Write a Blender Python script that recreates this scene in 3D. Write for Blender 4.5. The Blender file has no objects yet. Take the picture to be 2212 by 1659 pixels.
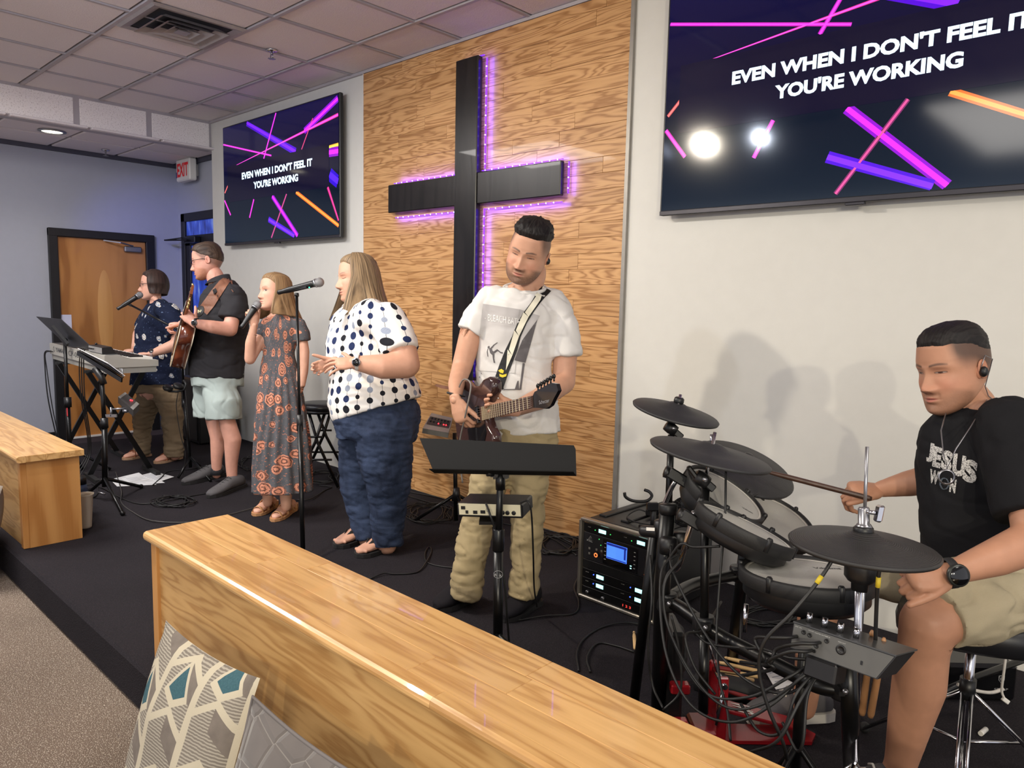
import bpy, bmesh, math, random
import numpy as np
from mathutils import Vector as V, Matrix, noise as mnoise
random.seed(7)
SC = bpy.context.scene
COL = SC.collection
# ---------------------------------------------------------------- camera
F_PX, CX, CY = 1589.14, 1106.0, 829.5
def cam_axes():
    yaw, pit, rol = [math.radians(a) for a in (-42.921356, -6.415039, -1.313292)]
    fwd = V((math.sin(yaw)*math.cos(pit), math.cos(yaw)*math.cos(pit), math.sin(pit)))
    right = fwd.cross(V((0, 0, 1))).normalized()
    down = fwd.cross(right)
    r = math.cos(rol)*right + math.sin(rol)*down
    d = -math.sin(rol)*right + math.cos(rol)*down
    return r, d, fwd
R_, D_, F_ = cam_axes()
U_, T_ = -D_, -F_                       # up in view, towards the camera
CAM = V((0, 0, 1.41))
cd = bpy.data.cameras.new('camera'); co = bpy.data.objects.new('camera', cd); COL.objects.link(co)
cd.sensor_width = 36; cd.lens = F_PX/2212*36; cd.clip_start = .05
co.matrix_world = Matrix(((R_.x, U_.x, T_.x, CAM.x), (R_.y, U_.y, T_.y, CAM.y), (R_.z, U_.z, T_.z, CAM.z), (0, 0, 0, 1)))
SC.camera = co
SC.view_settings.view_transform = 'Standard'; SC.view_settings.look = 'None'
SC.view_settings.gamma = 1; SC.view_settings.exposure = 0.25; SC.view_settings.use_curve_mapping = False
try:
    SC.cycles.use_denoising = True
    SC.cycles.max_bounces = 6; SC.cycles.diffuse_bounces = 3; SC.cycles.glossy_bounces = 3
except Exception: pass
# measuring helpers: a pixel of the photograph and a distance, height or wall give a point of the room
def at(px, py, d): return CAM + (R_*((px-CX)/F_PX) + D_*((py-CY)/F_PX) + F_)*d
def _ray(px, py): return R_*((px-CX)/F_PX) + D_*((py-CY)/F_PX) + F_
def atz(px, py, z=0.0): r = _ray(px, py); return CAM + r*((z-CAM.z)/r.z)
def aty(px, py, y): r = _ray(px, py); return CAM + r*(y/r.y)
def atx(px, py, x): r = _ray(px, py); return CAM + r*(x/r.x)
# ---------------------------------------------------------------- world and lights
W = bpy.data.worlds.new('world'); SC.world = W; W.use_nodes = True
W.node_tree.nodes['Background'].inputs[0].default_value = (.93, .93, 1.0, 1)
W.node_tree.nodes['Background'].inputs[1].default_value = .85
def look(o, tgt): o.rotation_euler = (V(tgt)-o.location).to_track_quat('-Z', 'Y').to_euler()
def area(name, loc, tgt, size, power, col=(1, 1, 1), sy=None):
    l = bpy.data.lights.new(name, 'AREA'); l.energy = power; l.color = col; l.size = size
    if sy: l.shape = 'RECTANGLE'; l.size_y = sy
    o = bpy.data.objects.new(name, l); COL.objects.link(o); o.location = loc; look(o, tgt); return o
def spot(name, loc, tgt, power, col=(1, 1, 1), deg=50, blend=.5, rad=.06):
    l = bpy.data.lights.new(name, 'SPOT'); l.energy = power; l.color = col; l.spot_size = math.radians(deg)
    l.spot_blend = blend; l.shadow_soft_size = rad
    o = bpy.data.objects.new(name, l); COL.objects.link(o); o.location = loc; look(o, tgt); return o
# stage wash lamps on a bar over the front of the stage, and two follow lamps at the back of the hall
SPOTS = [((-3.90, .45, 2.86), (-5.6, 2.6, .9), 84, (.84, .89, 1.0)), ((-3.41, .57, 2.86), (-2.9, 2.7, .8), 170, (1, .89, .72)),
         ((-2.90, .53, 2.86), (-3.6, 2.6, 1.0), 66, (.82, .88, 1.0))]
for i, (l, t, p, c) in enumerate(SPOTS): spot('stage_light', l, t, p, c, 128, .9, .05)
spot('hall_light', (4.2, -3.4, 2.75), (-1.0, 2.8, 1.0), 520, (1, .90, .68), 44, .7, .07)
spot('hall_light', (3.2, -4.6, 2.75), (-1.3, 3.0, 1.1), 360, (1, .91, .72), 40, .7, .07)
area('ceiling_fill_light', (-1.2, -1.2, 3.04), (-1.2, -1.2, 0), 1.2, 60, (1, .95, .88), 2.4)
area('ceiling_fill_light', (-5.6, .4, 3.04), (-5.6, .4, 0), 1.2, 100, (1, .95, .9), 1.2)  # fill lamp added to brighten the left wall and soffit, no fixture there
area('ceiling_fill_light', (1.2, 1.4, 3.04), (1.2, 1.4, 0), 1.2, 30, (1, .93, .84), 1.2)
spot('blue_wash_light', (-5.6, .9, 2.7), (-8.5, 3.42, 1.85), 150, (.16, .2, 1.0), 28, 1.0, .04)
spot('downlight_beam', (-7.67, 2.13, 2.79), (-7.67, 2.2, 0), 16, (1, .93, .8), 120, .9, .06)
# ---------------------------------------------------------------- materials
def lin(c):
    return tuple((x/12.92 if x <= .04045 else ((x+.055)/1.055)**2.4) for x in [v/255 for v in c]) + (1,)
class NT:
    def __init__(s, name):
        s.m = bpy.data.materials.new(name); s.m.use_nodes = True; s.t = s.m.node_tree; s.n = s.t.nodes; s.l = s.t.links
        s.b = s.n['Principled BSDF']
    def new(s, typ, ins=None, **kw):
        n = s.n.new(typ)
        for k, v in kw.items(): setattr(n, k, v)
        for k, v in (ins or {}).items(): s.put(n.inputs[k], v)
        return n
    def put(s, sock, v):
        if isinstance(v, bpy.types.NodeSocket): s.l.new(v, sock)
        elif isinstance(v, bpy.types.Node): s.l.new(v.outputs[0], sock)
        else: sock.default_value = v
    def math(s, op, a, b=0.0, c=0.0): return s.new('ShaderNodeMath', {0: a, 1: b, 2: c}, operation=op).outputs[0]
    def vmath(s, op, a, b=(0, 0, 0)): return s.new('ShaderNodeVectorMath', {0: a, 1: b}, operation=op).outputs[0]
    def coord(s, k='Object'): return s.new('ShaderNodeTexCoord').outputs[k]
    def mapping(s, v, scale=(1, 1, 1), loc=(0, 0, 0), rot=(0, 0, 0)):
        return s.new('ShaderNodeMapping', {'Vector': v, 'Scale': scale, 'Location': loc, 'Rotation': rot}).outputs[0]
    def noise(s, v, scale=5, detail=3, rough=.5, dist=0):
        return s.new('ShaderNodeTexNoise', {'Vector': v, 'Scale': scale, 'Detail': detail, 'Roughness': rough, 'Distortion': dist}).outputs[0]
    def ramp(s, f, stops, interp='LINEAR'):
        n = s.new('ShaderNodeValToRGB', {0: f}); e = n.color_ramp; e.interpolation = interp
        while len(e.elements) < len(stops): e.elements.new(.5)
        for el, (p, c) in zip(e.elements, stops): el.position = p; el.color = c if len(c) == 4 else tuple(c)+(1,)
        return n.outputs[0]
    def mix(s, f, a, b): return s.new('ShaderNodeMix', {0: f, 6: a, 7: b}, data_type='RGBA').outputs[2]
    def mul(s, a, b): return s.new('ShaderNodeMix', {0: 1.0, 6: a, 7: b}, data_type='RGBA', blend_type='MULTIPLY').outputs[2]
    def sep(s, v): return s.new('ShaderNodeSeparateXYZ', {0: v}).outputs
    def comb(s, x, y, z): return s.new('ShaderNodeCombineXYZ', {0: x, 1: y, 2: z}).outputs[0]
    def bump(s, h, strength=.3, dist=.01):
        s.put(s.b.inputs['Normal'], s.new('ShaderNodeBump', {'Height': h, 'Strength': strength, 'Distance': dist}).outputs[0])
    def out(s, col=None, rough=.6, metal=0, spec=.5, coat=0):
        if col is not None: s.put(s.b.inputs['Base Color'], col)
        s.put(s.b.inputs['Roughness'], rough); s.put(s.b.inputs['Metallic'], metal)
        s.b.inputs['Specular IOR Level'].default_value = spec; s.b.inputs['Coat Weight'].default_value = coat
        return s.m
_mc = {}
def mat(name, c, rough=.6, metal=0, spec=.5, vary=.06, vs=14, bump=0, bs=60, emit=0, coat=0):
    """plain procedural material: noise-varied colour, optional fine relief"""
    if name in _mc: return _mc[name]
    t = NT(name); co_ = t.coord(); c = lin(c)
    if vary:
        n = t.noise(co_, vs, 3)
        lo = tuple(x*(1-vary) for x in c[:3])+(1,); hi = tuple(min(1, x*(1+vary)) for x in c[:3])+(1,)
        col = t.ramp(n, [(.3, lo), (.7, hi)])
    else: col = c
    if bump: t.bump(t.noise(co_, bs, 2), bump, .004)
    if emit:
        t.put(t.b.inputs['Emission Color'], c); t.b.inputs['Emission Strength'].default_value = emit
    _mc[name] = t.out(col, rough, metal, spec, coat); return _mc[name]
def wood(name, c1, c2, axis=0, rings=26, stretch=1.1, cross=7.5, rough=.35, fine=.25, rnd=True, coat=.15, tone=.12):
    t = NT(name); v = t.coord()
    if rnd:
        r = t.new('ShaderNodeObjectInfo').outputs['Random']
        v = t.vmath('ADD', v, t.comb(t.math('MULTIPLY', r, 61.0), t.math('MULTIPLY', r, 37.0), t.math('MULTIPLY', r, 23.0)))
    sc = [cross]*3; sc[axis] = stretch
    n = t.noise(t.mapping(v, tuple(sc)), 1.0, 3, .42, .4)
    w = t.math('SINE', t.math('MULTIPLY', n, float(rings)*2.2))
    sc2 = [150.0]*3; sc2[axis] = 4.0
    g = t.noise(t.mapping(v, tuple(sc2)), 1.0, 2, .6)
    f = t.math('ADD', t.math('MULTIPLY', t.math('ADD', w, 1.0), .5-fine/2), t.math('MULTIPLY', g, fine))
    col = t.ramp(f, [(.15, lin(c2)), (.42, tuple((a*.35+b*.65) for a, b in zip(lin(c2), lin(c1)))), (.85, lin(c1))])
    if rnd:
        k = t.math('ADD', t.math('MULTIPLY', t.math('FRACT', t.math('MULTIPLY', r, 7.31)), 2*tone), 1.0-tone)
        col = t.mul(col, t.comb(k, t.math('POWER', k, 1.15), t.math('POWER', k, 1.4)))
    t.bump(f, .12, .002)
    return t.out(col, rough, 0, .4, coat)
M_WALL = mat('wall_paint_white', (212, 210, 204), .55, vary=.015, bump=.05, bs=90)
M_GREY = mat('wall_paint_grey', (165, 168, 180), .6, vary=.015, bump=.05, bs=90)
M_BLACK = mat('black_paint', (20, 19, 21), .45, vary=.2)
M_BLKPL = mat('black_plastic', (20, 20, 22), .42, vary=.15)
M_BLKMT = mat('black_metal', (17, 17, 18), .32, .3, vary=.15)
M_RUBBER = mat('black_rubber', (30, 30, 31), .62, vary=.12, bump=.1, bs=300)
M_CHROME = mat('chrome', (200, 200, 205), .14, 1.0, vary=.03)
M_STEEL = mat('steel', (150, 150, 155), .3, .9, vary=.06)
M_GRIDM = mat('ceiling_grid_metal', (176, 170, 174), .5, .1, vary=.03)
M_WHITEPL = mat('white_plastic', (225, 222, 215), .4, vary=.02)
M_PLANK = wood('oak_wall_plank', (200, 154, 104), (156, 110, 66), 0, 32, 1.3, 12, .40, .34, tone=.09)
M_BENCH = wood('oak_bench_top', (220, 175, 115), (186, 138, 82), 0, 20, .9, 11, .28, .42, tone=.10, coat=.3)
M_BPANEL = wood('oak_bench_panel', (210, 167, 108), (178, 132, 78), 0, 26, 1.0, 9, .4, .38, tone=.03)
M_BEND = wood('oak_bench_end', (202, 146, 84), (176, 118, 60), 2, 12, .6, 4.0, .4, .25, tone=.04)
M_DOORW = wood('birch_door_veneer', (186, 128, 70), (150, 96, 46), 2, 8, .5, 3.2, .33, .2, tone=.01)
def _ceil():
    t = NT('ceiling_tile'); v = t.coord()
    n = t.noise(v, 160, 2); p = t.new('ShaderNodeTexVoronoi', {'Vector': v, 'Scale': 120.0}).outputs[0]
    col = t.mix(t.ramp(p, [(.0, (0, 0, 0)), (.25, (1, 1, 1))]), lin((200, 192, 195)), lin((226, 219, 221)))
    t.bump(t.math('ADD', n, p), .3, .003); return t.out(col, .9, 0, .2)
M_TILE = _ceil()
def _soff():
    t = NT('soffit_tile'); v = t.coord()
    p = t.noise(v, 95, 3, .7)
    col = t.ramp(p, [(.34, lin((205, 196, 194))), (.46, lin((246, 240, 238)))])
    t.bump(p, .4, .004); return t.out(col, .85, 0, .2)
M_SOFFIT = _soff()
def _carpet(name, a, b, scale, bmp, stripe=0):
    t = NT(name); v = t.coord()
    p = t.new('ShaderNodeTexVoronoi', {'Vector': t.mapping(v, (1, 1.7, 1), rot=(0, 0, .1)), 'Scale': float(scale)}).outputs[0]
    n = t.noise(v, scale*.8, 3, .7); big = t.noise(v, 1.6, 3)
    f = t.math('ADD', t.math('MULTIPLY', p, .7), t.math('MULTIPLY', n, .6))
    col = t.ramp(f, [(.28, lin(a)), (.62, lin(b))])
    col = t.mul(col, t.ramp(big, [(.3, (.86, .86, .86)), (.7, (1.12, 1.12, 1.12))]))
    t.bump(f, bmp, .006); return t.out(col, .95, 0, .15)
M_CARPET = _carpet('beige_loop_carpet', (206, 193, 175), (120, 105, 93), 125, 1.0)
M_STAGEC = _carpet('black_stage_carpet', (62, 58, 62), (36, 33, 37), 220, .5)
M_GCARP = _carpet('grey_carpet', (92, 82, 88), (60, 54, 60), 150, .5)
# ---------------------------------------------------------------- mesh builder
class MB:
    def __init__(s): s.v = []; s.f = []; s.mi = []; s.sm = []; s.cur = 0
    def add(s, vs, fs, smooth=True):
        o = len(s.v); s.v += [tuple(p) for p in vs]
        for f in fs: s.f.append(tuple(i+o for i in f)); s.mi.append(s.cur); s.sm.append(smooth)
        return s
    def m(s, i): s.cur = i; return s
    def box(s, lo, hi, mtx=None, bev=0.0):
        x0, y0, z0 = lo; x1, y1, z1 = hi
        if bev > 0:
            b = min(bev, abs(x1-x0)*.49, abs(y1-y0)*.49, abs(z1-z0)*.49); vs = []; fs = []
            for sx in (0, 1):
                for sy in (0, 1):
                    for sz in (0, 1):
                        X = (x0, x1)[sx]; Y = (y0, y1)[sy]; Z = (z0, z1)[sz]
                        dx = b*(1-2*sx); dy = b*(1-2*sy); dz = b*(1-2*sz)
                        vs += [V((X, Y+dy, Z+dz)), V((X+dx, Y, Z+dz)), V((X+dx, Y+dy, Z))]
            def c(sx, sy, sz, k): return (sx*4+sy*2+sz)*3+k
            for k in (0, 1):
                fs += [(c(k, 0, 0, 0), c(k, 1, 0, 0), c(k, 1, 1, 0), c(k, 0, 1, 0)), (c(0, k, 0, 1), c(1, k, 0, 1), c(1, k, 1, 1), c(0, k, 1, 1)), (c(0, 0, k, 2), c(1, 0, k, 2), c(1, 1, k, 2), c(0, 1, k, 2))]
            for a in (0, 1):
                for b_ in (0, 1):
                    fs += [(c(a, b_, 0, 0), c(a, b_, 1, 0), c(a, b_, 1, 1), c(a, b_, 0, 1)), (c(a, 0, b_, 0), c(a, 1, b_, 0), c(a, 1, b_, 2), c(a, 0, b_, 2)), (c(0, a, b_, 1), c(1, a, b_, 1), c(1, a, b_, 2), c(0, a, b_, 2))]
            for i in range(8): fs.append((i*3, i*3+1, i*3+2))
            cen = V(((x0+x1)/2, (y0+y1)/2, (z0+z1)/2)); g = []
            for f in fs:
                P = [vs[i] for i in f]; n = (P[1]-P[0]).cross(P[2]-P[0]); q = sum(P, V())/len(P)-cen
                g.append(f if n.dot(q) > 0 else f[::-1])
            fs = g
        else:
            vs = [V((x, y, z)) for x in (x0, x1) for y in (y0, y1) for z in (z0, z1)]
            fs = [(0, 1, 3, 2), (4, 6, 7, 5), (0, 4, 5, 1), (2, 3, 7, 6), (0, 2, 6, 4), (1, 5, 7, 3)]
        if mtx is not None: vs = [mtx @ p for p in vs]
        return s.add(vs, fs, False)
    def obox(s, c, ax, ay, az, hx, hy, hz, bev=0.0):
        """box about c with unit axes and half sizes"""
        c = V(c); M = Matrix(((ax[0], ay[0], az[0], c[0]), (ax[1], ay[1], az[1], c[1]), (ax[2], ay[2], az[2], c[2]), (0, 0, 0, 1)))
        return s.box((-hx, -hy, -hz), (hx, hy, hz), M, bev)
    def bar(s, a, b, w, h=None, up=(0, 0, 1), bev=0.0):
        a, b = V(a), V(b); h = h or w; z = (b-a); L = z.length; z = z/L; x = V(up).cross(z)
        if x.length < 1e-3: x = V((1, 0, 0)).cross(z)
        x.normalize(); y = z.cross(x)
        return s.obox((a+b)/2, x, y, z, w/2, h/2, L/2, bev)
    def rings(s, R, closed_u=True, cap=True, smooth=True):
        n = len(R[0]); o = len(s.v); vs = [p for r in R for p in r]; fs = []
        for i in range(len(R)-1):
            for j in range(n if closed_u else n-1):
                k = (j+1) % n; fs.append((i*n+j, i*n+k, (i+1)*n+k, (i+1)*n+j))
        s.add(vs, fs, smooth)
        if cap and closed_u:
            s.add([], [], smooth)
            for base, rev in ((o, True), (o+(len(R)-1)*n, False)):
                f = [base+j for j in range(n)]
                s.f.append(tuple(f[::-1] if rev else f)); s.mi.append(s.cur); s.sm.append(False)
        return s
    def tube(s, pts, r, n=8, cap=True, flat=1.0, lat=None, round_=False):
        """tube along a polyline; r a number or list; flat squashes across 'lat'"""
        P = [V(p) for p in pts]; m = len(P); rr = list(r) if hasattr(r, '__len__') else [r]*m
        T = []
        for i in range(m):
            t = (P[min(i+1, m-1)]-P[max(i-1, 0)])
            T.append(t.normalized() if t.length > 1e-9 else V((0, 0, 1)))
        x = V(lat) if lat is not None else (V((0, 0, 1)) if abs(T[0].z) < .9 else V((1, 0, 0)))
        RR = []
        def ring(c, t, ra):
            nonlocal x
            x = (x-t*x.dot(t))
            x = x.normalized() if x.length > 1e-6 else t.orthogonal().normalized()
            y = t.cross(x)
            return [c+(x*math.cos(2*math.pi*j/n)+y*(flat*math.sin(2*math.pi*j/n)))*ra for j in range(n)]
        if round_:
            for k in (85, 60, 30):
                a = math.radians(k); RR.append(ring(P[0]-T[0]*rr[0]*math.sin(a)*min(1, flat), T[0], rr[0]*math.cos(a)))
        for i in range(m): RR.append(ring(P[i], T[i], rr[i]))
        if round_ and round_ != 'a':
            for k in (30, 60, 85):
                a = math.radians(k); RR.append(ring(P[-1]+T[-1]*rr[-1]*math.sin(a)*min(1, flat), T[-1], rr[-1]*math.cos(a)))
        return s.rings(RR, True, cap)
    def cyl(s, a, b, r, r2=None, n=16): return s.tube([a, b], [r, r if r2 is None else r2], n)
    def ball(s, c, rx, ry=None, rz=None, ax=None, n=16, m=10):
        ry = ry or rx; rz = rz or rx; c = V(c); A = ax or (V((1, 0, 0)), V((0, 1, 0)), V((0, 0, 1)))
        R = []
        for i in range(m+1):
            a = math.pi*(i+ (.06 if i == 0 else (-.06 if i == m else 0)))/m - math.pi/2
            R.append([c+A[0]*(rx*math.cos(a)*math.cos(2*math.pi*j/n))+A[1]*(ry*math.cos(a)*math.sin(2*math.pi*j/n))+A[2]*(rz*math.sin(a)) for j in range(n)])
        return s.rings(R)
    def lathe(s, c, axis, prof, n=32, cap=True):
        """prof: list of (radius, height along axis)"""
        z = V(axis).normalized(); x = z.orthogonal().normalized(); y = z.cross(x); c = V(c)
        return s.rings([[c+z*h+(x*math.cos(2*math.pi*j/n)+y*math.sin(2*math.pi*j/n))*max(r, 1e-4) for j in range(n)] for r, h in prof], True, cap)
    def quad(s, a, b, c, d): return s.add([a, b, c, d], [(0, 1, 2, 3)], False)
    def prism(s, poly, off):
        """closed slab: polygon points (3D) extruded by vector off"""
        n = len(poly); off = V(off); P = [V(p) for p in poly]
        nn = V()
        for i in range(n): nn += P[i].cross(P[(i+1) % n])
        if nn.dot(off) > 0: P = P[::-1]
        vs = P+[p+off for p in P]
        return s.add(vs, [tuple(range(n)), tuple(range(2*n-1, n-1, -1))]+[(i, i+n, (i+1) % n+n, (i+1) % n) for i in range(n)], False)
    def mesh(s, name, mats):
        me = bpy.data.meshes.new(name); me.from_pydata(s.v, [], s.f)
        for m_ in (mats if isinstance(mats, (list, tuple)) else [mats]): me.materials.append(m_)
        me.polygons.foreach_set('material_index', s.mi); me.polygons.foreach_set('use_smooth', s.sm); me.update(); return me
def link(name, me, parent=None, loc=None):
    o = bpy.data.objects.new(name, me); COL.objects.link(o)
    if loc is not None: o.location = loc
    if parent is not None:
        o.parent = parent; o.matrix_parent_inverse = Matrix.Translation(-V(parent.location)) if parent.type == 'EMPTY' or tuple(parent.location) != (0, 0, 0) else Matrix()
    return o
def obj(name, mb, m, parent=None): return link(name, mb.mesh(name, m), parent)
def thing(name, label, cat, loc=(0, 0, 0), group=None):
    o = bpy.data.objects.new(name, None); COL.objects.link(o); o.location = loc; o.empty_display_size = .05
    return tag(o, label, cat, group)
def tag(o, label, cat, group=None):
    o['label'] = label; o['category'] = cat
    if group: o['group'] = group
    return o
def struct(o): o['kind'] = 'structure'; return o
def text_mesh(s, size=1.0, bold=.0, spacing=1.0, align='LEFT', depth=0.0):
    c = bpy.data.curves.new('t', 'FONT'); c.body = s; c.size = size; c.offset = bold; c.space_character = spacing
    c.align_x = align; c.extrude = depth; c.resolution_u = 3
    o = bpy.data.objects.new('t', c); COL.objects.link(o)
    dg = bpy.context.evaluated_depsgraph_get(); me = bpy.data.meshes.new_from_object(o.evaluated_get(dg))
    bpy.data.objects.remove(o); vs = [v.co.copy() for v in me.vertices]; fs = [tuple(p.vertices) for p in me.polygons]
    bpy.data.meshes.remove(me); return vs, fs
def put_text(mb, s, o, x, y, w=None, h=None, bold=.0, spacing=1.0):
    """flat lettering: lower-left corner o, reading direction x, up y, fitted to width w and cap height h"""
    vs, fs = text_mesh(s, 1.0, bold, spacing)
    if not vs: return mb
    x0 = min(v.x for v in vs); x1 = max(v.x for v in vs); y0 = min(v.y for v in vs); y1 = max(v.y for v in vs)
    sy = (h/(y1-y0)) if h else None; sx = (w/(x1-x0)) if w else sy
    sy = sy or sx; o = V(o); x = V(x); y = V(y)
    return mb.add([o+x*((v.x-x0)*sx)+y*((v.y-y0)*sy) for v in vs], fs, False)
# ================================================================ THE ROOM
YW = 3.44; ZC = 3.11; XL = -8.5; XN = -7.353; ZF = -.18
def sbox(name, lo, hi, m, parent=None, bev=0):
    o = obj(name, MB().box(lo, hi, None, bev), m, parent)
    return o if parent is not None else struct(o)
fl = sbox('floor', (-12, -5, ZF-.05), (4, 1.0, ZF), M_CARPET)
sbox('floor_alcove', (XL-.1, 1.0, -.18), (-7.55, 3.6, -.115), M_GCARP)
st = sbox('stage_platform', (-7.55, .99, -.178), (3.2, YW, 0), M_STAGEC, bev=.012)
tag(st, 'low stage platform covered in black carpet with a plain riser', 'stage'); st['kind'] = 'structure'
wb = sbox('wall_back', (-7.353, YW, -.2), (3.2, YW+.25, 3.3), M_WALL)
sbox('wall_alcove', (-8.6, 3.57, -.2), (-7.353, 3.69, 3.3), M_GREY)
sbox('wall_left', (XL-.12, -5, -.2), (XL, 3.6, 3.3), M_GREY)
sbox('baseboard_left', (XL, -5, -.18), (XL+.015, 2.26, -.03), M_BLACK)
sbox('baseboard_alcove', (-8.5, 3.553, -.115), (-8.32, 3.57, -.01), M_BLACK)
# soffit over the alcove and its lower ceiling
so = sbox('soffit', (XN-.10, -5, 2.83), (XN, YW, 3.2), M_GRIDM)
for i in range(12):
    y1 = 3.40-i*.61
    if i == 0: y0 = 2.86
    y0 = 2.86-(i-1)*.61-.61 if i else 2.86
    y1 = y0+.585 if i else 3.43
    link('soffit_tile', MB().box((XN-.005, y0+.012, 2.855), (XN+.006, y1-.012, 3.085), None, .004).mesh('soffit_tile', M_SOFFIT), so)
ca = sbox('ceiling_alcove', (XL, -5, 2.85), (XN-.1, 3.57, 2.95), M_GRIDM)
tm = MB().box((-.285, -.29, 0), (.285, .29, .02), None, .006).mesh('alcove_tile', M_TILE)
for i in range(14):
    for j in range(2):
        o = link('ceiling_tile', tm, ca, (-8.17+j*.61-.02, 3.24-i*.61, 2.832))
sbox('trim_1', (XL, -5, 2.79), (XL+.03, 3.57, 2.85), mat('dark_trim', (66, 66, 80), .6))
sbox('trim_2', (XL, 3.54, 2.79), (XN, 3.57, 2.85), mat('dark_trim', (66, 66, 80), .6))
# main ceiling: backing, grid bars, lay-in tiles
ce = sbox('ceiling', (XN, -5, 3.135), (3.2, YW+.01, 3.25), M_GRIDM)
gx = [-5.551+.6096*k for k in range(-2, 15)]; gy = [1.829+.6096*k for k in range(-11, 3)]
b1 = MB()
for x in gx: obj('grid_bar', MB().box((x-.012, -4.9, 3.104), (x+.012, YW, 3.135)), M_GRIDM, ce)
for y in gy: obj('grid_bar', MB().box((XN, y-.012, 3.102), (3.15, y+.012, 3.135)), M_GRIDM, ce)
tile = MB().box((-.286, -.286, 0), (.286, .286, .022), None, .008).mesh('ceiling_tile', M_TILE)
half = MB().box((-.286, -.19, 0), (.286, .19, .022), None, .008).mesh('ceiling_tile', M_TILE)
for x in [gx[0]-.6096]+gx[:-1]:
    for y in gy[:-1]:
        link('ceiling_tile', tile, ce, (x+.305, y+.305, 3.111))
    link('ceiling_tile', half, ce, (x+.305, gy[-1]+.2, 3.111))
sbox('trim_3', (XN, YW-.02, 3.088), (3.2, YW, 3.108), M_GRIDM)
# panelled wall of oak planks
WX0, WX1 = -4.785, -2.375
pw = sbox('wall_panelled', (WX0, YW-.004, 0.0), (WX1, YW, 3.088), mat('panel_backing', (96, 62, 34), .8))
ph = .0889; r = 0; z = .004
rr = random.Random(5)
while z < 3.08:
    x = WX0; first = True
    while x < WX1-.001:
        L = rr.uniform(.35, 1.25) if not first else rr.uniform(.2, .9)
        first = False; x1 = min(WX1, x+L)
        if WX1-x1 < .14: x1 = WX1
        h = min(ph, 3.086-z)
        me = MB().box((-(x1-x)/2+.0006, 0, -h/2+.0006), ((x1-x)/2-.0006, .012, h/2-.0006), None, .0012).mesh('plank', M_PLANK)
        link('plank', me, pw, ((x+x1)/2, YW-.0165+rr.uniform(-.0008, .0008), z+h/2)); x = x1
    z += ph
sbox('trim_4', (WX1, YW-.022, 0), (WX1+.022, YW, 3.088), mat('brushed_trim', (150, 146, 140), .4, .5))
sbox('trim_5', (WX0-.006, YW-.018, 0), (WX0, YW, 3.088), mat('white_caulk', (220, 218, 215), .6))
# door_1: birch slab in a black frame on the left wall
dr = struct(bpy.data.objects.new('door_1', None)); COL.objects.link(dr); dr.location = (XL, 2.78, -.115)
mb = MB().box((XL, 2.273, -.115), (XL+.05, 2.355, 2.035), None, .006).box((XL, 3.205, -.115), (XL+.05, 3.294, 2.035), None, .006).box((XL, 2.273, 1.955), (XL+.052, 3.294, 2.036), None, .006)
obj('door_frame', mb, M_BLACK, dr)
obj('door_leaf', MB().box((XL-.02, 2.357, -.1), (XL+.015, 3.203, 1.953)), M_DOORW, dr)
t = NT('pale_veneer'); v = t.coord()
obj('veneer_figure', MB().add([(XL+.0165, 2.78+.075*math.sin(a)*(1 if math.cos(a) < 0 else 1), 1.18+.46*math.cos(a)) for a in [2*math.pi*k/28 for k in range(28)]], [tuple(range(28))], False), wood('pale_veneer_figure', (214, 160, 96), (196, 140, 76), 2, 5, .5, 3, .35, .2, tone=0), dr)
cl = obj('door_closer', MB().box((XL+.015, 2.98, 1.84), (XL+.065, 3.15, 1.9), None, .008).bar((XL+.06, 3.06, 1.905), (XL+.17, 2.9, 1.925), .02, .012).bar((XL+.17, 2.9, 1.925), (XL+.05, 2.78, 1.945), .02, .012), M_STEEL, dr)
obj('threshold', MB().box((XL+.012, 2.36, -.114), (XL+.05, 3.2, -.098)), M_WHITEPL, dr)
nt = obj('paper_notice', MB().box((XL+.016, 2.357, .935), (XL+.018, 2.455, 1.17)), mat('notice_paper', (205, 205, 225), .7)); tag(nt, 'small white paper notice taped to the wooden door', 'notice')
# door_2: black framed glass door in the alcove wall
d2 = struct(bpy.data.objects.new('door_2', None)); COL.objects.link(d2); d2.location = (-7.95, 3.57, -.115)
X0, X1 = -8.31, -7.36
mb = MB().box((X0, 3.52, -.115), (X0+.09, 3.57, 2.28), None, .004).box((X0, 3.52, 2.19), (X1, 3.575, 2.28), None, .004)
mb.box((X0+.09, 3.53, -.115), (X0+.2, 3.565, 2.0), None, .004).box((X0+.09, 3.53, 1.93), (X1, 3.565, 2.04), None, .004).box((X0+.09, 3.53, -.1), (X1, 3.565, .2))
obj('door_frame', mb, M_BLACK, d2)
def _glass():
    t = NT('blue_lit_glass'); v = t.coord(); n = t.noise(t.mapping(v, (6, 1, 2)), 2.0, 3)
    c = t.ramp(n, [(.3, lin((20, 30, 110))), (.55, lin((60, 90, 215))), (.75, lin((150, 175, 240)))])
    t.put(t.b.inputs['Emission Color'], c); t.b.inputs['Emission Strength'].default_value = .55
    return t.out(lin((20, 24, 60)), .12, 0, .6)
gm = _glass()
obj('transom_pane', MB().box((X0+.09, 3.545, 2.04), (X1, 3.555, 2.19)), gm, d2)
obj('door_pane', MB().box((X0+.2, 3.548, .2), (X1, 3.556, 1.93)), gm, d2)
obj('door_closer', MB().box((-8.1, 3.46, 1.95), (-7.84, 3.53, 2.02), None, .008).bar((-7.98, 3.45, 1.98), (-8.34, 3.36, 1.985), .026, .014).bar((-8.34, 3.36, 1.985), (-8.3, 3.52, 2.02), .026, .014), M_BLKMT, d2)
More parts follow.
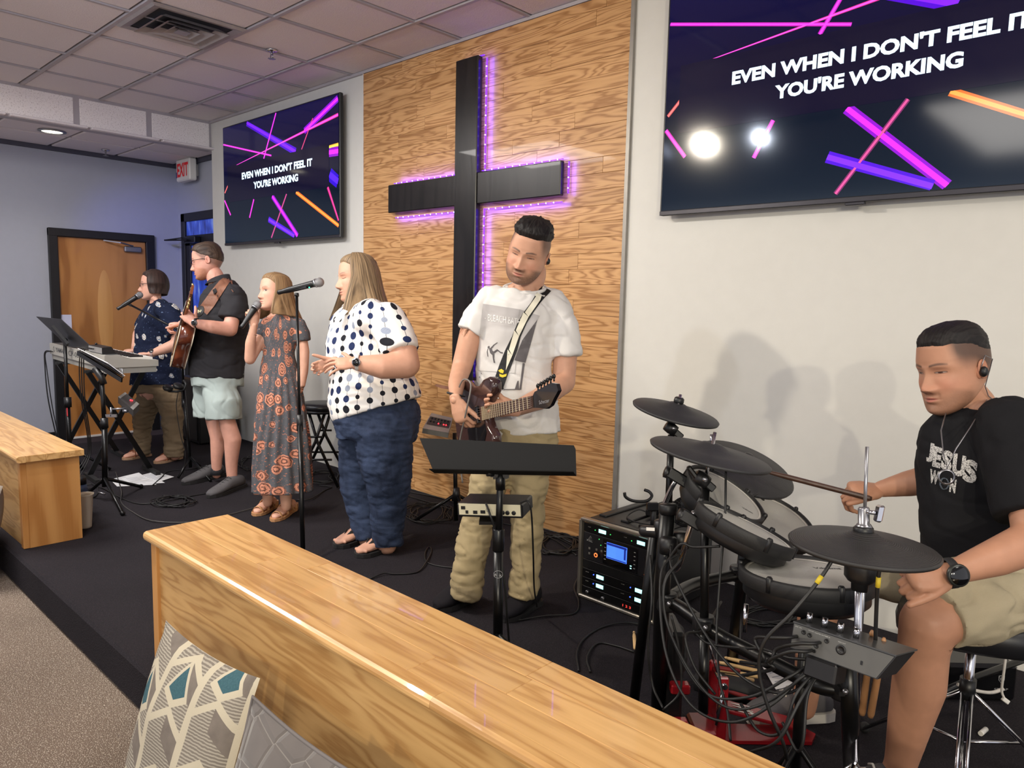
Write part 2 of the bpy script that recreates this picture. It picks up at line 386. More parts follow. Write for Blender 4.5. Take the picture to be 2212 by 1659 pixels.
# exit sign
ex = thing('exit_sign', 'white box sign with red EXIT lettering high on the alcove wall', 'sign', (-8.02, 3.54, 2.72))
obj('housing', MB().box((-8.2, 3.44, 2.6), (-7.87, 3.52, 2.83), None, .012).box((-8.1, 3.52, 2.66), (-7.95, 3.57, 2.78)), M_WHITEPL, ex)
mb = MB(); put_text(mb, 'EXIT', (-8.17, 3.438, 2.645), (1, 0, 0), (0, 0, 1), .27, .14, .03)
obj('lettering', mb, mat('exit_red', (190, 30, 35), .5, emit=.15), ex)
mb = MB().add([(-8.185, 3.436, 2.68), (-8.185, 3.436, 2.735), (-8.198, 3.436, 2.707)], [(0, 1, 2)], False)
obj('side_mark', MB().box((-8.196, 3.4375, 2.64), (-8.178, 3.4395, 2.7)), mat('sign_blue', (40, 50, 120), .5), ex)
# downlight, sprinklers, vent
dl = thing('ceiling_downlight', 'round recessed downlight glowing in the low alcove ceiling', 'light', (-7.67, 2.13, 2.83))
obj('ring', MB().lathe((-7.67, 2.13, 2.83), (0, 0, -1), [(.085, 0), (.11, 0), (.112, .008), (.085, .012)], 28, False), M_STEEL, dl)
obj('lens', MB().lathe((-7.67, 2.13, 2.831), (0, 0, -1), [(.001, 0), (.085, 0), (.085, .006), (.001, .006)], 28), mat('lamp_glow', (255, 246, 220), .5, vary=0, emit=4), dl)
def sprinkler(x, y, z, label):
    s = thing('ceiling_sprinkler', label, 'sprinkler', (x, y, z))
    obj('escutcheon', MB().lathe((x, y, z), (0, 0, -1), [(.001, 0), (.04, 0), (.036, .012), (.012, .016)], 20), M_CHROME, s)
    mb = MB().cyl((x, y, z-.012), (x, y, z-.035), .008).tube([(x-.012, y, z-.03), (x-.02, y, z-.045), (x, y, z-.062)], .003, 6).tube([(x+.012, y, z-.03), (x+.02, y, z-.045), (x, y, z-.062)], .003, 6)
    for k in range(8):
        a = k*math.pi/4; mb.bar((x, y, z-.062), (x+.026*math.cos(a), y+.026*math.sin(a), z-.06), .01, .002)
    obj('head', mb, M_STEEL, s)
sprinkler(-4.895, 2.734, 3.108, 'small chrome fire sprinkler on the main ceiling right of the vent')
sprinkler(-8.2, 2.746, 2.83, 'small fire sprinkler under the low alcove ceiling')
vt = thing('ceiling_vent', 'square stepped metal air vent in the tiled ceiling', 'vent', (-4.95, 2.13, 3.1))
cx_, cy_ = -4.945, 2.135; m_v = mat('vent_metal', (165, 158, 158), .45, .3)
def sqr(cx, cy, h0, z0, h1, z1, w=.0):
    mb = MB(); R = []
    for h, z in ((h0, z0), (h1, z1), (h1-.004, z1+.001), (h0-.004, z0+.003)): R.append([V((cx+sx*h, cy+sy*h, z)) for sx, sy in ((-1, -1), (1, -1), (1, 1), (-1, 1))])
    R.append(R[0]); return mb.rings(R, True, False, False)
obj('frame', sqr(cx_, cy_, .297, 3.104, .275, 3.092).rings([[V((cx_+sx*h, cy_+sy*h, z)) for sx, sy in ((-1, -1), (1, -1), (1, 1), (-1, 1))] for h, z in ((.275, 3.092), (.23, 3.1))], True, False, False), m_v, vt)
obj('duct_backing', MB().box((cx_-.28, cy_-.28, 3.1045), (cx_+.28, cy_+.28, 3.1065)), mat('vent_dark', (42, 42, 48), .8), vt)
for h in (.215, .15, .085): obj('vane', sqr(cx_, cy_, h, 3.068, h-.05, 3.1), m_v, vt)
obj('centre_cone', MB().rings([[V((cx_+sx*h, cy_+sy*h, z)) for sx, sy in ((-1, -1), (1, -1), (1, 1), (-1, 1))] for h, z in ((.04, 3.068), (.02, 3.09))], True, True, False), m_v, vt)
# stage wash lamps hanging from a ceiling bar (seen only as reflections in the big screen)
br = tag(obj('lighting_bar', MB().cyl((-4.3, .2, 3.02), (-2.4, .2, 3.02), .024).cyl((-4.1, .2, 3.02), (-4.1, .2, 3.11), .012).cyl((-2.6, .2, 3.02), (-2.6, .2, 3.11), .012), M_BLKMT), 'black lighting bar hung from the ceiling above the stage front', 'bar')
for (l, t_, p, c), lb in zip(SPOTS, ('cool white stage lamp at the left end of the ceiling bar', 'warm white stage lamp in the middle of the ceiling bar', 'cool white stage lamp at the right end of the ceiling bar')):
    s = thing('stage_lamp', lb, 'light', l); l = V(l); a = (V(t_)-l).normalized()
    obj('lamp_body', MB().lathe(l-a*.02, -a, [(.085, 0), (.085, .02), (.075, .16), (.04, .2)], 20), M_BLKPL, s)
    obj('lamp_lens', MB().lathe(l-a*.018, a, [(.001, 0), (.078, 0), (.07, .004), (.001, .006)], 20), mat('stage_lamp_glow_%d' % int(c[2]*100), tuple(int(255*x) for x in c), .4, vary=0, emit=9), s)
    obj('yoke', MB().bar(l-a*.08, (l.x, .23, 3.0), .02, .006), M_BLKMT, s)
# ---------------------------------------------------------------- screens
STREAKS = [('A', (.243, .993), (.673, .661), .030, (90, 10, 235)), ('B', (.511, .999), (.397, .663), .010, (215, 40, 215)), ('C', (.131, .661), (.997, .854), .013, (255, 60, 170)),
 ('D', (.995, .967), (.744, .8), .026, (150, 20, 240)), ('E', (.811, .878), (.721, .668), .007, (150, 50, 100)), ('F', (.003, .863), (.466, .674), .008, (210, 40, 190)),
 ('G', (.932, .638), (.998, .643), .014, (250, 190, 60)), ('H', (.931, .601), (.997, .597), .034, (160, 20, 220)), ('I', (.934, .442), (.996, .381), .05, (50, 10, 220)),
 ('J', (.063, .539), (.008, .441), .008, (215, 90, 90)), ('K', (.004, .377), (.065, .242), .010, (220, 40, 180)), ('L', (.299, .348), (.255, .199), .010, (230, 40, 200)),
 ('M', (.469, .35), (.682, .013), .022, (150, 20, 225)), ('N', (.594, .349), (.457, .015), .010, (130, 50, 110)), ('O', (.433, .167), (.655, .014), .024, (85, 20, 235)),
 ('P', (.673, .353), (.999, .063), .016, (255, 120, 40)), ('Q', (.92, .352), (1.0, .101), .014, (200, 40, 120))]
def _screen():
    t = NT('lit_screen'); v = t.coord('Generated')
    x, y, z = t.sep(v)
    c = t.ramp(z, [(0, lin((8, 30, 48))), (.35, lin((7, 22, 42))), (.65, lin((10, 8, 52))), (1, lin((12, 10, 66)))])
    t.put(t.b.inputs['Emission Color'], c); t.b.inputs['Emission Strength'].default_value = .75
    return t.out(lin((6, 6, 8)), .09, 0, .45)
M_SCR = _screen()
def emat(name, c, s, gloss=.1): return mat(name, c, gloss, vary=0, emit=s)
def tv(label, x0, x1, z0, z1, gap, tilt):
    t = thing('wall_television', label, 'television', ((x0+x1)/2, YW, (z0+z1)/2))
    yf = YW-gap; w = x1-x0; h = z1-z0; b = .012
    obj('casing', MB().box((x0, yf, z0), (x1, yf+.035, z1), None, .006).box((x0+.02, yf+.03, z0+.01), (x1-.02, yf+.045, z1-.1), None, .004), M_BLKPL, t)
    obj('wall_bracket', MB().box((x0+.22, yf+.045, z0+.03), (x1-.22, YW, z0+.08)).box((x0+.5, yf+.045, z0+.08), (x0+.56, YW, z1-.2)).box((x1-.56, yf+.045, z0+.08), (x1-.5, YW, z1-.2)), M_BLACK, t)
    obj('lower_bezel', MB().box((x0+.002, yf-.004, z0), (x1-.002, yf, z0+.022), None, .002).box(((x0+x1)/2-.04, yf-.004, z0-.014), ((x0+x1)/2+.04, yf+.02, z0), None, .003), mat('dark_bezel', (58, 56, 62), .35, .4), t)
    sc = obj('screen', MB().box((x0+b, yf-.003, z0+.024), (x1-b, yf-.001, z1-b)), M_SCR, t)
    sx0, sz0, sw, sh = x0+b, z0+.024, w-2*b, h-.024-b
    def P(u, v, k): return V((sx0+u*sw, yf-.0032-k*.0002, sz0+v*sh))
    mbs = {}
    for i, (n, a, c, wd, colr) in enumerate(STREAKS):
        A = V((a[0]*sw, a[1]*sh)); B = V((c[0]*sw, c[1]*sh)); d = (B-A).normalized(); nn = V((-d.y, d.x))
        for k, (sc_, f) in enumerate(((1.0, .55), (.45, 1.0))):
            hw = wd*sw*.55*sc_; key = (colr, k)
            mb = mbs.setdefault(key, MB()); ta = .15 if n == 'C' else 1
            pts = []
            for q, s_ in ((A-nn*hw*ta, 0), (A+nn*hw*ta, 0), (B+nn*hw, 0), (B-nn*hw, 0)):
                pts.append(P(min(1, max(0, q.x/sw)), min(1, max(0, q.y/sh)), 1+k+i*.1))
            if (pts[1]-pts[0]).cross(pts[2]-pts[0]).y > 0: pts = pts[::-1]
            mb.quad(*pts)
    allm = MB(); mats = []
    for (colr, k), mb in mbs.items():
        core = tuple(min(255, int(c*1.0+(70 if c > 120 else 20))) for c in colr) if k else tuple(int(c*.8) for c in colr)
        allm.m(len(mats)); allm.add(mb.v, mb.f, False); mats.append(emat('streak_%d_%d_%d_%d' % (colr+(k,)), core, 1.0 if k else .75))
    obj('light_streaks', allm, mats, t)
    obj('caption_band', MB().quad(P(.04, .354, 6), P(.931, .354, 6), P(.931, .662, 6), P(.04, .662, 6)), mat('caption_band', (12, 10, 34), .09, vary=0, emit=.7), t)
    mb = MB(); put_text(mb, "EVEN WHEN I DON'T FEEL IT", P(.187, .528, 9), (1, 0, 0), (0, 0, 1), .618*sw, .060*sh, .043, 1.0)
    put_text(mb, "YOU'RE WORKING", P(.299, .433, 9), (1, 0, 0), (0, 0, 1), .393*sw, .060*sh, .043, 1.0)
    obj('caption_text', mb, emat('caption_glow', (210, 235, 250), 1.0), t)
tv('smaller-looking wall television left of the oak panelled wall, showing song words', -6.945, -5.003, 1.878, 2.98, .08, 0)
tv('large wall television above the drummer, cut by the right frame edge', -2.108, -.166, 1.868, 2.97, .08, 0)
# ---------------------------------------------------------------- cross with light strip
cr = thing('wooden_cross', 'tall black wooden cross with purple light strip on the oak wall', 'cross', (-3.58, 3.4, 2.0))
yc = 3.375
M_CROSS = wood('black_stained_wood', (26, 23, 24), (15, 13, 15), 2, 10, 1, 8, .3, .3, rnd=False, coat=.2)
obj('upright', MB().box((-3.683, yc-.02, .86), (-3.477, yc+.025, 2.946), None, .005), M_CROSS, cr)
obj('crossbar', MB().box((-4.403, yc-.01, 2.028), (-3.684, yc+.025, 2.226), None, .005).box((-3.476, yc-.01, 2.028), (-2.784, yc+.025, 2.226), None, .005), M_CROSS, cr)
M_LED = mat('purple_led', (96, 36, 255), .5, vary=0, emit=2.2); M_LEDW = mat('led_point', (205, 190, 255), .5, vary=0, emit=3)
PT = MB().ball((0, 0, 0), .0045, n=6, m=4).mesh('light_point', M_LEDW)
def strip(a, b, out, n_ex=0):
    a, b, out = V(a), V(b), V(out); d = (b-a).normalized()
    mb = MB().bar(a, b, .010, .004, up=out)
    s = obj('light_strip', mb, M_LED, cr)
    L = (b-a).length; k = int(L/.06)
    for i in range(k): link('light_point', PT, s, a+d*(.03+i*.06)+V((0, -.004, 0)))
yb = YW-.035
strip((-3.445, yb, .9), (-3.445, yb, 2.0), (1, 0, 0)); strip((-3.445, yb, 2.25), (-3.445, yb, 2.93), (1, 0, 0))
strip((-3.43, yb, 1.995), (-2.80, yb, 1.995), (0, 0, -1)); strip((-2.755, yb, 2.04), (-2.755, yb, 2.22), (1, 0, 0))
strip((-3.47, yb, 2.24), (-2.80, yb, 2.24), (0, 0, 1)); strip((-4.36, yb, 1.995), (-3.70, yb, 1.995), (0, 0, -1)); strip((-4.38, yb, 2.24), (-3.70, yb, 2.24), (0, 0, 1))
strip((-3.66, yb, 2.955), (-3.47, yb, 2.955), (0, 0, 1))
for i, (x, z, sx, sz) in enumerate(((-3.44, 2.6, .02, .7), (-3.44, 1.45, .02, 1.1), (-3.1, 1.985, .65, .02), (-4.03, 1.985, .65, .02), (-2.75, 2.13, .02, .2), (-3.1, 2.25, .6, .02), (-4.0, 2.25, .65, .02))):
    l = bpy.data.lights.new('led_glow', 'AREA'); l.shape = 'RECTANGLE'; l.size = sx; l.size_y = sz; l.energy = 1.1*max(sx, sz); l.color = (.12, .05, 1.0)
    o = bpy.data.objects.new('led_glow', l); COL.objects.link(o); o.location = (x, YW-.05, z); o.rotation_euler = (math.pi/2, 0, 0)
# ---------------------------------------------------------------- low oak benches along the stage front
def bench(name, label, x0, x1, endside):
    b = thing(name, label, 'bench', ((x0+x1)/2, 1.18, 0))
    y0, y1, zt = 1.045, 1.335, .485
    obj('front_panel', MB().box((x0+.03, y0+.012, .002), (x1-.03, y0+.03, zt)), M_BPANEL, b)
    obj('back_panel', MB().box((x0+.03, y1-.02, .002), (x1-.03, y1, zt)), M_BPANEL, b)
    obj('end_panel', MB().box((x0+.001, y0+.0305, .002), (x0+.018, y1, zt)), M_BEND, b)
    obj('end_panel', MB().box((x1-.018, y0+.0305, .002), (x1-.001, y1, zt)), M_BEND, b)
    for xx in (x0, x1-.045): obj('corner_post', MB().box((xx, y0, .002), (xx+.045, y0+.031, zt), None, .002), M_BEND, b)
    rr = random.Random(int(x0*100)); zt0 = zt
    X0, X1 = x0-.022, x1+.022
    rows = [(1.026, 1.072, True), (1.072, 1.165, False), (1.165, 1.256, False), (1.256, 1.356, False)]
    for (ya, yb2, nose) in rows:
        x = X0; first = True
        while x < X1-.001:
            L = rr.uniform(.5, 1.5) if not first else rr.uniform(.3, .9)
            first = False; xb = min(X1, x+L)
            if X1-xb < .25: xb = X1
            hx = (xb-x)/2; hy = (yb2-ya)/2
            mb = MB()
            if nose:
                prof = [(hy, -.018), (-hy+.012, -.018), (-hy+.003, -.013), (-hy, -.004), (-hy, .004), (-hy+.003, .012), (-hy+.012, .0172), (hy, .018)]
                mb.rings([[V((sx*(hx-.0003), y_, z_)) for y_, z_ in prof[::-1]] for sx in (-1, 1)], True, True, False)
            else: mb.box((-hx+.0003, -hy+.0003, -.018), (hx-.0003, hy-.0003, .018), None, .0015)
            link('top_board', mb.mesh('top_board', M_BENCH), b, ((x+xb)/2, (ya+yb2)/2, zt0+.018)); x = xb
    return b
bench('oak_bench', 'long oak bench wall across the foreground in front of the drums', -2.805, .9, 0)
bench('oak_bench', 'oak bench wall entering at the left frame edge beside the cup', -8.3+1.2, -4.585, 1)
# ================================================================ PEOPLE
def eval_blob(mb, voxel, smooth=6, sub=None):
    """voxel-unite closed shapes into one continuous surface; returns (verts Nx3, quads)"""
    me = mb.mesh('tmp', []); o = bpy.data.objects.new('tmp', me); COL.objects.link(o)
    r = o.modifiers.new('r', 'REMESH'); r.mode = 'VOXEL'; r.voxel_size = voxel; r.use_smooth_shade = True
    if smooth:
        s = o.modifiers.new('s', 'SMOOTH'); s.factor = .5; s.iterations = smooth
    dg = bpy.context.evaluated_depsgraph_get(); m2 = bpy.data.meshes.new_from_object(o.evaluated_get(dg))
    n = len(m2.vertices); vs = np.empty(n*3); m2.vertices.foreach_get('co', vs); vs = vs.reshape(-1, 3)
    nf = len(m2.polygons); tot = np.empty(nf, dtype=int); m2.polygons.foreach_get('loop_total', tot)
    li = np.empty(len(m2.loops), dtype=int); m2.loops.foreach_get('vertex_index', li)
    nm = np.empty(n*3); m2.vertices.foreach_get('normal', nm)
    if (tot == 4).all(): fs = li.reshape(-1, 4)
    else:
        st_ = np.concatenate([[0], np.cumsum(tot)[:-1]]); fs = [tuple(li[a:a+b]) for a, b in zip(st_, tot)]
    bpy.data.objects.remove(o); bpy.data.meshes.remove(me); bpy.data.meshes.remove(m2)
    return vs, fs, nm.reshape(-1, 3)
class Acc:
    """collects sub-surfaces with a colour per vertex into one mesh"""
    def __init__(s): s.v = []; s.f = []; s.c = []; s.n = 0
    def add(s, vs, fs, col):
        vs = np.asarray(vs, dtype=float).reshape(-1, 3); s.v.append(vs)
        if isinstance(fs, np.ndarray): s.f += [tuple(r) for r in (fs+s.n).tolist()]
        else: s.f += [tuple(i+s.n for i in f) for f in fs]
        c = np.asarray(col, dtype=float)
        if c.ndim == 1: c = np.tile(c[:3], (len(vs), 1))
        s.c.append(c); s.n += len(vs); return s
    def obj(s, name, m, parent=None):
        v = np.concatenate(s.v); c = np.concatenate(s.c)
        me = bpy.data.meshes.new(name); me.from_pydata(v.tolist(), [], s.f); me.materials.append(m)
        me.polygons.foreach_set('use_smooth', [True]*len(me.polygons))
        a = me.attributes.new('Col', 'FLOAT_COLOR', 'POINT'); a.data.foreach_set('color', np.concatenate([c, np.ones((len(c), 1))], 1).ravel())
        me.update(); o = link(name, me, parent)
        s_ = getattr(s, 'cov', None)
        if s_: COV[o.name] = s_
        return o
COV = {}
def l3(c): return np.array(lin(c)[:3])
def _vcmat(name, rough, spec=.4, nz=.05, bmp=.08, bs=260, sss=0):
    t = NT(name); a = t.new('ShaderNodeAttribute', attribute_name='Col'); v = t.coord()
    n = t.noise(v, 30, 3); k = t.ramp(n, [(.3, (1-nz,)*3), (.7, (1+nz,)*3)])
    if bmp: t.bump(t.noise(v, bs, 2), bmp, .0015)
    if sss:
        t.b.inputs['Subsurface Weight'].default_value = sss; t.b.inputs['Subsurface Radius'].default_value = (.012, .005, .003); t.b.inputs['Subsurface Scale'].default_value = 1.0
    return t.out(t.mul(a.outputs[0], k), rough, 0, spec)
M_SKIN = _vcmat('skin', .5, .35)
M_CLOTHV = _vcmat('cloth_tinted', .85, .2, .04, .15, 500)
# ---- head -------------------------------------------------------------
_Z = np.array([.50, .485, .45, .40, .30, .15, .05, -.03, -.10, -.18, -.25, -.32, -.38, -.43, -.47, -.50])
_Wd = np.array([.015, .10, .185, .245, .30, .325, .325, .318, .308, .296, .278, .252, .222, .182, .13, .05])
_Ff = np.array([-.02, .10, .20, .275, .345, .375, .378, .362, .366, .368, .366, .362, .366, .370, .35, .28])
_Bb = np.array([-.06, -.18, -.275, -.35, -.425, -.465, -.46, -.44, -.40, -.34, -.27, -.19, -.11, -.03, .06, .15])
def gs(x, s): return np.exp(-(x/s)**2)
def head_grid(p, nz=104, nt=120):
    # rows denser across the face
    t = np.linspace(0, 1, nz); z = .5-(t+.03*np.sin(2*np.pi*t))*1.0
    z = np.clip(z, -.5, .5)
    th = np.linspace(0, 2*np.pi, nt, endpoint=False); th = th-.55*np.sin(th-math.pi/2)*0 - .45*np.cos(th)*-1*0
    th = np.linspace(0, 2*np.pi, nt, endpoint=False); th = math.pi/2+(th-0)+.5*np.sin(th-math.pi)*-1*-1  # dense around the front
    W_ = np.interp(z, _Z[::-1], _Wd[::-1]); Ff = np.interp(z, _Z[::-1], _Ff[::-1]); Bb = np.interp(z, _Z[::-1], _Bb[::-1])
    k = np.array([.25, .5, .25])
    for _ in range(2):
        for A in (W_, Ff, Bb): A[1:-1] = np.convolve(A, k, 'valid')
    W_ = W_*p.get('w', 1.0); jw = p.get('jaw', 1.0); W_ = W_*np.where(z < 0, 1+(jw-1)*np.clip(-z/.35, 0, 1), 1)
    c, s_ = np.cos(th)[None], np.sin(th)[None]
    ex = 2/2.25
    X = W_[:, None]*np.sign(c)*np.abs(c)**ex
    cy = ((Ff+Bb)/2)[:, None]; hy = ((Ff-Bb)/2)[:, None]
    Y = cy+hy*np.sign(s_)*np.abs(s_)**ex
    Z = np.repeat(z[:, None], nt, 1)
    fr = np.clip((s_+.15)/.4, 0, 1)*np.ones_like(X)   # front mask
    ax = np.abs(X); D = np.zeros_like(X)
    no = p.get('nose', 1.0)
    prof = np.interp(Z, [-.235, -.205, -.175, -.14, -.08, 0, .06, .1], [0, .05, .112, .118, .08, .035, .01, 0])*no
    wid = np.interp(Z, [-.22, -.17, -.12, 0, .08], [.072, .070, .050, .034, .045])
    D += fr*prof*gs(X, wid)
    D += fr*.030*gs(ax-.062, .030)*gs(Z+.185, .030)           # alae
    D -= fr*.012*gs(ax-.03, .012)*gs(Z+.212, .012)            # nostrils
    D -= fr*.050*gs(ax-.135, .072)*gs(Z-.015, .048)           # sockets
    D += fr*.030*gs(ax-.135, .050)*gs(Z-.012, .036)           # lid bulge
    D += fr*.016*gs(ax-.12, .10)*gs(Z-.085, .028)            # brow
    D += fr*.016*gs(ax-.19, .07)*gs(Z+.12, .07)              # cheekbone
    ch = p.get('cheek', 0.0); D += fr*ch*gs(ax-.2, .09)*gs(Z+.24, .10)
    D += fr*.030*gs(X, .10)*gs(Z+.30, .065)                    # muzzle
    D += fr*.016*gs(ax-.012, .055)*gs(Z+.268, .014)
    D += fr*.020*gs(X, .052)*gs(Z+.312, .018)
    D -= fr*.022*gs(X, .085)*gs(Z+.288, .0085)               # mouth line
    D -= fr*.014*gs(X, .07)*gs(Z+.352, .02)
    D += fr*.028*gs(X, .075)*gs(Z+.425, .050)                  # chin
    D -= fr*.008*gs(ax-.095, .02)*gs(Z+.25, .05)
    # eye lids
    op = p.get('eye', .4)
    D -= fr*.008*gs(ax-.135, .048)*gs(Z-(.012-.02*(1-op)), .006)
    Y2 = Y+D
    X2 = X*(1+.0*D)
    return X2, Y2, Z, D, fr, th
def make_head(acc, cen, fwd, up, H, p):
    """sculpted head; p: skin, hair colours and shape switches. returns frame for hair and glasses"""
    f = V(fwd).normalized(); u = V(up); u = (u-f*u.dot(f)).normalized(); r = f.cross(u)
    A = np.array([r, f, u]); C = np.array(cen)
    X, Y, Z, D, fr, th = head_grid(p); nz, nt = X.shape
    P = np.stack([X, Y, Z], -1)*H
    sk = l3(p['skin']); col = np.tile(sk, (nz, nt, 1)); ax = np.abs(X)
    def blend(mask, c): col[:] = col*(1-mask[..., None])+np.asarray(c)*mask[..., None]
    front = fr > .5
    blend(.30*fr*gs(ax-.18, .09)*gs(Z+.13, .09)+.25*fr*gs(X, .05)*gs(Z+.15, .05), l3(p.get('blush', (205, 130, 110))))
    # fade / stubble
    sc = p.get('scalp')
    if sc is not None:
        hl = hairline(X, Y, Z, p)
        m = np.clip((hl+p.get('fadew', .10))/p.get('fadew', .10), 0, 1); m = (m*m*(3-2*m))*p.get('fade', .75)*np.clip((.27-Y)/.09, 0, 1); blend(m, l3(sc))
    bd = p.get('beard')
    if bd is not None:
        jaw = np.clip((-.16-Z-.35*np.clip(.33-Y, 0, .3)+.25*np.clip(ax-.16, 0, .2))/.05, 0, 1)*np.clip((Y+.02)/.08, 0, 1)
        mo = gs(X, .13)*gs(Z+.235, .022)*fr
        lipz = gs(X, .105)*gs(Z+.29, .038)*fr
        m = np.clip(np.maximum(jaw*(1-.9*gs(ax-.16, .075)*gs(Z+.21, .07)), mo)-1.2*lipz*(1-mo), 0, 1)*p.get('beardk', .6)
        n = np.random.RandomState(3).rand(nz, nt); blend(m*(.75+.25*n), l3(bd))
    lip = np.clip((gs(X/.088, 1.0)*gs(Z+.29, .034)*fr-.35)*3, 0, 1); blend(lip*p.get('lipk', .75), l3(p.get('lip', (178, 98, 90))))
    blend(np.clip(gs(X, .085)*gs(Z+.288, .0065)*fr*1.3, 0, 1)*.8, l3((95, 42, 38)))
    blend(np.clip(gs(ax-.032, .014)*gs(Z+.214, .010)*fr, 0, 1)*.8, l3((80, 40, 32)))
    # brows
    bz = .092+.018*np.sin(np.clip((ax-.05)/.16, 0, 1)*2.6)
    br = np.clip(1.5*gs(Z-bz, .0125)*((ax > .048) & (ax < .215))*fr*np.interp(ax, [.045, .07, .16, .22], [.6, 1, .9, .3]), 0, 1); blend(br*p.get('browk', .8), l3(p['brow']))
    # eyes: whites, iris, lash lines
    ec = .012; op = p.get('eye', .4)
    if op > .02:
        hh = .020*op+.004; e = ((ax-.135)/.052)**2+((Z-ec)/hh)**2
        blend(np.clip((1.15-e)*4, 0, 1)*fr, l3((205, 198, 192)))
        gx_ = p.get('gaze', (0, -.004)); sx_ = np.sign(X)
        ir = ((X-sx_*.135-gx_[0])/.024)**2+((Z-ec-gx_[1])/.024)**2
        blend(np.clip((1.1-ir)*4, 0, 1)*np.clip((1.15-e)*4, 0, 1)*fr, l3(p.get('iris', (60, 42, 32))))
        lz = ec+hh*np.sqrt(np.clip(1-((ax-.135)/.058)**2, 0, 1))
        blend(np.clip(gs(Z-lz, .0075)*(np.abs(ax-.135) < .06)*fr, 0, 1)*.85, l3((50, 32, 28)))
        lz2 = ec-hh*np.sqrt(np.clip(1-((ax-.135)/.058)**2, 0, 1))
        blend(np.clip(gs(Z-lz2, .006)*(np.abs(ax-.135) < .055)*fr, 0, 1)*.45, l3((110, 66, 55)))
    else:
        lz = ec-.016+.012*((ax-.135)/.055)**2
        blend(np.clip(gs(Z-lz, .007)*(np.abs(ax-.135) < .062)*fr, 0, 1)*.9, l3((60, 38, 32)))
    blend(.30*fr*gs(ax-.125, .06)*gs(Z-.055, .022), l3(p.get('lid', (150, 98, 82))))
    Wp = C+P.reshape(-1, 3)@A
    idx = np.arange(nz*nt).reshape(nz, nt); a = idx[:-1]; b = idx[1:]
    q = np.stack([a, b, np.roll(b, -1, 1), np.roll(a, -1, 1)], -1).reshape(-1, 4)
    acc.add(Wp, [tuple(x) for x in q.tolist()]+[tuple(idx[0].tolist()), tuple(idx[-1][::-1].tolist())], col.reshape(-1, 3))
    # ears
    for s in (-1, 1):
        R0 = []; e = MB()
        base = V((s*.318*p.get('w', 1)*H, -.05*H, -.045*H)); fx = V((s*.5, -.86, 0)).normalized()
        def L(v): return V(C)+r*v[0]+f*v[1]+u*v[2]
        prof = [(0, .0), (.035, .012), (.065, .03), (.083, .028), (.078, .012), (.06, .004), (.03, -.003)]
        for k in range(18):
            an = 2*math.pi*k/18; er = (.108+.02*math.sin(an))
            R0.append([L(base+V((0, .02*H*math.cos(an), 0))*0+(V((0, math.cos(an)*.62, math.sin(an)*1.12))*er*H*q0[0]/.083)*.92+fx*(q0[1]*1.25*H)+V((s*.012*H, 0, .03*H*math.sin(an)*0))) for q0 in prof])
        R0.append(R0[0]); e.rings(R0, False, False)
        e.ball(L(base+V((s*-.006*H, .005*H, -.01*H))), .035*H, .05*H, .08*H, ax=(r, f, u), n=10, m=8)
        vs = np.array([tuple(x) for x in e.v]); acc.add(vs, e.f, sk*np.array([.98, .86, .84]))
    return dict(C=V(C), r=r, f=f, u=u, H=H, p=p)
def hairline(X, Y, Z, p):
    """positive inside the hair region (head units)"""
    ax = np.abs(X)
    hf = p.get('hl', .33); side = p.get('side', .02)
    # height of the hair limit as a function of how far forward the point is
    nape = p.get('nape', -.30); mid = max(nape, (nape+side)/2)
    lim = np.interp(Y, [-.45, -.30, -.14, -.02, .06, .12, .20, .28, .36], [nape, nape+.03, mid, side, side+.02, max(side+.03, .16), max(side+.05, .25), hf-.02, hf])
    return Z-lim-.25*np.clip(.12-ax, 0, 1)*0
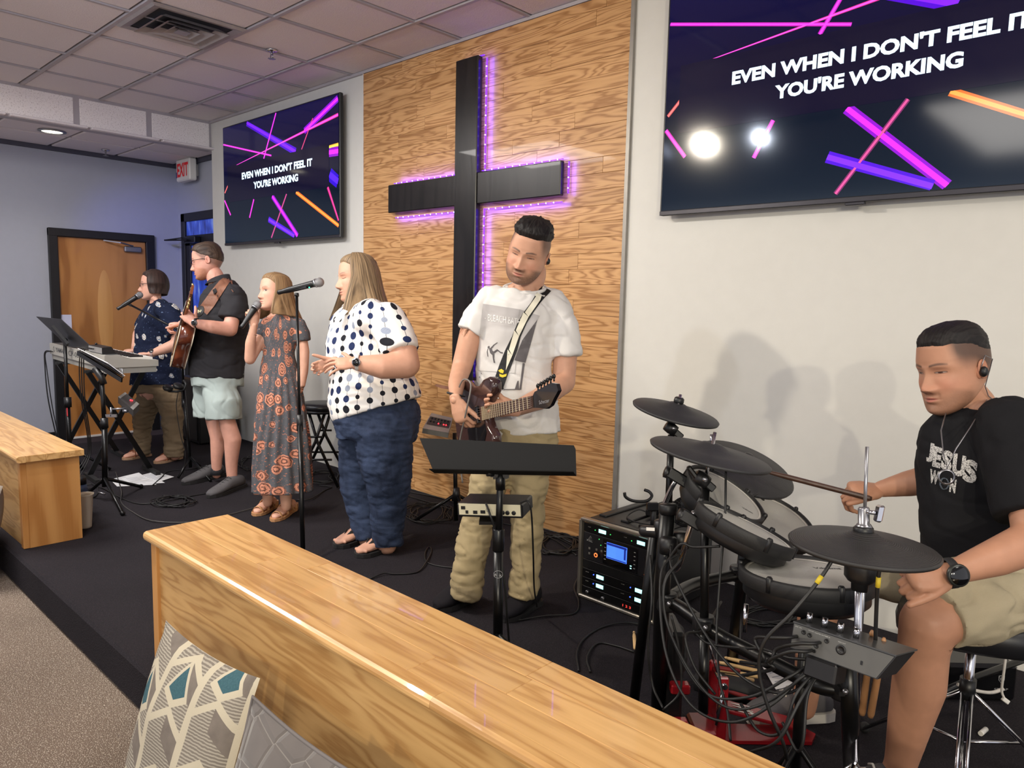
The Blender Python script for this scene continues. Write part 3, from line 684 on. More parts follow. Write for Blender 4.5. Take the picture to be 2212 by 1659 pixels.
def make_cap(fr, name, m, parent, thick=.03, top=.05, seed=1, tuft=.012, lo=None, hi=None):
    """short hair lying on the skull with thickness and tufts"""
    p = fr['p']; H = fr['H']; X, Y, Z, D, f_, th = head_grid(p); nz, nt = X.shape
    q = dict(p)
    if lo: q.update(lo)
    h = hairline(X, Y, Z, q); mk = np.clip(h/.05, 0, 1)
    cen = np.array([0, -.04, .05]); P = np.stack([X, Y-D, Z], -1); d = P-cen; ln = np.linalg.norm(d, axis=-1, keepdims=True); d = d/ln
    tp = np.clip((Z-.22)/.22, 0, 1)
    off = -.012+mk*(.012+thick*(.35+.65*np.clip(h/.2, 0, 1))+top*tp)
    nn = np.zeros_like(off)
    for i in range(nz):
        for j in range(nt):
            if mk[i, j] > 0:
                a = P[i, j]; nn[i, j] = mnoise.noise(V((a[0]*26+seed, a[1]*9, a[2]*20)))+.6*mnoise.noise(V((a[0]*60, a[1]*22, a[2]*60+seed)))
    off = off+mk*nn*tuft
    P = (P+d*off[..., None])
    fw = p.get('sweep', 0)
    if fw: P[..., 1] += fw*tp*mk*np.clip(Y+.1, 0, .4)
    A = np.array([fr['r'], fr['f'], fr['u']]); Wp = np.array(fr['C'])+(P.reshape(-1, 3)*H)@A
    idx = np.arange(nz*nt).reshape(nz, nt); a = idx[:-1]; b = idx[1:]; keep = (np.maximum(mk[:-1], mk[1:]) > 0)
    keep = keep | np.roll(keep, -1, 1)
    qd = np.stack([a, b, np.roll(b, -1, 1), np.roll(a, -1, 1)], -1)[keep]
    me = bpy.data.meshes.new(name); me.from_pydata(Wp.tolist(), [], [tuple(x) for x in qd.tolist()]+[tuple(idx[0].tolist())])
    rad = np.sqrt(P[..., 0]**2+P[..., 1]**2); uvv = np.stack([P[..., 0]*1.1, P[..., 1]*.6+P[..., 2]*.5], -1).reshape(-1, 2) if p.get('comb', 1) else np.stack([rad, P[..., 2]], -1).reshape(-1, 2)
    ul = me.uv_layers.new(name='UVMap'); li = np.empty(len(me.loops), dtype=int); me.loops.foreach_get('vertex_index', li); ul.data.foreach_set('uv', uvv[li].ravel())
    me.polygons.foreach_set('use_smooth', [True]*len(me.polygons)); me.materials.append(m); me.update()
    return link(name, me, parent)
def hairmat(name, a, b, k=60, rough=.55):
    t = NT(name); v = t.coord('UV')
    n = t.noise(t.mapping(v, (k, 2.0, 1)), 1.0, 3, .6); g = t.noise(t.coord(), 220, 2)
    t.bump(t.math('ADD', n, t.math('MULTIPLY', g, .25)), .55, .0025)
    return t.out(t.ramp(n, [(.32, lin(a)), (.66, lin(b))]), rough, 0, .3)
def long_hair(fr, name, m, parent, L, phi0=62, vol=.05, spread=.12, part=.04, fringe=.3, tipn=.03, front_in=0, nphi=64, back=0, lie=.0, seed=3, extra=None):
    """shoulder-length hair: a thick sheet of locks from the parting over the skull and hanging down.
    L length below eye level (head units), phi0 where the front edge starts (deg from straight ahead)"""
    H = fr['H']; r, f, u, C = fr['r'], fr['f'], fr['u'], fr['C']; zz = V((0, 0, 1)); K = 30
    G = []
    for i in range(nphi+1):
        s = -1+2*i/nphi; sg = -1 if s < 0 else 1
        phi = math.radians(180-(180-phi0)*abs(s))*sg; cx, sy = math.sin(phi), math.cos(phi)  # lateral, forward
        edge = abs(s)**6; row = []
        for k in range(K+1):
            t = k/K
            if t < .42:
                e = t/.42; z = .50*math.cos(e*math.pi/2)+.03
                w = .40*math.sin(min(1, e*1.02)*math.pi/2)**.8
                bx = w*cx; by = -.045+w*sy*(1.12 if sy < 0 else 1.0)
                by += edge*.05*(1-e)+edge*e*fringe*.12
                o = vol*(.5+.5*e)
                q = C+r*((bx*(1+o)+part*(1-e))*H)+f*(by*(1+o*.7)*H)+u*((z+vol*.6*(1-e))*H)
            else:
                e = (t-.42)/.58
                bx = .40*cx*(1+vol)*(1+spread*e-.10*math.sin(e*math.pi)); by = -.045*(1+vol*.7)+.40*sy*(1.12 if sy < 0 else 1.0)*(1+vol*.7)
                by += edge*fringe*.12+(-back*e if sy < .2 else front_in*e)-edge*.04*e
                l = L*(1-.06*(edge))*(1+tipn*mnoise.noise(V((i*.7+seed, 3, 1))))
                q = C+r*(bx*H)+f*(by*H)+u*(.03*H)-zz*(e*l*H)
                q += (r*cx*.4+f*sy)*(lie*H*e*e)
            if extra: q = extra(q, s, t)
            n = mnoise.noise(V((i*.55+seed, t*3, 0)))+.6*mnoise.noise(V((i*1.4, t*4, seed)))
            q += (r*cx+f*sy)*(n*.016*H*(.3+t))
            row.append(q)
        G.append(row)
    vs = []; fs = []; uv = []
    n1 = len(G)*(K+1)
    for lay in (0, 1):
        for i, row in enumerate(G):
            for k, q in enumerate(row):
                t = k/K; c = C+u*(.0*H); 
                if lay: d = (q-(C-u*(max(0, t-.42)*L*H))); d = d.normalized() if d.length > 1e-6 else u; q = q-d*(.05*H*(1-.75*max(0, t-.42)/.58)*(1-.6*abs(-1+2*i/nphi)**8))
                vs.append(q); uv.append((i/nphi, t))
    W1 = K+1
    for i in range(nphi):
        for k in range(K):
            a = i*W1+k; fs.append((a, a+1, a+W1+1, a+W1)); b = a+n1; fs.append((b, b+W1, b+W1+1, b+1))
    for k in range(K):
        for i in (0, nphi):
            a = i*W1+k; q = (a, a+n1, a+n1+1, a+1); fs.append(q if i == 0 else q[::-1])
    for i in range(nphi):
        a = i*W1+K; fs.append((a, a+n1, a+n1+W1, a+W1))
    me = bpy.data.meshes.new(name); me.from_pydata([tuple(q) for q in vs], [], fs); me.materials.append(m)
    ul = me.uv_layers.new(name='UVMap'); li = np.empty(len(me.loops), dtype=int); me.loops.foreach_get('vertex_index', li)
    ul.data.foreach_set('uv', np.array(uv)[li].ravel()); me.polygons.foreach_set('use_smooth', [True]*len(me.polygons)); me.update()
    return link(name, me, parent)
# ---- hands ------------------------------------------------------------
def hand(acc, wrist, fdir, palm, L=.185, curl=(30, 35, 20), thumb=(35, 10), skin=None, side=1, spread=6, curls=None, arm=None, vox=.0032, wr=.026):
    """five-fingered hand. fdir: wrist to knuckles, palm: direction the palm faces, side: +1 thumb on fdir x palm side"""
    w = V(wrist); f = V(fdir).normalized(); n = V(palm); n = (n-f*n.dot(f)).normalized(); x = f.cross(n)*side
    mb = MB(); pl = L*.46
    mb.tube([w-f*.015, w+f*pl*.25, w+f*pl*.6, w+f*pl*.95], [wr, L*.175, L*.215, L*.20], 12, flat=.5, lat=x, round_=True)
    mb.ball(w+f*pl*.35+x*L*.10+n*L*.05, L*.10, L*.17, L*.09, ax=(x, f, n), n=12, m=8)
    if arm: mb.tube([V(arm[0]), w], [arm[1], wr], 12, round_=True)
    lens = (.50, .56, .53, .43); offs = (.155, .052, -.052, -.150); rad = (.048, .050, .047, .042)
    for i in range(4):
        cu = curls[i] if curls else curl
        b = w+f*(pl*(.92, .98, .95, .86)[i])+x*(L*offs[i])+n*L*.0
        d = f; sp = math.radians(spread*(1.5, .5, -.5, -1.5)[i]); d = (f*math.cos(sp)+x*math.sin(sp)).normalized()
        pts = [b-d*L*.10, b]; rs = [L*rad[i], L*rad[i]*1.02]; ang = 0; q = b; ll = L*lens[i]
        for k, fr_ in enumerate((.46, .30, .24)):
            ang += math.radians(cu[k]); dd = d*math.cos(ang)+n*math.sin(ang); q = q+dd*(ll*fr_); pts.append(q); rs.append(L*rad[i]*(.95, .86, .74)[k])
        mb.tube(pts, rs, 10, round_=True)
    a1, a2 = math.radians(thumb[0]), math.radians(thumb[1])
    b = w+f*pl*.22+x*L*.13+n*L*.03
    d1 = (f*math.cos(a1)+x*math.sin(a1)*.8+n*math.sin(a1)*.45).normalized(); q1 = b+d1*L*.22
    d2 = (f*math.cos(a2)+x*math.sin(a2)+n*.35).normalized(); q2 = q1+d2*L*.17; q3 = q2+(d2*.9+f*.2).normalized()*L*.13
    mb.tube([b-d1*L*.05, b, q1, q2, q3], [L*.07, L*.078, L*.062, L*.056, L*.046], 10, round_=True)
    vs, fs, nm = eval_blob(mb, vox, 3)
    sk = np.asarray(skin); c = np.tile(sk, (len(vs), 1)); dist = ((vs-np.array(w))@np.array(f))/L
    k = np.clip((dist-.45)/.5, 0, 1)[:, None]*.25; c = c*(1-k)+c*np.array([1.0, .78, .74])*k
    acc.add(vs, fs, c)
def body(parts, acc, skin, vox=.007, smooth=8):
    """parts: list of (points, radii[, flat, lat]) joined into one continuous surface"""
    mb = MB()
    for q in parts:
        pts, rs = q[0], q[1]; flat = q[2] if len(q) > 2 else 1.0; lat = q[3] if len(q) > 3 else None
        mb.tube(pts, rs, 18, flat=flat, lat=lat, round_=True)
    vs, fs, nm = eval_blob(mb, vox, smooth); acc.cov = (acc.n, acc.n+len(vs)); acc.add(vs, fs, skin)
def cloth(name, parts, m, parent, vox=.008, smooth=10, folds=.004, fs_=(14, 14, 5), axis=None, seed=0, fn=None, cutz=None, extra=None):
    mb = MB()
    for q in parts:
        pts, rs = q[0], q[1]; flat = q[2] if len(q) > 2 else 1.0; lat = q[3] if len(q) > 3 else None
        mb.tube(pts, rs, 24, flat=flat, lat=lat, round_=(q[4] if len(q) > 4 else True))
    if extra: extra(mb)
    vs, fs, nm = eval_blob(mb, vox, smooth)
    if folds:
        a, b, c = fs_
        o = np.array([mnoise.noise(V((x*a+seed, y*b, z*c)))+.5*mnoise.noise(V((x*a*2.3, y*b*2.3+seed, z*c*2.6))) for x, y, z in vs])
        w = np.array([abs(mnoise.noise(V((x*a*.8+9, y*b*.8, z*c*1.9+x*3+seed)))) for x, y, z in vs])
        vs = vs+nm*((o*1.25-np.clip(.16-w, 0, .16)*5)*folds)[:, None]
    if fn is not None: vs = fn(vs, nm)
    me = bpy.data.meshes.new(name); me.from_pydata(vs.tolist(), [], [tuple(x) for x in (fs.tolist() if isinstance(fs, np.ndarray) else fs)])
    me.materials.append(m); me.polygons.foreach_set('use_smooth', [True]*len(me.polygons))
    if axis is not None:   # wrap-around pattern coordinates in metres: around the body axis, and height
        c0, rad = axis; c0 = np.array(c0); li = np.empty(len(me.loops), dtype=int); me.loops.foreach_get('vertex_index', li)
        d = vs-c0; t0 = math.atan2(T_.y, T_.x); an = np.arctan2(d[:, 1], d[:, 0])-t0; an = (an+math.pi) % (2*math.pi)-math.pi
        uv = np.stack([an*rad, vs[:, 2]], 1)[li]; ul = me.uv_layers.new(name='UVMap'); ul.data.foreach_set('uv', uv.ravel())
    me.update(); return link(name, me, parent)
def fabric(name, c, vary=.05, rough=.88, bs=700, bump=.25):
    t = NT(name); v = t.coord(); n = t.noise(v, 9, 3); c = lin(c)
    lo = tuple(x*(1-vary) for x in c[:3])+(1,); hi = tuple(x*(1+vary) for x in c[:3])+(1,)
    t.bump(t.math('ADD', t.noise(v, bs, 2), t.math('MULTIPLY', t.noise(t.mapping(v, (1, 1, .45)), 22, 2), 1.8)), bump, .004)
    return t.out(t.ramp(n, [(.3, lo), (.7, hi)]), rough, 0, .2)
def watch(parent, c, ax, out, r, face_r, mband, mface, name='wristwatch', case=None):
    """band around the wrist and a round face"""
    c = V(c); ax = V(ax).normalized(); o = V(out); o = (o-ax*o.dot(ax)).normalized()
    b = obj(name, MB().lathe(c-ax*.010, ax, [(r, 0), (r+.003, .001), (r+.003, .019), (r, .020)], 24, False), mband, parent)
    obj('watch_case', MB().lathe(c+o*(r-.002), o, [(face_r, 0), (face_r+.001, .006), (face_r-.002, .010), (.001, .010)], 24), case or M_STEEL, b)
    obj('watch_face', MB().lathe(c+o*(r+.0082), o, [(face_r-.004, 0), (face_r-.005, .001), (.001, .001)], 24), mface, b)
    return b
def project_on(target, mb, direction, lift=.002):
    """drape flat artwork onto a garment along a direction"""
    from mathutils.bvhtree import BVHTree
    me = target.data
    bt = BVHTree.FromPolygons([v.co for v in me.vertices], [p.vertices for p in me.polygons]); new = []
    for v in mb.v:
        d = (V(v)-V(direction)).normalized()
        h = bt.ray_cast(V(v)-d*1.0, d)
        if h[0] is None: h = bt.find_nearest(V(v))
        new.append(tuple(h[0]-d*lift))
    mb.v = new; return mb
def fit_under(t, margin=.005, reach=.04):
    """keeps the skin below the clothes of a person"""
    from mathutils.bvhtree import BVHTree
    kids = [o for o in bpy.data.objects if o.parent == t]
    bd = [o for o in kids if o.name.split('.')[0] == 'body'][0]
    a, b = COV[bd.name]; V_ = bd.data.vertices; n = len(V_)
    co_ = np.empty(n*3); V_.foreach_get('co', co_); co_ = co_.reshape(-1, 3); no_ = np.empty(n*3); V_.foreach_get('normal', no_); no_ = no_.reshape(-1, 3)
    for c in kids:
        if c.name.split('.')[0] not in ('t_shirt', 'trousers', 'tunic', 'jeans', 'dress', 'polo_shirt', 'shorts', 'blouse'): continue
        m = len(c.data.vertices); cc = np.empty(m*3); c.data.vertices.foreach_get('co', cc); cc = cc.reshape(-1, 3)
        # voxel lookup of cells near the garment keeps this quick
        near = set(map(tuple, np.floor(cc/.04).astype(int).tolist()))
        kd = BVHTree.FromPolygons(cc.tolist(), [p.vertices for p in c.data.polygons])
        cell = np.floor(co_[a:b]/.04).astype(int)
        for i, q in enumerate(map(tuple, cell.tolist())):
            if q not in near: continue
            v = V(co_[a+i]); h = kd.find_nearest(v, reach)
            if h[0] is None: continue
            s_ = (v-h[0]).dot(h[1])
            if s_ > -margin and float(V(no_[a+i]).dot(h[1])) > .25: co_[a+i] = h[0]-h[1]*margin
    V_.foreach_set('co', co_.ravel()); bd.data.update()
def subdiv(mb, n=1, maxlen=.01):
    """split long edges of flat artwork so that it can be draped"""
    bm = bmesh.new(); vs = [bm.verts.new(v) for v in mb.v]
    mis = []
    for f, mi in zip(mb.f, mb.mi):
        try: bf = bm.faces.new([vs[i] for i in f]); bf.material_index = mi
        except ValueError: pass
    bmesh.ops.triangulate(bm, faces=bm.faces[:])
    for _ in range(n):
        es = [e for e in bm.edges if e.calc_length() > maxlen]
        if not es: break
        bmesh.ops.subdivide_edges(bm, edges=es, cuts=1); bmesh.ops.triangulate(bm, faces=[f for f in bm.faces if len(f.verts) > 3])
    out = MB(); bm.verts.index_update()
    out.v = [tuple(v.co) for v in bm.verts]; out.f = [tuple(v.index for v in f.verts) for f in bm.faces]; out.mi = [f.material_index for f in bm.faces]; out.sm = [True]*len(out.f)
    bm.free(); return out
def earbud(parent, fr, side, m=None):
    q = fr['C']+fr['r']*(side*.352*fr['H'])+fr['f']*(-.055*fr['H'])+fr['u']*(-.055*fr['H'])
    return obj('earpiece', MB().ball(q, .012, .012, .015, n=10, m=8), m or M_BLKPL, parent)
# ---- pattern materials -------------------------------------------------
def _dots():
    t = NT('polka_dot_cloth'); uv = t.coord('UV'); u, v, _ = t.sep(uv)
    cw, chh = .066, .056
    ui = t.math('DIVIDE', u, cw); col_i = t.math('FLOOR', ui); fu = t.math('SUBTRACT', t.math('FRACT', ui), .5)
    off = t.math('FRACT', t.math('MULTIPLY', t.math('SINE', t.math('MULTIPLY', col_i, 12.9)), 43.7))
    vi = t.math('ADD', t.math('DIVIDE', v, chh), off); row = t.math('FLOOR', vi); fv = t.math('SUBTRACT', t.math('FRACT', vi), .5)
    wn = t.new('ShaderNodeTexWhiteNoise', {'Vector': t.comb(col_i, row, 0.0)}, noise_dimensions='3D'); rnd = wn.outputs[0]; r2 = t.sep(wn.outputs[1])[1]
    du = t.math('MULTIPLY', fu, cw); dv = t.math('MULTIPLY', fv, chh)
    dist = t.math('SQRT', t.math('ADD', t.math('MULTIPLY', du, du), t.math('MULTIPLY', dv, dv)))
    rad = t.math('ADD', t.math('MULTIPLY', rnd, .0115), .0105)
    inside = t.math('LESS_THAN', dist, rad); line = t.math('LESS_THAN', t.math('ABSOLUTE', du), .0011)
    scr = t.math('GREATER_THAN', t.math('SINE', t.math('MULTIPLY', t.math('ADD', v, t.math('MULTIPLY', u, .35)), 1500.0)), -.1)
    navy = t.mix(t.math('GREATER_THAN', r2, .45), lin((26, 28, 36)), lin((34, 46, 84)))
    scrib = t.mix(scr, lin((190, 195, 205)), lin((70, 90, 125)))
    dc = t.mix(t.math('GREATER_THAN', r2, .82), navy, scrib)
    base = t.mix(line, lin((232, 228, 224)), lin((60, 62, 72)))
    t.bump(t.noise(t.coord(), 20, 2), .25, .006)
    return t.out(t.mix(inside, base, dc), .8, 0, .2)
def _flowers(name, ground, ground2, petals, petals2, cell, r0, r1, wob, dens, uvc=True, speck=None):
    t = NT(name); uv = t.coord('UV')
    w = t.noise(uv, 40, 2); p = t.vmath('ADD', uv, t.vmath('MULTIPLY', t.comb(w, t.math('SUBTRACT', 1.0, w), 0.0), (wob, wob, 0)))
    vo = t.new('ShaderNodeTexVoronoi', {'Vector': p, 'Scale': 1/cell, 'Randomness': .75}, voronoi_dimensions='2D')
    d = vo.outputs['Distance']; rc = t.sep(vo.outputs['Color'])[0]
    rad = t.math('ADD', t.math('MULTIPLY', rc, r1-r0), r0)
    fl = t.math('LESS_THAN', d, rad)
    tex = t.noise(uv, 190, 3, .7); ringp = t.math('SINE', t.math('MULTIPLY', d, 34.0))
    pc = t.mix(t.math('GREATER_THAN', t.math('ADD', tex, t.math('MULTIPLY', ringp, .14)), .47), lin(petals2), lin(petals))
    g = t.mix(t.noise(uv, 25, 3), lin(ground), lin(ground2))
    if speck:
        sp = t.math('GREATER_THAN', t.noise(uv, speck[1], 3, .65), speck[2]); g = t.mix(sp, g, lin(speck[0]))
    keep = t.math('GREATER_THAN', t.sep(vo.outputs['Color'])[1], dens)
    t.bump(t.noise(t.coord(), 24, 2), .25, .006)
    return t.out(t.mix(t.math('MULTIPLY', fl, keep), g, pc), .85, 0, .15)
M_DOTS = _dots()
M_DRESS = _flowers('floral_dress_cloth', (72, 74, 78), (98, 98, 102), (206, 140, 114), (104, 72, 64), .095, .20, .46, .018, .12, speck=((190, 120, 95), 75, .62))
M_BLOUSE = _flowers('navy_floral_cloth', (22, 28, 48), (30, 38, 62), (225, 215, 200), (120, 140, 165), .085, .10, .34, .03, .42, speck=((110, 130, 165), 60, .66))
def _denim():
    t = NT('dark_denim'); v = t.coord(); n = t.noise(t.mapping(v, (1, 1, .5)), 6, 4, .6)
    g = t.noise(t.mapping(v, (1, 1, .3)), 420, 2); t.bump(t.math('ADD', t.noise(t.mapping(v, (1, 1, 1.6)), 16, 3), t.math('MULTIPLY', g, .3)), .5, .008)
    return t.out(t.ramp(t.math('ADD', n, t.math('MULTIPLY', g, .15)), [(.4, lin((26, 33, 50))), (.72, lin((54, 66, 92)))]), .85, 0, .2)
M_DENIM = _denim()
M_WTEE = fabric('white_cotton', (216, 213, 210), .02, bump=.35); M_BTEE = fabric('black_cotton', (24, 24, 27), .08, bump=.2)
M_POLO = fabric('charcoal_knit', (50, 49, 52), .06); M_KHAKI = fabric('khaki_twill', (170, 153, 118), .06, bump=.5)
M_KHAKI2 = fabric('dark_khaki_twill', (132, 114, 90), .07, bump=.4); M_SHORT = fabric('pale_green_cotton', (168, 180, 176), .03, bump=.3)
M_TANSH = fabric('tan_cotton', (172, 160, 134), .06, bump=.4); M_SHOEG = fabric('grey_knit_shoe', (92, 90, 92), .18, bump=.5)
M_SHOED = fabric('black_suede', (30, 28, 32), .12); M_LEATH = mat('tan_leather', (190, 140, 96), .5); M_LEATHB = mat('brown_leather', (142, 84, 56), .45, bump=.15, bs=120)
M_SOLE = mat('pale_sole', (205, 200, 190), .6); M_SOLEB = mat('black_sole', (34, 33, 34), .7)
M_FACEGL = mat('black_glass', (8, 8, 10), .08, vary=0, spec=.6)
def foot(acc_or_mb, heel, toe, w, h, lift=.0, m=9, n=14, ank=None):
    """rings of a foot or shoe from heel to toe standing at z=lift"""
    a, b = V(heel), V(toe); a.z = b.z = 0; d = b-a; L = d.length; d.normalize(); x = V((-d.y, d.x, 0)); R0 = []
    prof = [(0, .45, .55), (.04, .72, .85), (.14, .86, 1.0), (.3, .84, 1.05), (.45, .88, .92), (.6, .98, .72), (.75, 1.0, .55), (.88, .84, .44), (.96, .58, .36), (1.0, .3, .22)]
    for t, ww, hh in prof:
        c = a+d*(L*t); r_ = []
        for j in range(n):
            an = 2*math.pi*j/n; cx, sz = math.cos(an), math.sin(an)
            z = lift+(h*hh)*(.5+.5*math.copysign(abs(sz)**.7, sz))
            r_.append(c+x*(w/2*ww*math.copysign(abs(cx)**.75, cx))*(1-.25*max(0, sz))+V((0, 0, z)))
        R0.append(r_[::-1])
    return acc_or_mb.rings(R0)
def shoe(name, parent, heel, toe, w, h, m_up, m_sole, sole=.022, ankle=None, laces=None):
    s = obj(name, foot(MB(), heel, toe, w, h, sole*.7), m_up, parent)
    a, b = V(heel), V(toe); a.z = b.z = 0; d = (b-a).normalized(); L = (b-a).length; x = V((-d.y, d.x, 0)); R0 = []
    out = [(0, .25), (.03, .40), (.12, .46), (.35, .43), (.62, .52), (.8, .50), (.93, .36), (1.02, .12)]
    pl = [a+d*(L*t-.006)+x*(w*k) for t, k in out]+[a+d*(L*t-.006)-x*(w*k) for t, k in out[::-1]]
    pl = [p+V((0, 0, .002)) for p in pl]
    obj('sole', MB().prism(pl, (0, 0, sole)), m_sole, s)
    if laces:
        mb = MB()
        for k in range(4):
            c = a+d*(L*(.42+.08*k)); z = sole+h*(.98-.13*k); mb.tube([c-x*w*.2+V((0, 0, z-.012)), c+V((0, 0, z+.002)), c+x*w*.2+V((0, 0, z-.012))], .0035, 6)
        obj('laces', mb, laces, s)
    return s
def sandal(name, parent, heel, toe, w, m_strap, m_sole, sole=.018, straps=((.35, .3), (.62, .1)), thong=False, heelblock=0):
    a, b = V(heel), V(toe); a.z = b.z = 0; d = (b-a).normalized(); L = (b-a).length; x = V((-d.y, d.x, 0))
    out = [(-.03, .25), (.0, .38), (.12, .46), (.35, .42), (.62, .52), (.82, .52), (.96, .38), (1.05, .12)]
    pl = [a+d*(L*t)+x*(w*k*1.05) for t, k in out]+[a+d*(L*t)-x*(w*k*1.05) for t, k in out[::-1]]
    z0 = heelblock
    s = obj(name, MB().prism([p+V((0, 0, .002+z0*.0)) for p in pl], (0, 0, sole)), m_sole, parent)
    if heelblock: obj('heel', MB().prism([p+V((0, 0, .002)) for p in pl[:3]+pl[-3:]], (0, 0, heelblock)), m_strap, s)
    def H(t): return sole+.005+np.interp(t, [0, .3, .45, .6, .75, 1], [.06, .064, .056, .044, .034, .02])*1.0
    def arc(ta, tb, wd):
        mb = MB(); P = []
        for k in range(9):
            q = k/8; sd = (q-.5)*2; t = ta+(tb-ta)*q
            P.append(a+d*(L*t)+x*(sd*w*.47)+V((0, 0, .012+(H((ta+tb)/2)-.008)*(1-abs(sd)**2.6))))
        return mb.tube(P, wd, 6, flat=.25, lat=d)
    for i, (ta, tb) in enumerate(straps): obj('strap', arc(ta, tb, .012), m_strap, s)
    if thong:
        mb = MB(); c0 = a+d*(L*.80)+V((0, 0, sole+.012))
        for sg in (-1, 1): mb.tube([c0, a+d*(L*.64)+x*(sg*w*.2)+V((0, 0, H(.62)+.004)), a+d*(L*.45)+x*(sg*w*.42)+V((0, 0, .035)), a+d*(L*.34)+x*(sg*w*.46)+V((0, 0, .02))], [.007, .013, .014, .010], 8, flat=.35, lat=(0, 0, 1))
        obj('strap', mb, m_strap, s)
    return s
def glasses(parent, fr, m, w=1.0, hh=.048):
    C, r, f, u, H = fr['C'], fr['r'], fr['f'], fr['u'], fr['H']; mb = MB()
    def P(x, y, z): return C+r*(x*H)+f*(y*H)+u*(z*H)
    for s in (-1, 1):
        mb.tube([P(s*.145+.082*w*math.copysign(abs(math.cos(a))**.75, math.cos(a)), .405, .0+hh*math.copysign(abs(math.sin(a))**.8, math.sin(a))) for a in [2*math.pi*k/20 for k in range(21)]], .0022, 6)
        mb.tube([P(s*.228, .40, .02), P(s*.325, .30, .03), P(s*.342, .05, .02), P(s*.335, -.06, -.02)], .0022, 6)
    mb.tube([P(-.062, .405, .012), P(0, .42, .02), P(.062, .405, .012)], .0022, 6)
    return obj('glasses', mb, m, parent)
def person(label, base, group=None): return thing('person', label, 'person', base, group)
HB = hairmat('black_hair', (13, 11, 12), (34, 29, 29), 70, .6); HBR = hairmat('brown_hair', (34, 24, 21), (66, 48, 42), 30); HLB = hairmat('light_brown_hair', (92, 70, 48), (160, 128, 92), 50)
HST = hairmat('streaked_brown_hair', (56, 44, 36), (164, 138, 106), 75); HSB = hairmat('short_brown_hair', (44, 33, 28), (84, 66, 54))
up = V((0, 0, 1))
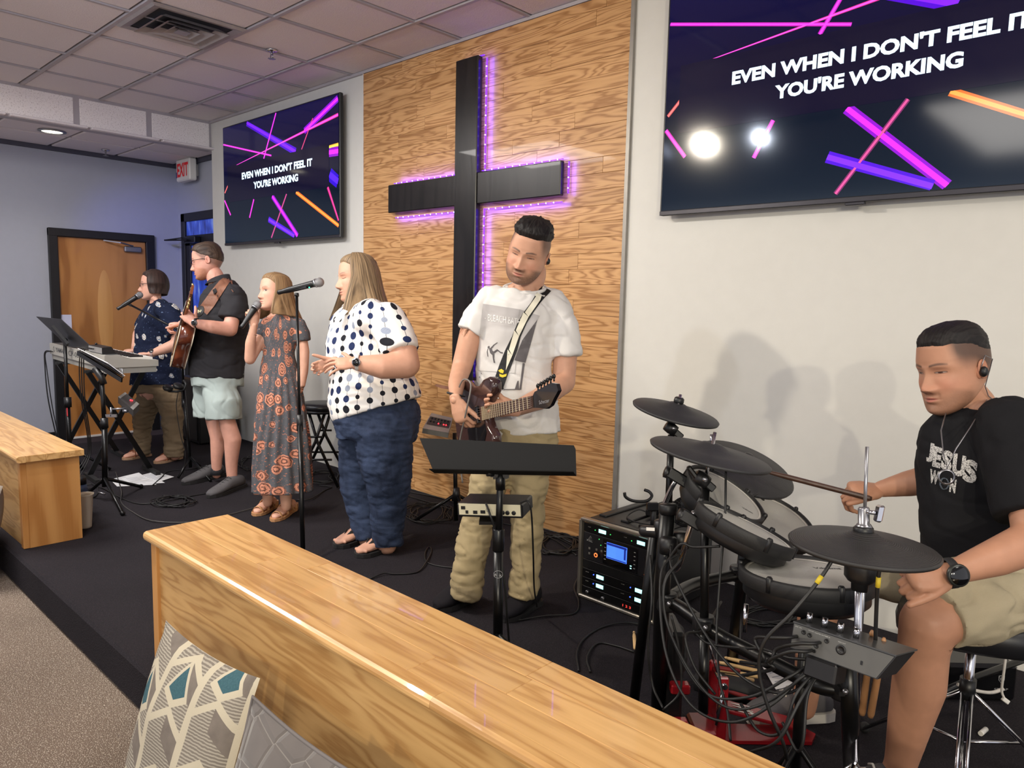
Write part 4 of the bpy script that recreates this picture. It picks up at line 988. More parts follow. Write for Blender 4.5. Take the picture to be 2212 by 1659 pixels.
# ================= electric guitar player in the white T-shirt
def guitar_man():
    d0 = 3.35; k = d0/F_PX
    def P(x, y, dd=0): return at(x, y, d0+dd)
    t = person('man in a white printed T-shirt and khaki trousers playing an electric guitar', (-2.34, 2.35, 0)); A = Acc(); sk = l3((196, 148, 122))
    f = (T_*.93-R_*.32-U_*.40); u = (U_*.93+R_*.27+T_*.30)
    fr = make_head(A, P(1141, 546, -.08), f, u, (.262), dict(skin=(196, 148, 122), w=1.02, jaw=1.12, cheek=.015, eye=.10, brow=(38, 28, 26), beard=(52, 40, 34), beardk=.8, scalp=(58, 46, 42), fade=.72, fadew=.30, hl=.34, side=.20, nape=.08, lip=(170, 98, 88)))
    shl, shr = P(1052, 648, 0), P(1203, 655, .02)
    body([([P(1150, 590, .02), P(1135, 632, .02)], [.066, .072]), ([shl, P(1128, 645, .03), shr], [.045, .08, .042]),
          ([P(1125, 660), P(1118, 760), P(1118, 900)], [.13, .13, .13], .6, R_), ([P(1125, 900), P(1085, 960), P(1040, 1110), P(1020, 1270)], [.08, .08, .065, .045]),
          ([P(1125, 900), P(1150, 960), P(1140, 1110), P(1138, 1280, -.02)], [.08, .08, .065, .045]),
          ([shl, P(1020, 715, -.02), P(997, 795, -.03)], [.048, .056, .046]), ([P(997, 795, -.03), P(986, 830, -.15), P(984, 864, -.27)], [.046, .038, .024]),
          ([shr, P(1222, 740, 0), P(1218, 825, -.02)], [.046, .058, .052]), ([P(1218, 825, -.02), P(1165, 862, -.18), P(1112, 884, -.33)], [.054, .048, .032])], A, sk, .008)
    hand(A, P(984, 864, -.27), -U_*.92+R_*.28, F_*.75+R_*.66, .19, (38, 42, 22), (30, 30), sk, 1, 5, wr=.029)
    hand(A, P(1112, 884, -.34), -R_*.95+U_*.10-T_*.1, T_*.9+U_*.25, .185, (42, 52, 34), (25, 40), sk, 1, 5, wr=.03)
    bd = A.obj('body', M_SKIN, t)
    HBm = HB
    make_cap(fr, 'hair', HBm, t, .03, .085, 2, .026, dict(side=.27, hl=.34, nape=.20))
    # body hair limit for the top only
    sh = cloth('t_shirt', [([P(1125, 646, .02), P(1121, 668), P(1112, 730), P(1110, 810), P(1120, 880), P(1124, 938)], [.155, .19, .182, .172, .186, .190], .66, R_, False),
        ([P(1064, 650, 0), P(1094, 644, .02), P(1128, 652, .04), P(1168, 646, .03), P(1196, 658, .02)], [.066, .062, .050, .064, .070]), ([P(1066, 650, 0), P(1040, 688, -.01), P(1018, 722, -.02)], [.078, .080, .076], 1, None, 'a'),
        ([P(1192, 660, .02), P(1213, 710, 0), P(1222, 772, -.01)], [.08, .082, .076], 1, None, 'a')], M_WTEE, t, .0075, 8, .0065, (10, 10, 7), seed=4)
    nb = [P(1130, 612, .0)+R_*(.094*math.cos(a))+F_*(.080*math.sin(a)+.0)-U_*(.022*(1-math.sin(a)))+U_*(.012*math.sin(a))+R_*.006 for a in [2*math.pi*i/28 for i in range(29)]]
    obj('neckband', MB().tube(nb, .0085, 8), M_WTEE, t)
    cloth('trousers', [([P(1125, 905), P(1124, 950), P(1120, 990)], [.165, .172, .15], .72, R_, False), ([P(1085, 960), P(1052, 1050), P(1033, 1120), P(1018, 1200), P(1006, 1288, .03)], [.100, .088, .078, .072, .074], 1, None, 'a'),
        ([P(1150, 960), P(1142, 1050), P(1138, 1120), P(1136, 1200), P(1130, 1288, 0)], [.100, .086, .076, .070, .068], 1, None, 'a')], M_KHAKI, t, .009, 6, .010, (9, 9, 12), seed=8)
    h1 = atz(1012, 1296); t1 = atz(940, 1322); shoe('shoe', t, h1+V((.0, .02, 0)), t1, .11, .10, M_SHOED, M_SOLEB)
    h2 = atz(1158, 1300); t2 = atz(1085, 1345); shoe('shoe', t, h2, t2, .11, .10, M_SHOED, M_SOLEB)
    w = P(985, 852, -.235)
    obj('bracelet', MB().tube([w+R_*(.036*math.cos(a))+F_*(.034*math.sin(a))-U_*(.008*math.cos(a)) for a in [2*math.pi*i/20 for i in range(21)]], .0045, 6), M_RUBBER, t)
    earbud(t, fr, -1)
    # print on the shirt
    def Q(x, y): return P(x, y, -.35)
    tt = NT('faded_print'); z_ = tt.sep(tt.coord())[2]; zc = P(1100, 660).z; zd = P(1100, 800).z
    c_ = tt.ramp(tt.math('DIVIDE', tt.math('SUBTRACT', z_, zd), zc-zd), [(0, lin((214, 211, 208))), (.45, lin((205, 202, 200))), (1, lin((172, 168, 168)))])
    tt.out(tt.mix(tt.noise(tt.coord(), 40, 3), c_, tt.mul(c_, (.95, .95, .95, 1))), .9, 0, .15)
    mb = MB().m(0).add([Q(1043, 656), Q(1122, 668), Q(1112, 806), Q(1028, 800)], [(0, 1, 2, 3)], False)
    mb.add([Q(1122, 668), Q(1166, 682), Q(1150, 716), Q(1120, 772)], [(0, 1, 2, 3)], False)
    mb.m(1).add([Q(1161, 690), Q(1128, 735), Q(1111, 778), Q(1135, 784), Q(1146, 745)], [(0, 1, 2, 3, 4)], False)
    mb.add([Q(1129, 784), Q(1134, 785), Q(1126, 842), Q(1122, 842)], [(0, 1, 2, 3)], False)
    def z2(x, y): return (1000+x*.2941, 580+y*.2941)
    FIG = ([(183, 572), (192, 568), (198, 576), (194, 586), (185, 586), (180, 580)], [(190, 586), (206, 582), (222, 604), (232, 628), (216, 636), (200, 622)], [(202, 584), (224, 560), (252, 542), (255, 546), (230, 566), (210, 592)],
           [(188, 586), (182, 610), (186, 648), (180, 646), (175, 612), (182, 586)], [(222, 612), (252, 592), (262, 600), (280, 616), (276, 622), (256, 606), (232, 624)], [(276, 612), (294, 616), (292, 626), (276, 622)],
           [(216, 632), (232, 626), (230, 660), (236, 692), (226, 694), (220, 664)], [(380, 890), (400, 826), (410, 824), (412, 890)], [(300, 886), (420, 884), (420, 892), (300, 892)],
           [(88, 800), (94, 776), (100, 812), (94, 832)], [(118, 796), (124, 790), (122, 806)], [(148, 826), (156, 822), (158, 836), (150, 838)], [(180, 832), (188, 824), (190, 838)], [(132, 770), (138, 766), (138, 776)])
    for pl in [[z2(*p) for p in q] for q in FIG]:
        mb.add([Q(*p) for p in pl], [tuple(range(len(pl)))], False)
    mb.m(2); x_ = (Q(1120, 700)-Q(1050, 690)).normalized()
    put_text(mb, '- BLEACH BATH', Q(1047, 692)+T_*.001, x_, U_, 78*k*.9, 13*k, -.01)
    for v_ in range(2): pass
    mb2 = subdiv(mb, 6, .014); off = [0]
    pr = project_on(sh, mb2, CAM, .003)
    # lettering lifted above the picture
    used = {}
    for f_, mi in zip(pr.f, pr.mi):
        if mi:
            for i in f_: used[i] = max(used.get(i, 0), mi)
    for i, mi in used.items(): pr.v[i] = tuple(V(pr.v[i])+T_*(.0012*mi))
    obj('shirt_print', pr, [tt.m, mat('dark_print', (92, 88, 90), .9), mat('white_print', (232, 230, 228), .9)], t)
    fit_under(t); return P, sh
GP, GSHIRT = guitar_man()
# ================= woman in the dotted tunic
def dot_woman():
    d0 = 4.15; k = d0/F_PX
    def P(x, y, dd=0): return at(x, y, d0+dd)
    t = person('woman with long streaked hair in a white polka-dot tunic and blue jeans', (-3.3, 2.4, 0)); A = Acc(); S = (206, 156, 132); sk = l3(S)
    f = (-R_*.88+T_*.46-U_*.10); u = (U_*.98-R_*.08)
    fr = make_head(A, P(771, 602, 0), f, u, .262, dict(skin=S, w=1.0, jaw=1.05, cheek=.02, eye=0, brow=(88, 62, 50), lip=(192, 112, 104), lipk=.6, hl=.36, browk=.7))
    body([([P(778, 640, .02), P(788, 690, .02)], [.06, .07]), ([P(800, 690, -.18), P(795, 690, .18)], [.07, .07]), ([P(790, 700), P(800, 800), P(812, 900)], [.17, .18, .17], .85, R_),
          ([P(815, 910, -.07), P(832, 1040, -.08), P(836, 1178, -.04)], [.10, .09, .055]), ([P(795, 910, .08), P(778, 1040, .12), P(795, 1165, .1)], [.10, .09, .055]),
          ([P(845, 700, -.21), P(868, 750, -.26), P(878, 788, -.28)], [.070, .076, .072]), ([P(878, 788, -.28), P(825, 792, -.34), P(768, 784, -.36)], [.073, .066, .038]),
          ([P(770, 700, .2), P(770, 780, .2)], [.07, .06]), ([P(770, 780, .2), P(712, 785, -.05)], [.055, .034])], A, sk, .009)
    hand(A, P(768, 784, -.36), -R_*.97-U_*.05+T_*.1, F_*.8-U_*.5, .185, (18, 22, 12), (60, 55), sk, -1, 9, wr=.03)
    hand(A, P(722, 782, -.17), -R_*.8-U_*.25, -U_*.2+T_*.75+R_*.2, .175, (40, 50, 30), (45, 45), sk, 1, 5, wr=.03)
    A.obj('body', M_SKIN, t)
    make_cap(fr, 'hair_cap', HST, t, .035, .02, 3, .006, dict(side=-.05, hl=.35))
    long_hair(fr, 'hair', HST, t, .88, 60, .07, .34, .03, .55, .05, .24, 76, .16, .1, seed=5)
    def hemtilt(mb): pass
    c0 = P(805, 800)
    cloth('tunic', [([P(800, 672, .01), P(792, 700), P(788, 740), P(798, 800), P(806, 850), P(816, 884)], [.155, .20, .222, .226, .262, .262], .92, R_, False),
        ([P(800, 690, -.16), P(798, 680, 0), P(795, 690, .18)], [.105, .10, .105]), ([P(836, 694, -.18), P(856, 730, -.23), P(866, 762, -.26)], [.108, .105, .104], 1, None, 'a'),
        ([P(775, 700, .18), P(765, 740, .2)], [.10, .10], 1, None, 'a')], M_DOTS, t, .009, 12, .004, (7, 7, 9), axis=(c0, .25), seed=12)
    obj('neck_placket', MB().prism([P(722, 690, -.20), P(742, 668, -.16), P(752, 672, -.17), P(728, 700, -.23)], T_*.004), mat('tunic_trim', (228, 224, 220), .8), t)
    cloth('jeans', [([P(812, 868), P(815, 905), P(812, 950)], [.235, .250, .222], .92, R_, False), ([P(828, 930, -.08), P(834, 1000, -.08), P(840, 1060, -.07), P(838, 1110, -.05), P(838, 1178, -.04)], [.175, .150, .118, .098, .088], 1, None, 'a'),
        ([P(792, 930, .10), P(780, 1000, .12), P(776, 1060, .12), P(788, 1110, .11), P(800, 1162, .1)], [.165, .135, .108, .094, .088], 1, None, 'a')], M_DENIM, t, .009, 6, .008, (8, 8, 14), seed=3)
    for (hx, hy, tx, ty) in ((848, 1182, 772, 1204), (797, 1160, 727, 1184)):
        h_, t_ = atz(hx, hy), atz(tx, ty); fb = foot(MB(), h_, t_, .095, .072, .022)
        d = (t_-h_).normalized(); x = V((-d.y, d.x, 0))
        for q in range(5): c = V((t_.x, t_.y, 0))-d*(.012+.006*abs(q-1))+x*((q-2)*.018)+V((0, 0, .035)); fb.ball(c, .013 if q == (4 if hx > 800 else 4) else .0095, .0095, .010, n=10, m=6)
        A2 = Acc(); vs, fs, nm = eval_blob(fb, .004, 3); A2.add(vs, fs, sk); A2.obj('foot', M_SKIN, t)
        sandal('flip_flop', t, h_, t_, .108, M_SOLEB, M_SOLEB, .022, (), True)
    watch(t, P(768, 783, -.36)+R_*.012, R_, T_, .040, .022, mat('white_band', (215, 210, 205), .5), M_FACEGL, case=mat('silver_case', (190, 190, 195), .25, .9))
    obj('ring', MB().lathe(P(722, 793, -.40), R_, [(.0105, 0), (.012, .002), (.0105, .004)], 16, False), M_CHROME, t)
    fit_under(t)
dot_woman()
# ================= girl with hand-held microphone
def girl():
    d0 = 4.72
    def P(x, y, dd=0): return at(x, y, d0+dd)
    t = person('girl in a long grey floral dress singing into a hand-held microphone', (-4.25, 2.34, 0)); A = Acc(); S = (214, 164, 140); sk = l3(S)
    f = (-R_*.72+T_*.70+U_*.02); u = (U_*.99-R_*.05)
    fr = make_head(A, P(593, 632, 0), f, u, .238, dict(skin=S, w=1.0, eye=.75, brow=(112, 84, 62), lip=(198, 120, 112), hl=.34, gaze=(-.01, 0), iris=(70, 60, 50), nose=.85))
    body([([P(598, 665), P(604, 695)], [.045, .05]), ([P(575, 700, .02), P(605, 695), P(648, 704, .0)], [.036, .05, .030]), ([P(605, 700), P(602, 770), P(608, 850)], [.11, .10, .13], .7, R_),
          ([P(600, 850), P(585, 1000, .02), P(578, 1085, .04)], [.1, .06, .032]), ([P(615, 850), P(616, 1000), P(618, 1095, .0)], [.1, .06, .032]),
          ([P(572, 706, -.02), P(556, 745, -.05), P(540, 776, -.08)], [.040, .038, .034]), ([P(540, 776, -.08), P(541, 740, -.12), P(549, 702, -.15)], [.035, .032, .021]),
          ([P(650, 708), P(657, 760, .0), P(655, 800, -.01)], [.030, .034, .033]), ([P(655, 800, -.01), P(648, 840, -.03), P(640, 872, -.04)], [.033, .029, .020])], A, sk, .007)
    hand(A, P(549, 702, -.15), U_*.93-R_*.12+T_*.1, -R_*.35+F_*.45+U_*.1-T_*.0, .165, (55, 65, 35), (35, 25), sk, -1, 4, wr=.021)
    hand(A, P(640, 872, -.04), -U_*.97-R_*.1, -R_*.8+F_*.4, .165, (14, 18, 12), (25, 8), sk, -1, 3, wr=.021)
    A.obj('body', M_SKIN, t)
    make_cap(fr, 'hair_cap', HLB, t, .035, .02, 3, .006, dict(side=-.05, hl=.35))
    long_hair(fr, 'hair', HLB, t, .72, 66, .06, .30, .04, .35, .05, .22, 70, .10, .12, seed=9)
    c0 = P(607, 850)
    def ruf(vs, nm):
        zw = P(600, 775).z; d = vs-np.array(c0); an = np.arctan2(d[:, 1], d[:, 0]); kk = np.clip((zw-vs[:, 2])/.5, 0, 1)
        return vs+nm*((np.sin(an*17+np.sin(vs[:, 2]*5)*1.2)*.011*kk)[:, None])*np.array([1, 1, 0])
    cloth('dress', [([P(606, 686, .01), P(607, 712), P(603, 745), P(602, 772)], [.105, .126, .108, .100], .74, R_, False), ([P(602, 770), P(603, 800), P(606, 860), P(609, 950), P(611, 1063)], [.103, .120, .146, .172, .188], .82, R_, False),
        ([P(577, 700, .02), P(606, 692), P(645, 702)], [.046, .05, .048]), ([P(580, 702, .01), P(567, 716, 0), P(560, 730, -.02)], [.052, .054, .052], 1, None, 'a'), ([P(642, 703), P(651, 722), P(654, 738)], [.054, .056, .053], 1, None, 'a')],
        M_DRESS, t, .0075, 8, .003, (12, 12, 3), axis=(c0, .15), fn=ruf)
    for (hx, hy, tx, ty) in ((634, 1100, 592, 1127), (592, 1094, 552, 1115)):
        h_, t_ = atz(hx, hy), atz(tx, ty); A2 = Acc(); vs, fs, nm = eval_blob(foot(MB(), h_, t_, .078, .064, .018), .004, 3); A2.add(vs, fs, sk); A2.obj('foot', M_SKIN, t)
        sandal('sandal', t, h_, t_, .088, M_LEATH, M_LEATH, .018, ((.3, .62), (.62, .3), (.86, .86)), False, .045)
    w = P(545, 722, -.13)
    obj('bracelet', MB().tube([w+R_*(.029*math.cos(a))+F_*(.027*math.sin(a))-U_*(.008*math.cos(a)) for a in [2*math.pi*i/20 for i in range(21)]], .0014, 6), M_CHROME, t)
    w = P(642, 862, -.035)
    obj('bracelet', MB().tube([w+R_*(.026*math.cos(a))+F_*(.024*math.sin(a))-U_*(.006*math.cos(a)) for a in [2*math.pi*i/20 for i in range(21)]], .0014, 6), M_CHROME, t)
    pd = MB().tube([P(588, 690, -.10), P(580, 720, -.125), P(579, 745, -.125), P(586, 722, -.13), P(604, 690, -.10)], .0012, 5)
    obj('necklace', pd, M_STEEL, t)
    fit_under(t)
girl()
# ================= man in the charcoal polo with the acoustic guitar
def polo_man():
    d0 = 5.42
    def P(x, y, dd=0): return at(x, y, d0+dd)
    t = person('man with glasses in a charcoal polo and pale shorts playing an acoustic guitar', (-5.23, 2.4, 0)); A = Acc(); S = (216, 160, 140); sk = l3(S)
    f = (-R_*.97+T_*.22-U_*.22); u = (U_*.97-R_*.2)
    fr = make_head(A, P(447, 565, 0), f, u, .258, dict(skin=S, w=1.0, eye=.15, brow=(104, 70, 50), beard=(168, 108, 74), beardk=.75, scalp=(92, 70, 58), fade=.7, fadew=.14, hl=.33, side=.06, nape=-.22, lip=(196, 120, 108)))
    body([([P(462, 592), P(476, 625)], [.062, .07]), ([P(490, 628, -.17), P(480, 625, 0), P(480, 628, .17)], [.055, .08, .055]), ([P(480, 650), P(475, 740), P(470, 800)], [.14, .14, .13], .8, R_),
          ([P(476, 845, -.06), P(490, 910, -.1), P(503, 950, -.08), P(500, 1000, -.06), P(502, 1048, -.04)], [.06, .060, .062, .044, .034]), ([P(460, 820, .1), P(462, 905, .1), P(472, 945, .11), P(468, 990, .12), P(468, 1025, .14)], [.08, .062, .06, .042, .034]),
          ([P(505, 640, -.2), P(503, 680, -.24), P(497, 712, -.27)], [.046, .052, .05]), ([P(497, 712, -.27), P(458, 706, -.36), P(420, 698, -.42)], [.051, .046, .030]),
          ([P(470, 640, .2), P(440, 700, .15)], [.055, .05]), ([P(440, 700, .15), P(392, 700, -.05)], [.045, .03])], A, sk, .0085)
    hand(A, P(420, 698, -.42), -R_*.70+U_*.68, F_*.65+U_*.2-R_*.4, .19, (38, 45, 30), (45, 40), sk, -1, 5, wr=.03)
    hand(A, P(394, 700, -.06), -R_*.95-U_*.1+T_*.1, F_*.1-U_*.75+T_*.2, .175, (62, 70, 40), (45, 30), sk, 1, 3, wr=.03)
    A.obj('body', M_SKIN, t)
    make_cap(fr, 'hair', HSB, t, .02, .045, 7, .010, dict(side=.10, hl=.33, nape=-.12))
    glasses(t, fr, mat('black_glasses_frame', (26, 24, 26), .3))
    c0 = P(474, 720)
    cloth('polo_shirt', [([P(478, 612, .0), P(484, 636), P(481, 690), P(474, 750), P(469, 786), P(468, 818)], [.10, .160, .188, .200, .198, .194], .9, R_, False),
        ([P(492, 634, -.17), P(484, 620, 0), P(482, 634, .17)], [.07, .08, .07]), ([P(505, 640, -.18), P(508, 666, -.2), P(500, 692, -.23)], [.088, .092, .092], 1, None, 'a'), ([P(470, 640, .18), P(455, 680, .2)], [.085, .088], 1, None, 'a')], M_POLO, t, .009, 8, .006, (8, 8, 9), seed=2)
    # collar: a folded band round the neck
    cb = []
    for (h, r_) in ((.0, .082), (.045, .074), (.047, .079), (.0, .094)):
        cb.append([P(472, 612)+R_*(r_*math.cos(a)*1.0)+F_*(r_*.95*math.sin(a))+U_*(h*(.75-.35*math.cos(a)*-1)+.016*math.cos(a)) for a in [2*math.pi*i/28 for i in range(28)]])
    obj('collar', MB().rings(cb, True, False), M_POLO, t)
    cloth('shorts', [([P(470, 806), P(470, 835)], [.182, .186], .9, R_, False), ([P(474, 846, -.06), P(484, 872, -.09), P(484, 906, -.09)], [.120, .128, .124], 1, None, 'a'), ([P(456, 830, .10), P(450, 870, .10), P(450, 902, .10)], [.13, .115, .108], 1, None, 'a')], M_SHORT, t, .008, 5, .006, (10, 10, 5), seed=6)
    shoe('shoe', t, atz(524, 1050), atz(450, 1077), .11, .085, M_SHOEG, M_SOLEB, ankle=1, laces=M_SHOEG); shoe('shoe', t, atz(482, 1026), atz(395, 1048), .11, .085, M_SHOEG, M_SOLEB, laces=M_SHOEG)
    for x, y, dd in ((502, 1040, -.04), (468, 1018, .14)): obj('sock', MB().tube([P(x, y-8, dd), P(x, y+8, dd)], [.040, .045], 16), M_POLO, t)
    watch(t, P(424, 698, -.41), R_*.9+U_*-.1, T_, .032, .02, M_RUBBER, M_FACEGL)
    fit_under(t)
polo_man()
# ================= woman at the keyboard
def key_woman():
    d0 = 6.25
    def P(x, y, dd=0): return at(x, y, d0+dd)
    t = person('woman with glasses and a dark bob in a navy floral blouse at the keyboard', (-6.45, 2.45, 0)); A = Acc(); S = (216, 164, 142); sk = l3(S)
    f = (-R_*.88+T_*.45-U_*.06); u = (U_*1.0-R_*.04)
    fr = make_head(A, P(331, 617, 0), f, u, .245, dict(skin=S, w=1.02, jaw=1.05, cheek=.015, eye=.5, brow=(70, 48, 42), lip=(196, 100, 100), hl=.35))
    body([([P(338, 645), P(346, 668)], [.055, .06]), ([P(350, 668, -.15), P(346, 664, 0), P(345, 668, .15)], [.06, .07, .06]), ([P(345, 680), P(340, 760), P(338, 830)], [.15, .16, .18], .9, R_),
          ([P(362, 840, -.06), P(374, 900, -.06), P(378, 984, -.04)], [.08, .07, .045]), ([P(322, 840, .06), P(310, 900, .08), P(310, 978, .1)], [.08, .07, .045]),
          ([P(378, 680, -.18), P(385, 715, -.2), P(384, 742, -.22)], [.06, .055, .048]), ([P(384, 742, -.22), P(352, 755, -.26), P(324, 765, -.28)], [.05, .042, .027]),
          ([P(320, 680, .16), P(298, 725, .1)], [.055, .045]), ([P(298, 722, .1), P(290, 756, -.02)], [.042, .027])], A, sk, .009)
    hand(A, P(324, 765, -.28), -R_*.97-U_*.05, -U_, .175, (22, 30, 15), (25, 15), sk, -1, 9, wr=.026)
    hand(A, P(292, 757, -.02), -R_*.9-U_*.1+T_*.1, -U_, .17, (30, 35, 15), (30, 20), sk, 1, 8, wr=.026)
    A.obj('body', M_SKIN, t)
    def curl(q, s, tt_):
        return q
    make_cap(fr, 'hair_cap', HBR, t, .035, .02, 3, .006, dict(side=-.05, hl=.35))
    long_hair(fr, 'hair', HBR, t, .36, 60, .09, .05, .05, .28, .02, .0, 50, -.02, -.06, seed=1)
    glasses(t, fr, mat('dark_red_glasses_frame', (62, 28, 34), .3), hh=.055)
    c0 = P(340, 740)
    cloth('blouse', [([P(346, 658, .0), P(344, 680), P(340, 715), P(337, 745), P(338, 790), P(338, 832)], [.10, .148, .178, .165, .195, .212], .92, R_, False),
        ([P(352, 670, -.15), P(347, 662, 0), P(345, 670, .15)], [.07, .07, .07]), ([P(366, 676, -.15), P(378, 700, -.18), P(384, 726, -.2)], [.088, .09, .086], 1, None, 'a'), ([P(325, 680, .15), P(308, 712, .14)], [.08, .08], 1, None, 'a')], M_BLOUSE, t, .009, 8, .006, (8, 8, 9), axis=(c0, .2), seed=5)
    vn = MB().prism([P(318, 660, -.13), P(348, 655, -.165), P(312, 698, -.21)], T_*.004)
    cloth('trousers', [([P(340, 820), P(340, 850)], [.19, .18], .9, R_, False), ([P(360, 852, -.04), P(371, 890, -.06), P(374, 940, -.05), P(377, 988, -.04)], [.112, .095, .078, .076], 1, None, 'a'), ([P(326, 852, .04), P(312, 890, .08), P(307, 935, .09), P(306, 980, .1)], [.112, .092, .074, .072], 1, None, 'a')], M_KHAKI2, t, .009, 5, .009, (9, 9, 14), seed=9)
    for (hx, hy, tx, ty) in ((388, 990, 337, 1002), (322, 984, 268, 994)):
        h_, t_ = atz(hx, hy), atz(tx, ty); A2 = Acc(); vs, fs, nm = eval_blob(foot(MB(), h_, t_, .09, .068, .018), .005, 3); A2.add(vs, fs, sk); A2.obj('foot', M_SKIN, t)
        sandal('sandal', t, h_, t_, .10, M_LEATHB, mat('tan_sole', (176, 140, 110), .7), .018, ((.35, .35), (.5, .72), (.72, .5)))
    watch(t, P(330, 763, -.275), R_, T_*.7+U_*.5, .029, .018, mat('pink_band', (200, 170, 165), .5), M_FACEGL)
    fit_under(t)
key_woman()
# ================= drummer
def drummer():
    d0 = 2.1
    def P(x, y, dd=0): return at(x, y, d0+dd)
    t = person('drummer in a black T-shirt and tan shorts seated behind the electronic drums', (-.42, 2.35, 0)); A = Acc(); S = (178, 130, 104); sk = l3(S)
    f = (-R_*.955+T_*.30-U_*.20); u = (U_*.97-R_*.17+T_*.05)
    fr = make_head(A, P(2056, 796, 0), f, u, .246, dict(skin=S, w=.97, jaw=1.05, eye=.22, brow=(58, 42, 36), beard=(78, 58, 48), beardk=.45, scalp=(52, 43, 40), fade=.85, fadew=.24, hl=.31, side=.17, nape=-.02, nose=1.0, lip=(178, 104, 94)))
    body([([P(2078, 845, .01), P(2100, 870, .02), P(2108, 915, .03)], [.056, .058, .078]), ([P(2190, 935, -.12), P(2110, 925, .03), P(2060, 935, .2)], [.05, .075, .05]), ([P(2110, 960), P(2112, 1100), P(2125, 1240)], [.135, .13, .15], .9, R_),
          ([P(2135, 1275, -.06), P(2070, 1305, -.12), P(2006, 1345, -.14)], [.11, .092, .070]), ([P(2006, 1345, -.14), P(1995, 1400, -.12), P(1985, 1480, -.09), P(1965, 1560, -.06), P(1945, 1650, -.02)], [.072, .064, .068, .056, .042]),
          ([P(1945, 1650, -.02), P(1925, 1700, 0)], [.042, .04]),
          ([P(2080, 1255, .16), P(1950, 1225, .22), P(1800, 1225, .28)], [.1, .085, .068]), ([P(1800, 1225, .28), P(1765, 1330, .30), P(1750, 1430, .33), P(1738, 1530, .36)], [.066, .062, .048, .037]),
          ([P(2205, 960, -.2), P(2232, 1080, -.26), P(2240, 1165, -.3)], [.065, .058, .052]), ([P(2240, 1165, -.3), P(2150, 1205, -.33), P(2050, 1240, -.35)], [.052, .044, .027]),
          ([P(2040, 960, .2), P(2020, 1010, .16), P(2015, 1035, .14)], [.055, .05, .045]), ([P(2015, 1035, .14), P(1960, 1045, .18), P(1900, 1057, .22)], [.046, .040, .026])], A, sk, .007)
    hand(A, P(2050, 1240, -.35), -R_*.96-U_*.12, -U_*.55+F_*.6-T_*0, .185, (62, 70, 40), (30, 10), sk, 1, 3, wr=.03)
    hand(A, P(1900, 1057, .22), -R_*.97+U_*.02, -U_*.80+F_*.35, .185, (58, 62, 36), (22, 5), sk, -1 if False else 1, 3, wr=.028)
    A.obj('body', M_SKIN, t)
    make_cap(fr, 'hair', HB, t, .016, .035, 4, .012, dict(side=.25, hl=.31, nape=.10))
    ts = cloth('t_shirt', [([P(2112, 922, .03), P(2104, 945, .02), P(2102, 1000), P(2106, 1100), P(2110, 1180), P(2118, 1226)], [.115, .142, .150, .146, .146, .150], .95, R_, False),
        ([P(2182, 928, -.12), P(2152, 928, -.05), P(2115, 940, .03), P(2085, 934, .12), P(2062, 930, .2)], [.072, .064, .052, .062, .072]), ([P(2185, 930, -.14), P(2215, 1010, -.2), P(2234, 1118, -.26)], [.095, .098, .092], 1, None, 'a'), ([P(2060, 940, .18), P(2030, 1000, .17)], [.08, .078], 1, None, 'a')], M_BTEE, t, .0065, 8, .005, (9, 9, 8), seed=7)
    nb = [P(2106, 898, .0)+R_*(.082*math.cos(a)+.0)+F_*(.085*math.sin(a)+.02)+U_*(.030*math.sin(a)*0+.022*math.cos(a)) for a in [2*math.pi*i/28 for i in range(29)]]
    obj('neckband', MB().tube(nb, .006, 8), M_BTEE, t)
    cloth('shorts', [([P(2130, 1205), P(2135, 1270)], [.15, .165], .95, R_), ([P(2150, 1275, -.05), P(2080, 1300, -.11), P(2020, 1325, -.13)], [.125, .115, .098], 1, None, 'a'), ([P(2100, 1262, .14), P(1980, 1240, .21), P(1862, 1228, .26)], [.112, .096, .084], 1, None, 'a')], M_TANSH, t, .0075, 5, .009, (9, 9, 9), seed=11)
    shoe('shoe', t, atz(1790, 1545)+V((0, 0, 0)), atz(1612, 1560), .105, .10, M_SHOEG, M_SOLE, .032, laces=M_SOLE)
    a_ = P(1925, 1700, 0); shoe('shoe', t, V((a_.x+.04, a_.y+.03, 0)), V((a_.x-.15, a_.y-.16, 0)), .105, .10, M_SHOEG, M_SOLE, .032, laces=M_SOLE)
    watch(t, P(2062, 1238, -.35)+R_*-.012, R_*.97+U_*.12, T_*.95+U_*.1, .033, .026, M_RUBBER, M_FACEGL, case=mat('dark_case', (60, 62, 60), .35, .6))
    earbud(t, fr, -1)
    e = fr['C']-fr['r']*(.36*fr['H'])+fr['f']*(-.06*fr['H'])
    obj('earpiece_wire', MB().tube([e+fr['f']*.01, e+fr['u']*.03-fr['f']*.01, e+fr['u']*.015-fr['f']*.035, P(2128, 835, -.05), P(2135, 855, -.04), P(2165, 880, -.02)], .0014, 6), M_STEEL, t)
    ch = [P(2135, 858, -.02), P(2120, 885, -.09), P(2095, 925, -.14), P(2065, 970, -.165), P(2045, 1012, -.175), P(2038, 980, -.14), P(2033, 930, -.10), P(2043, 893, -.06)]
    obj('necklace', MB().tube(ch, .0018, 6).lathe(P(2044, 1030, -.18), T_+R_*-.3, [(.017, 0), (.021, .002), (.021, .005), (.017, .006)], 20, False), M_STEEL, t)
    # lettering on the shirt, each row arched down to the right
    mb = MB(); dd = -.35
    def Q(x, y): return P(x, y, dd)
    kx = (d0+dd)/F_PX*1.0
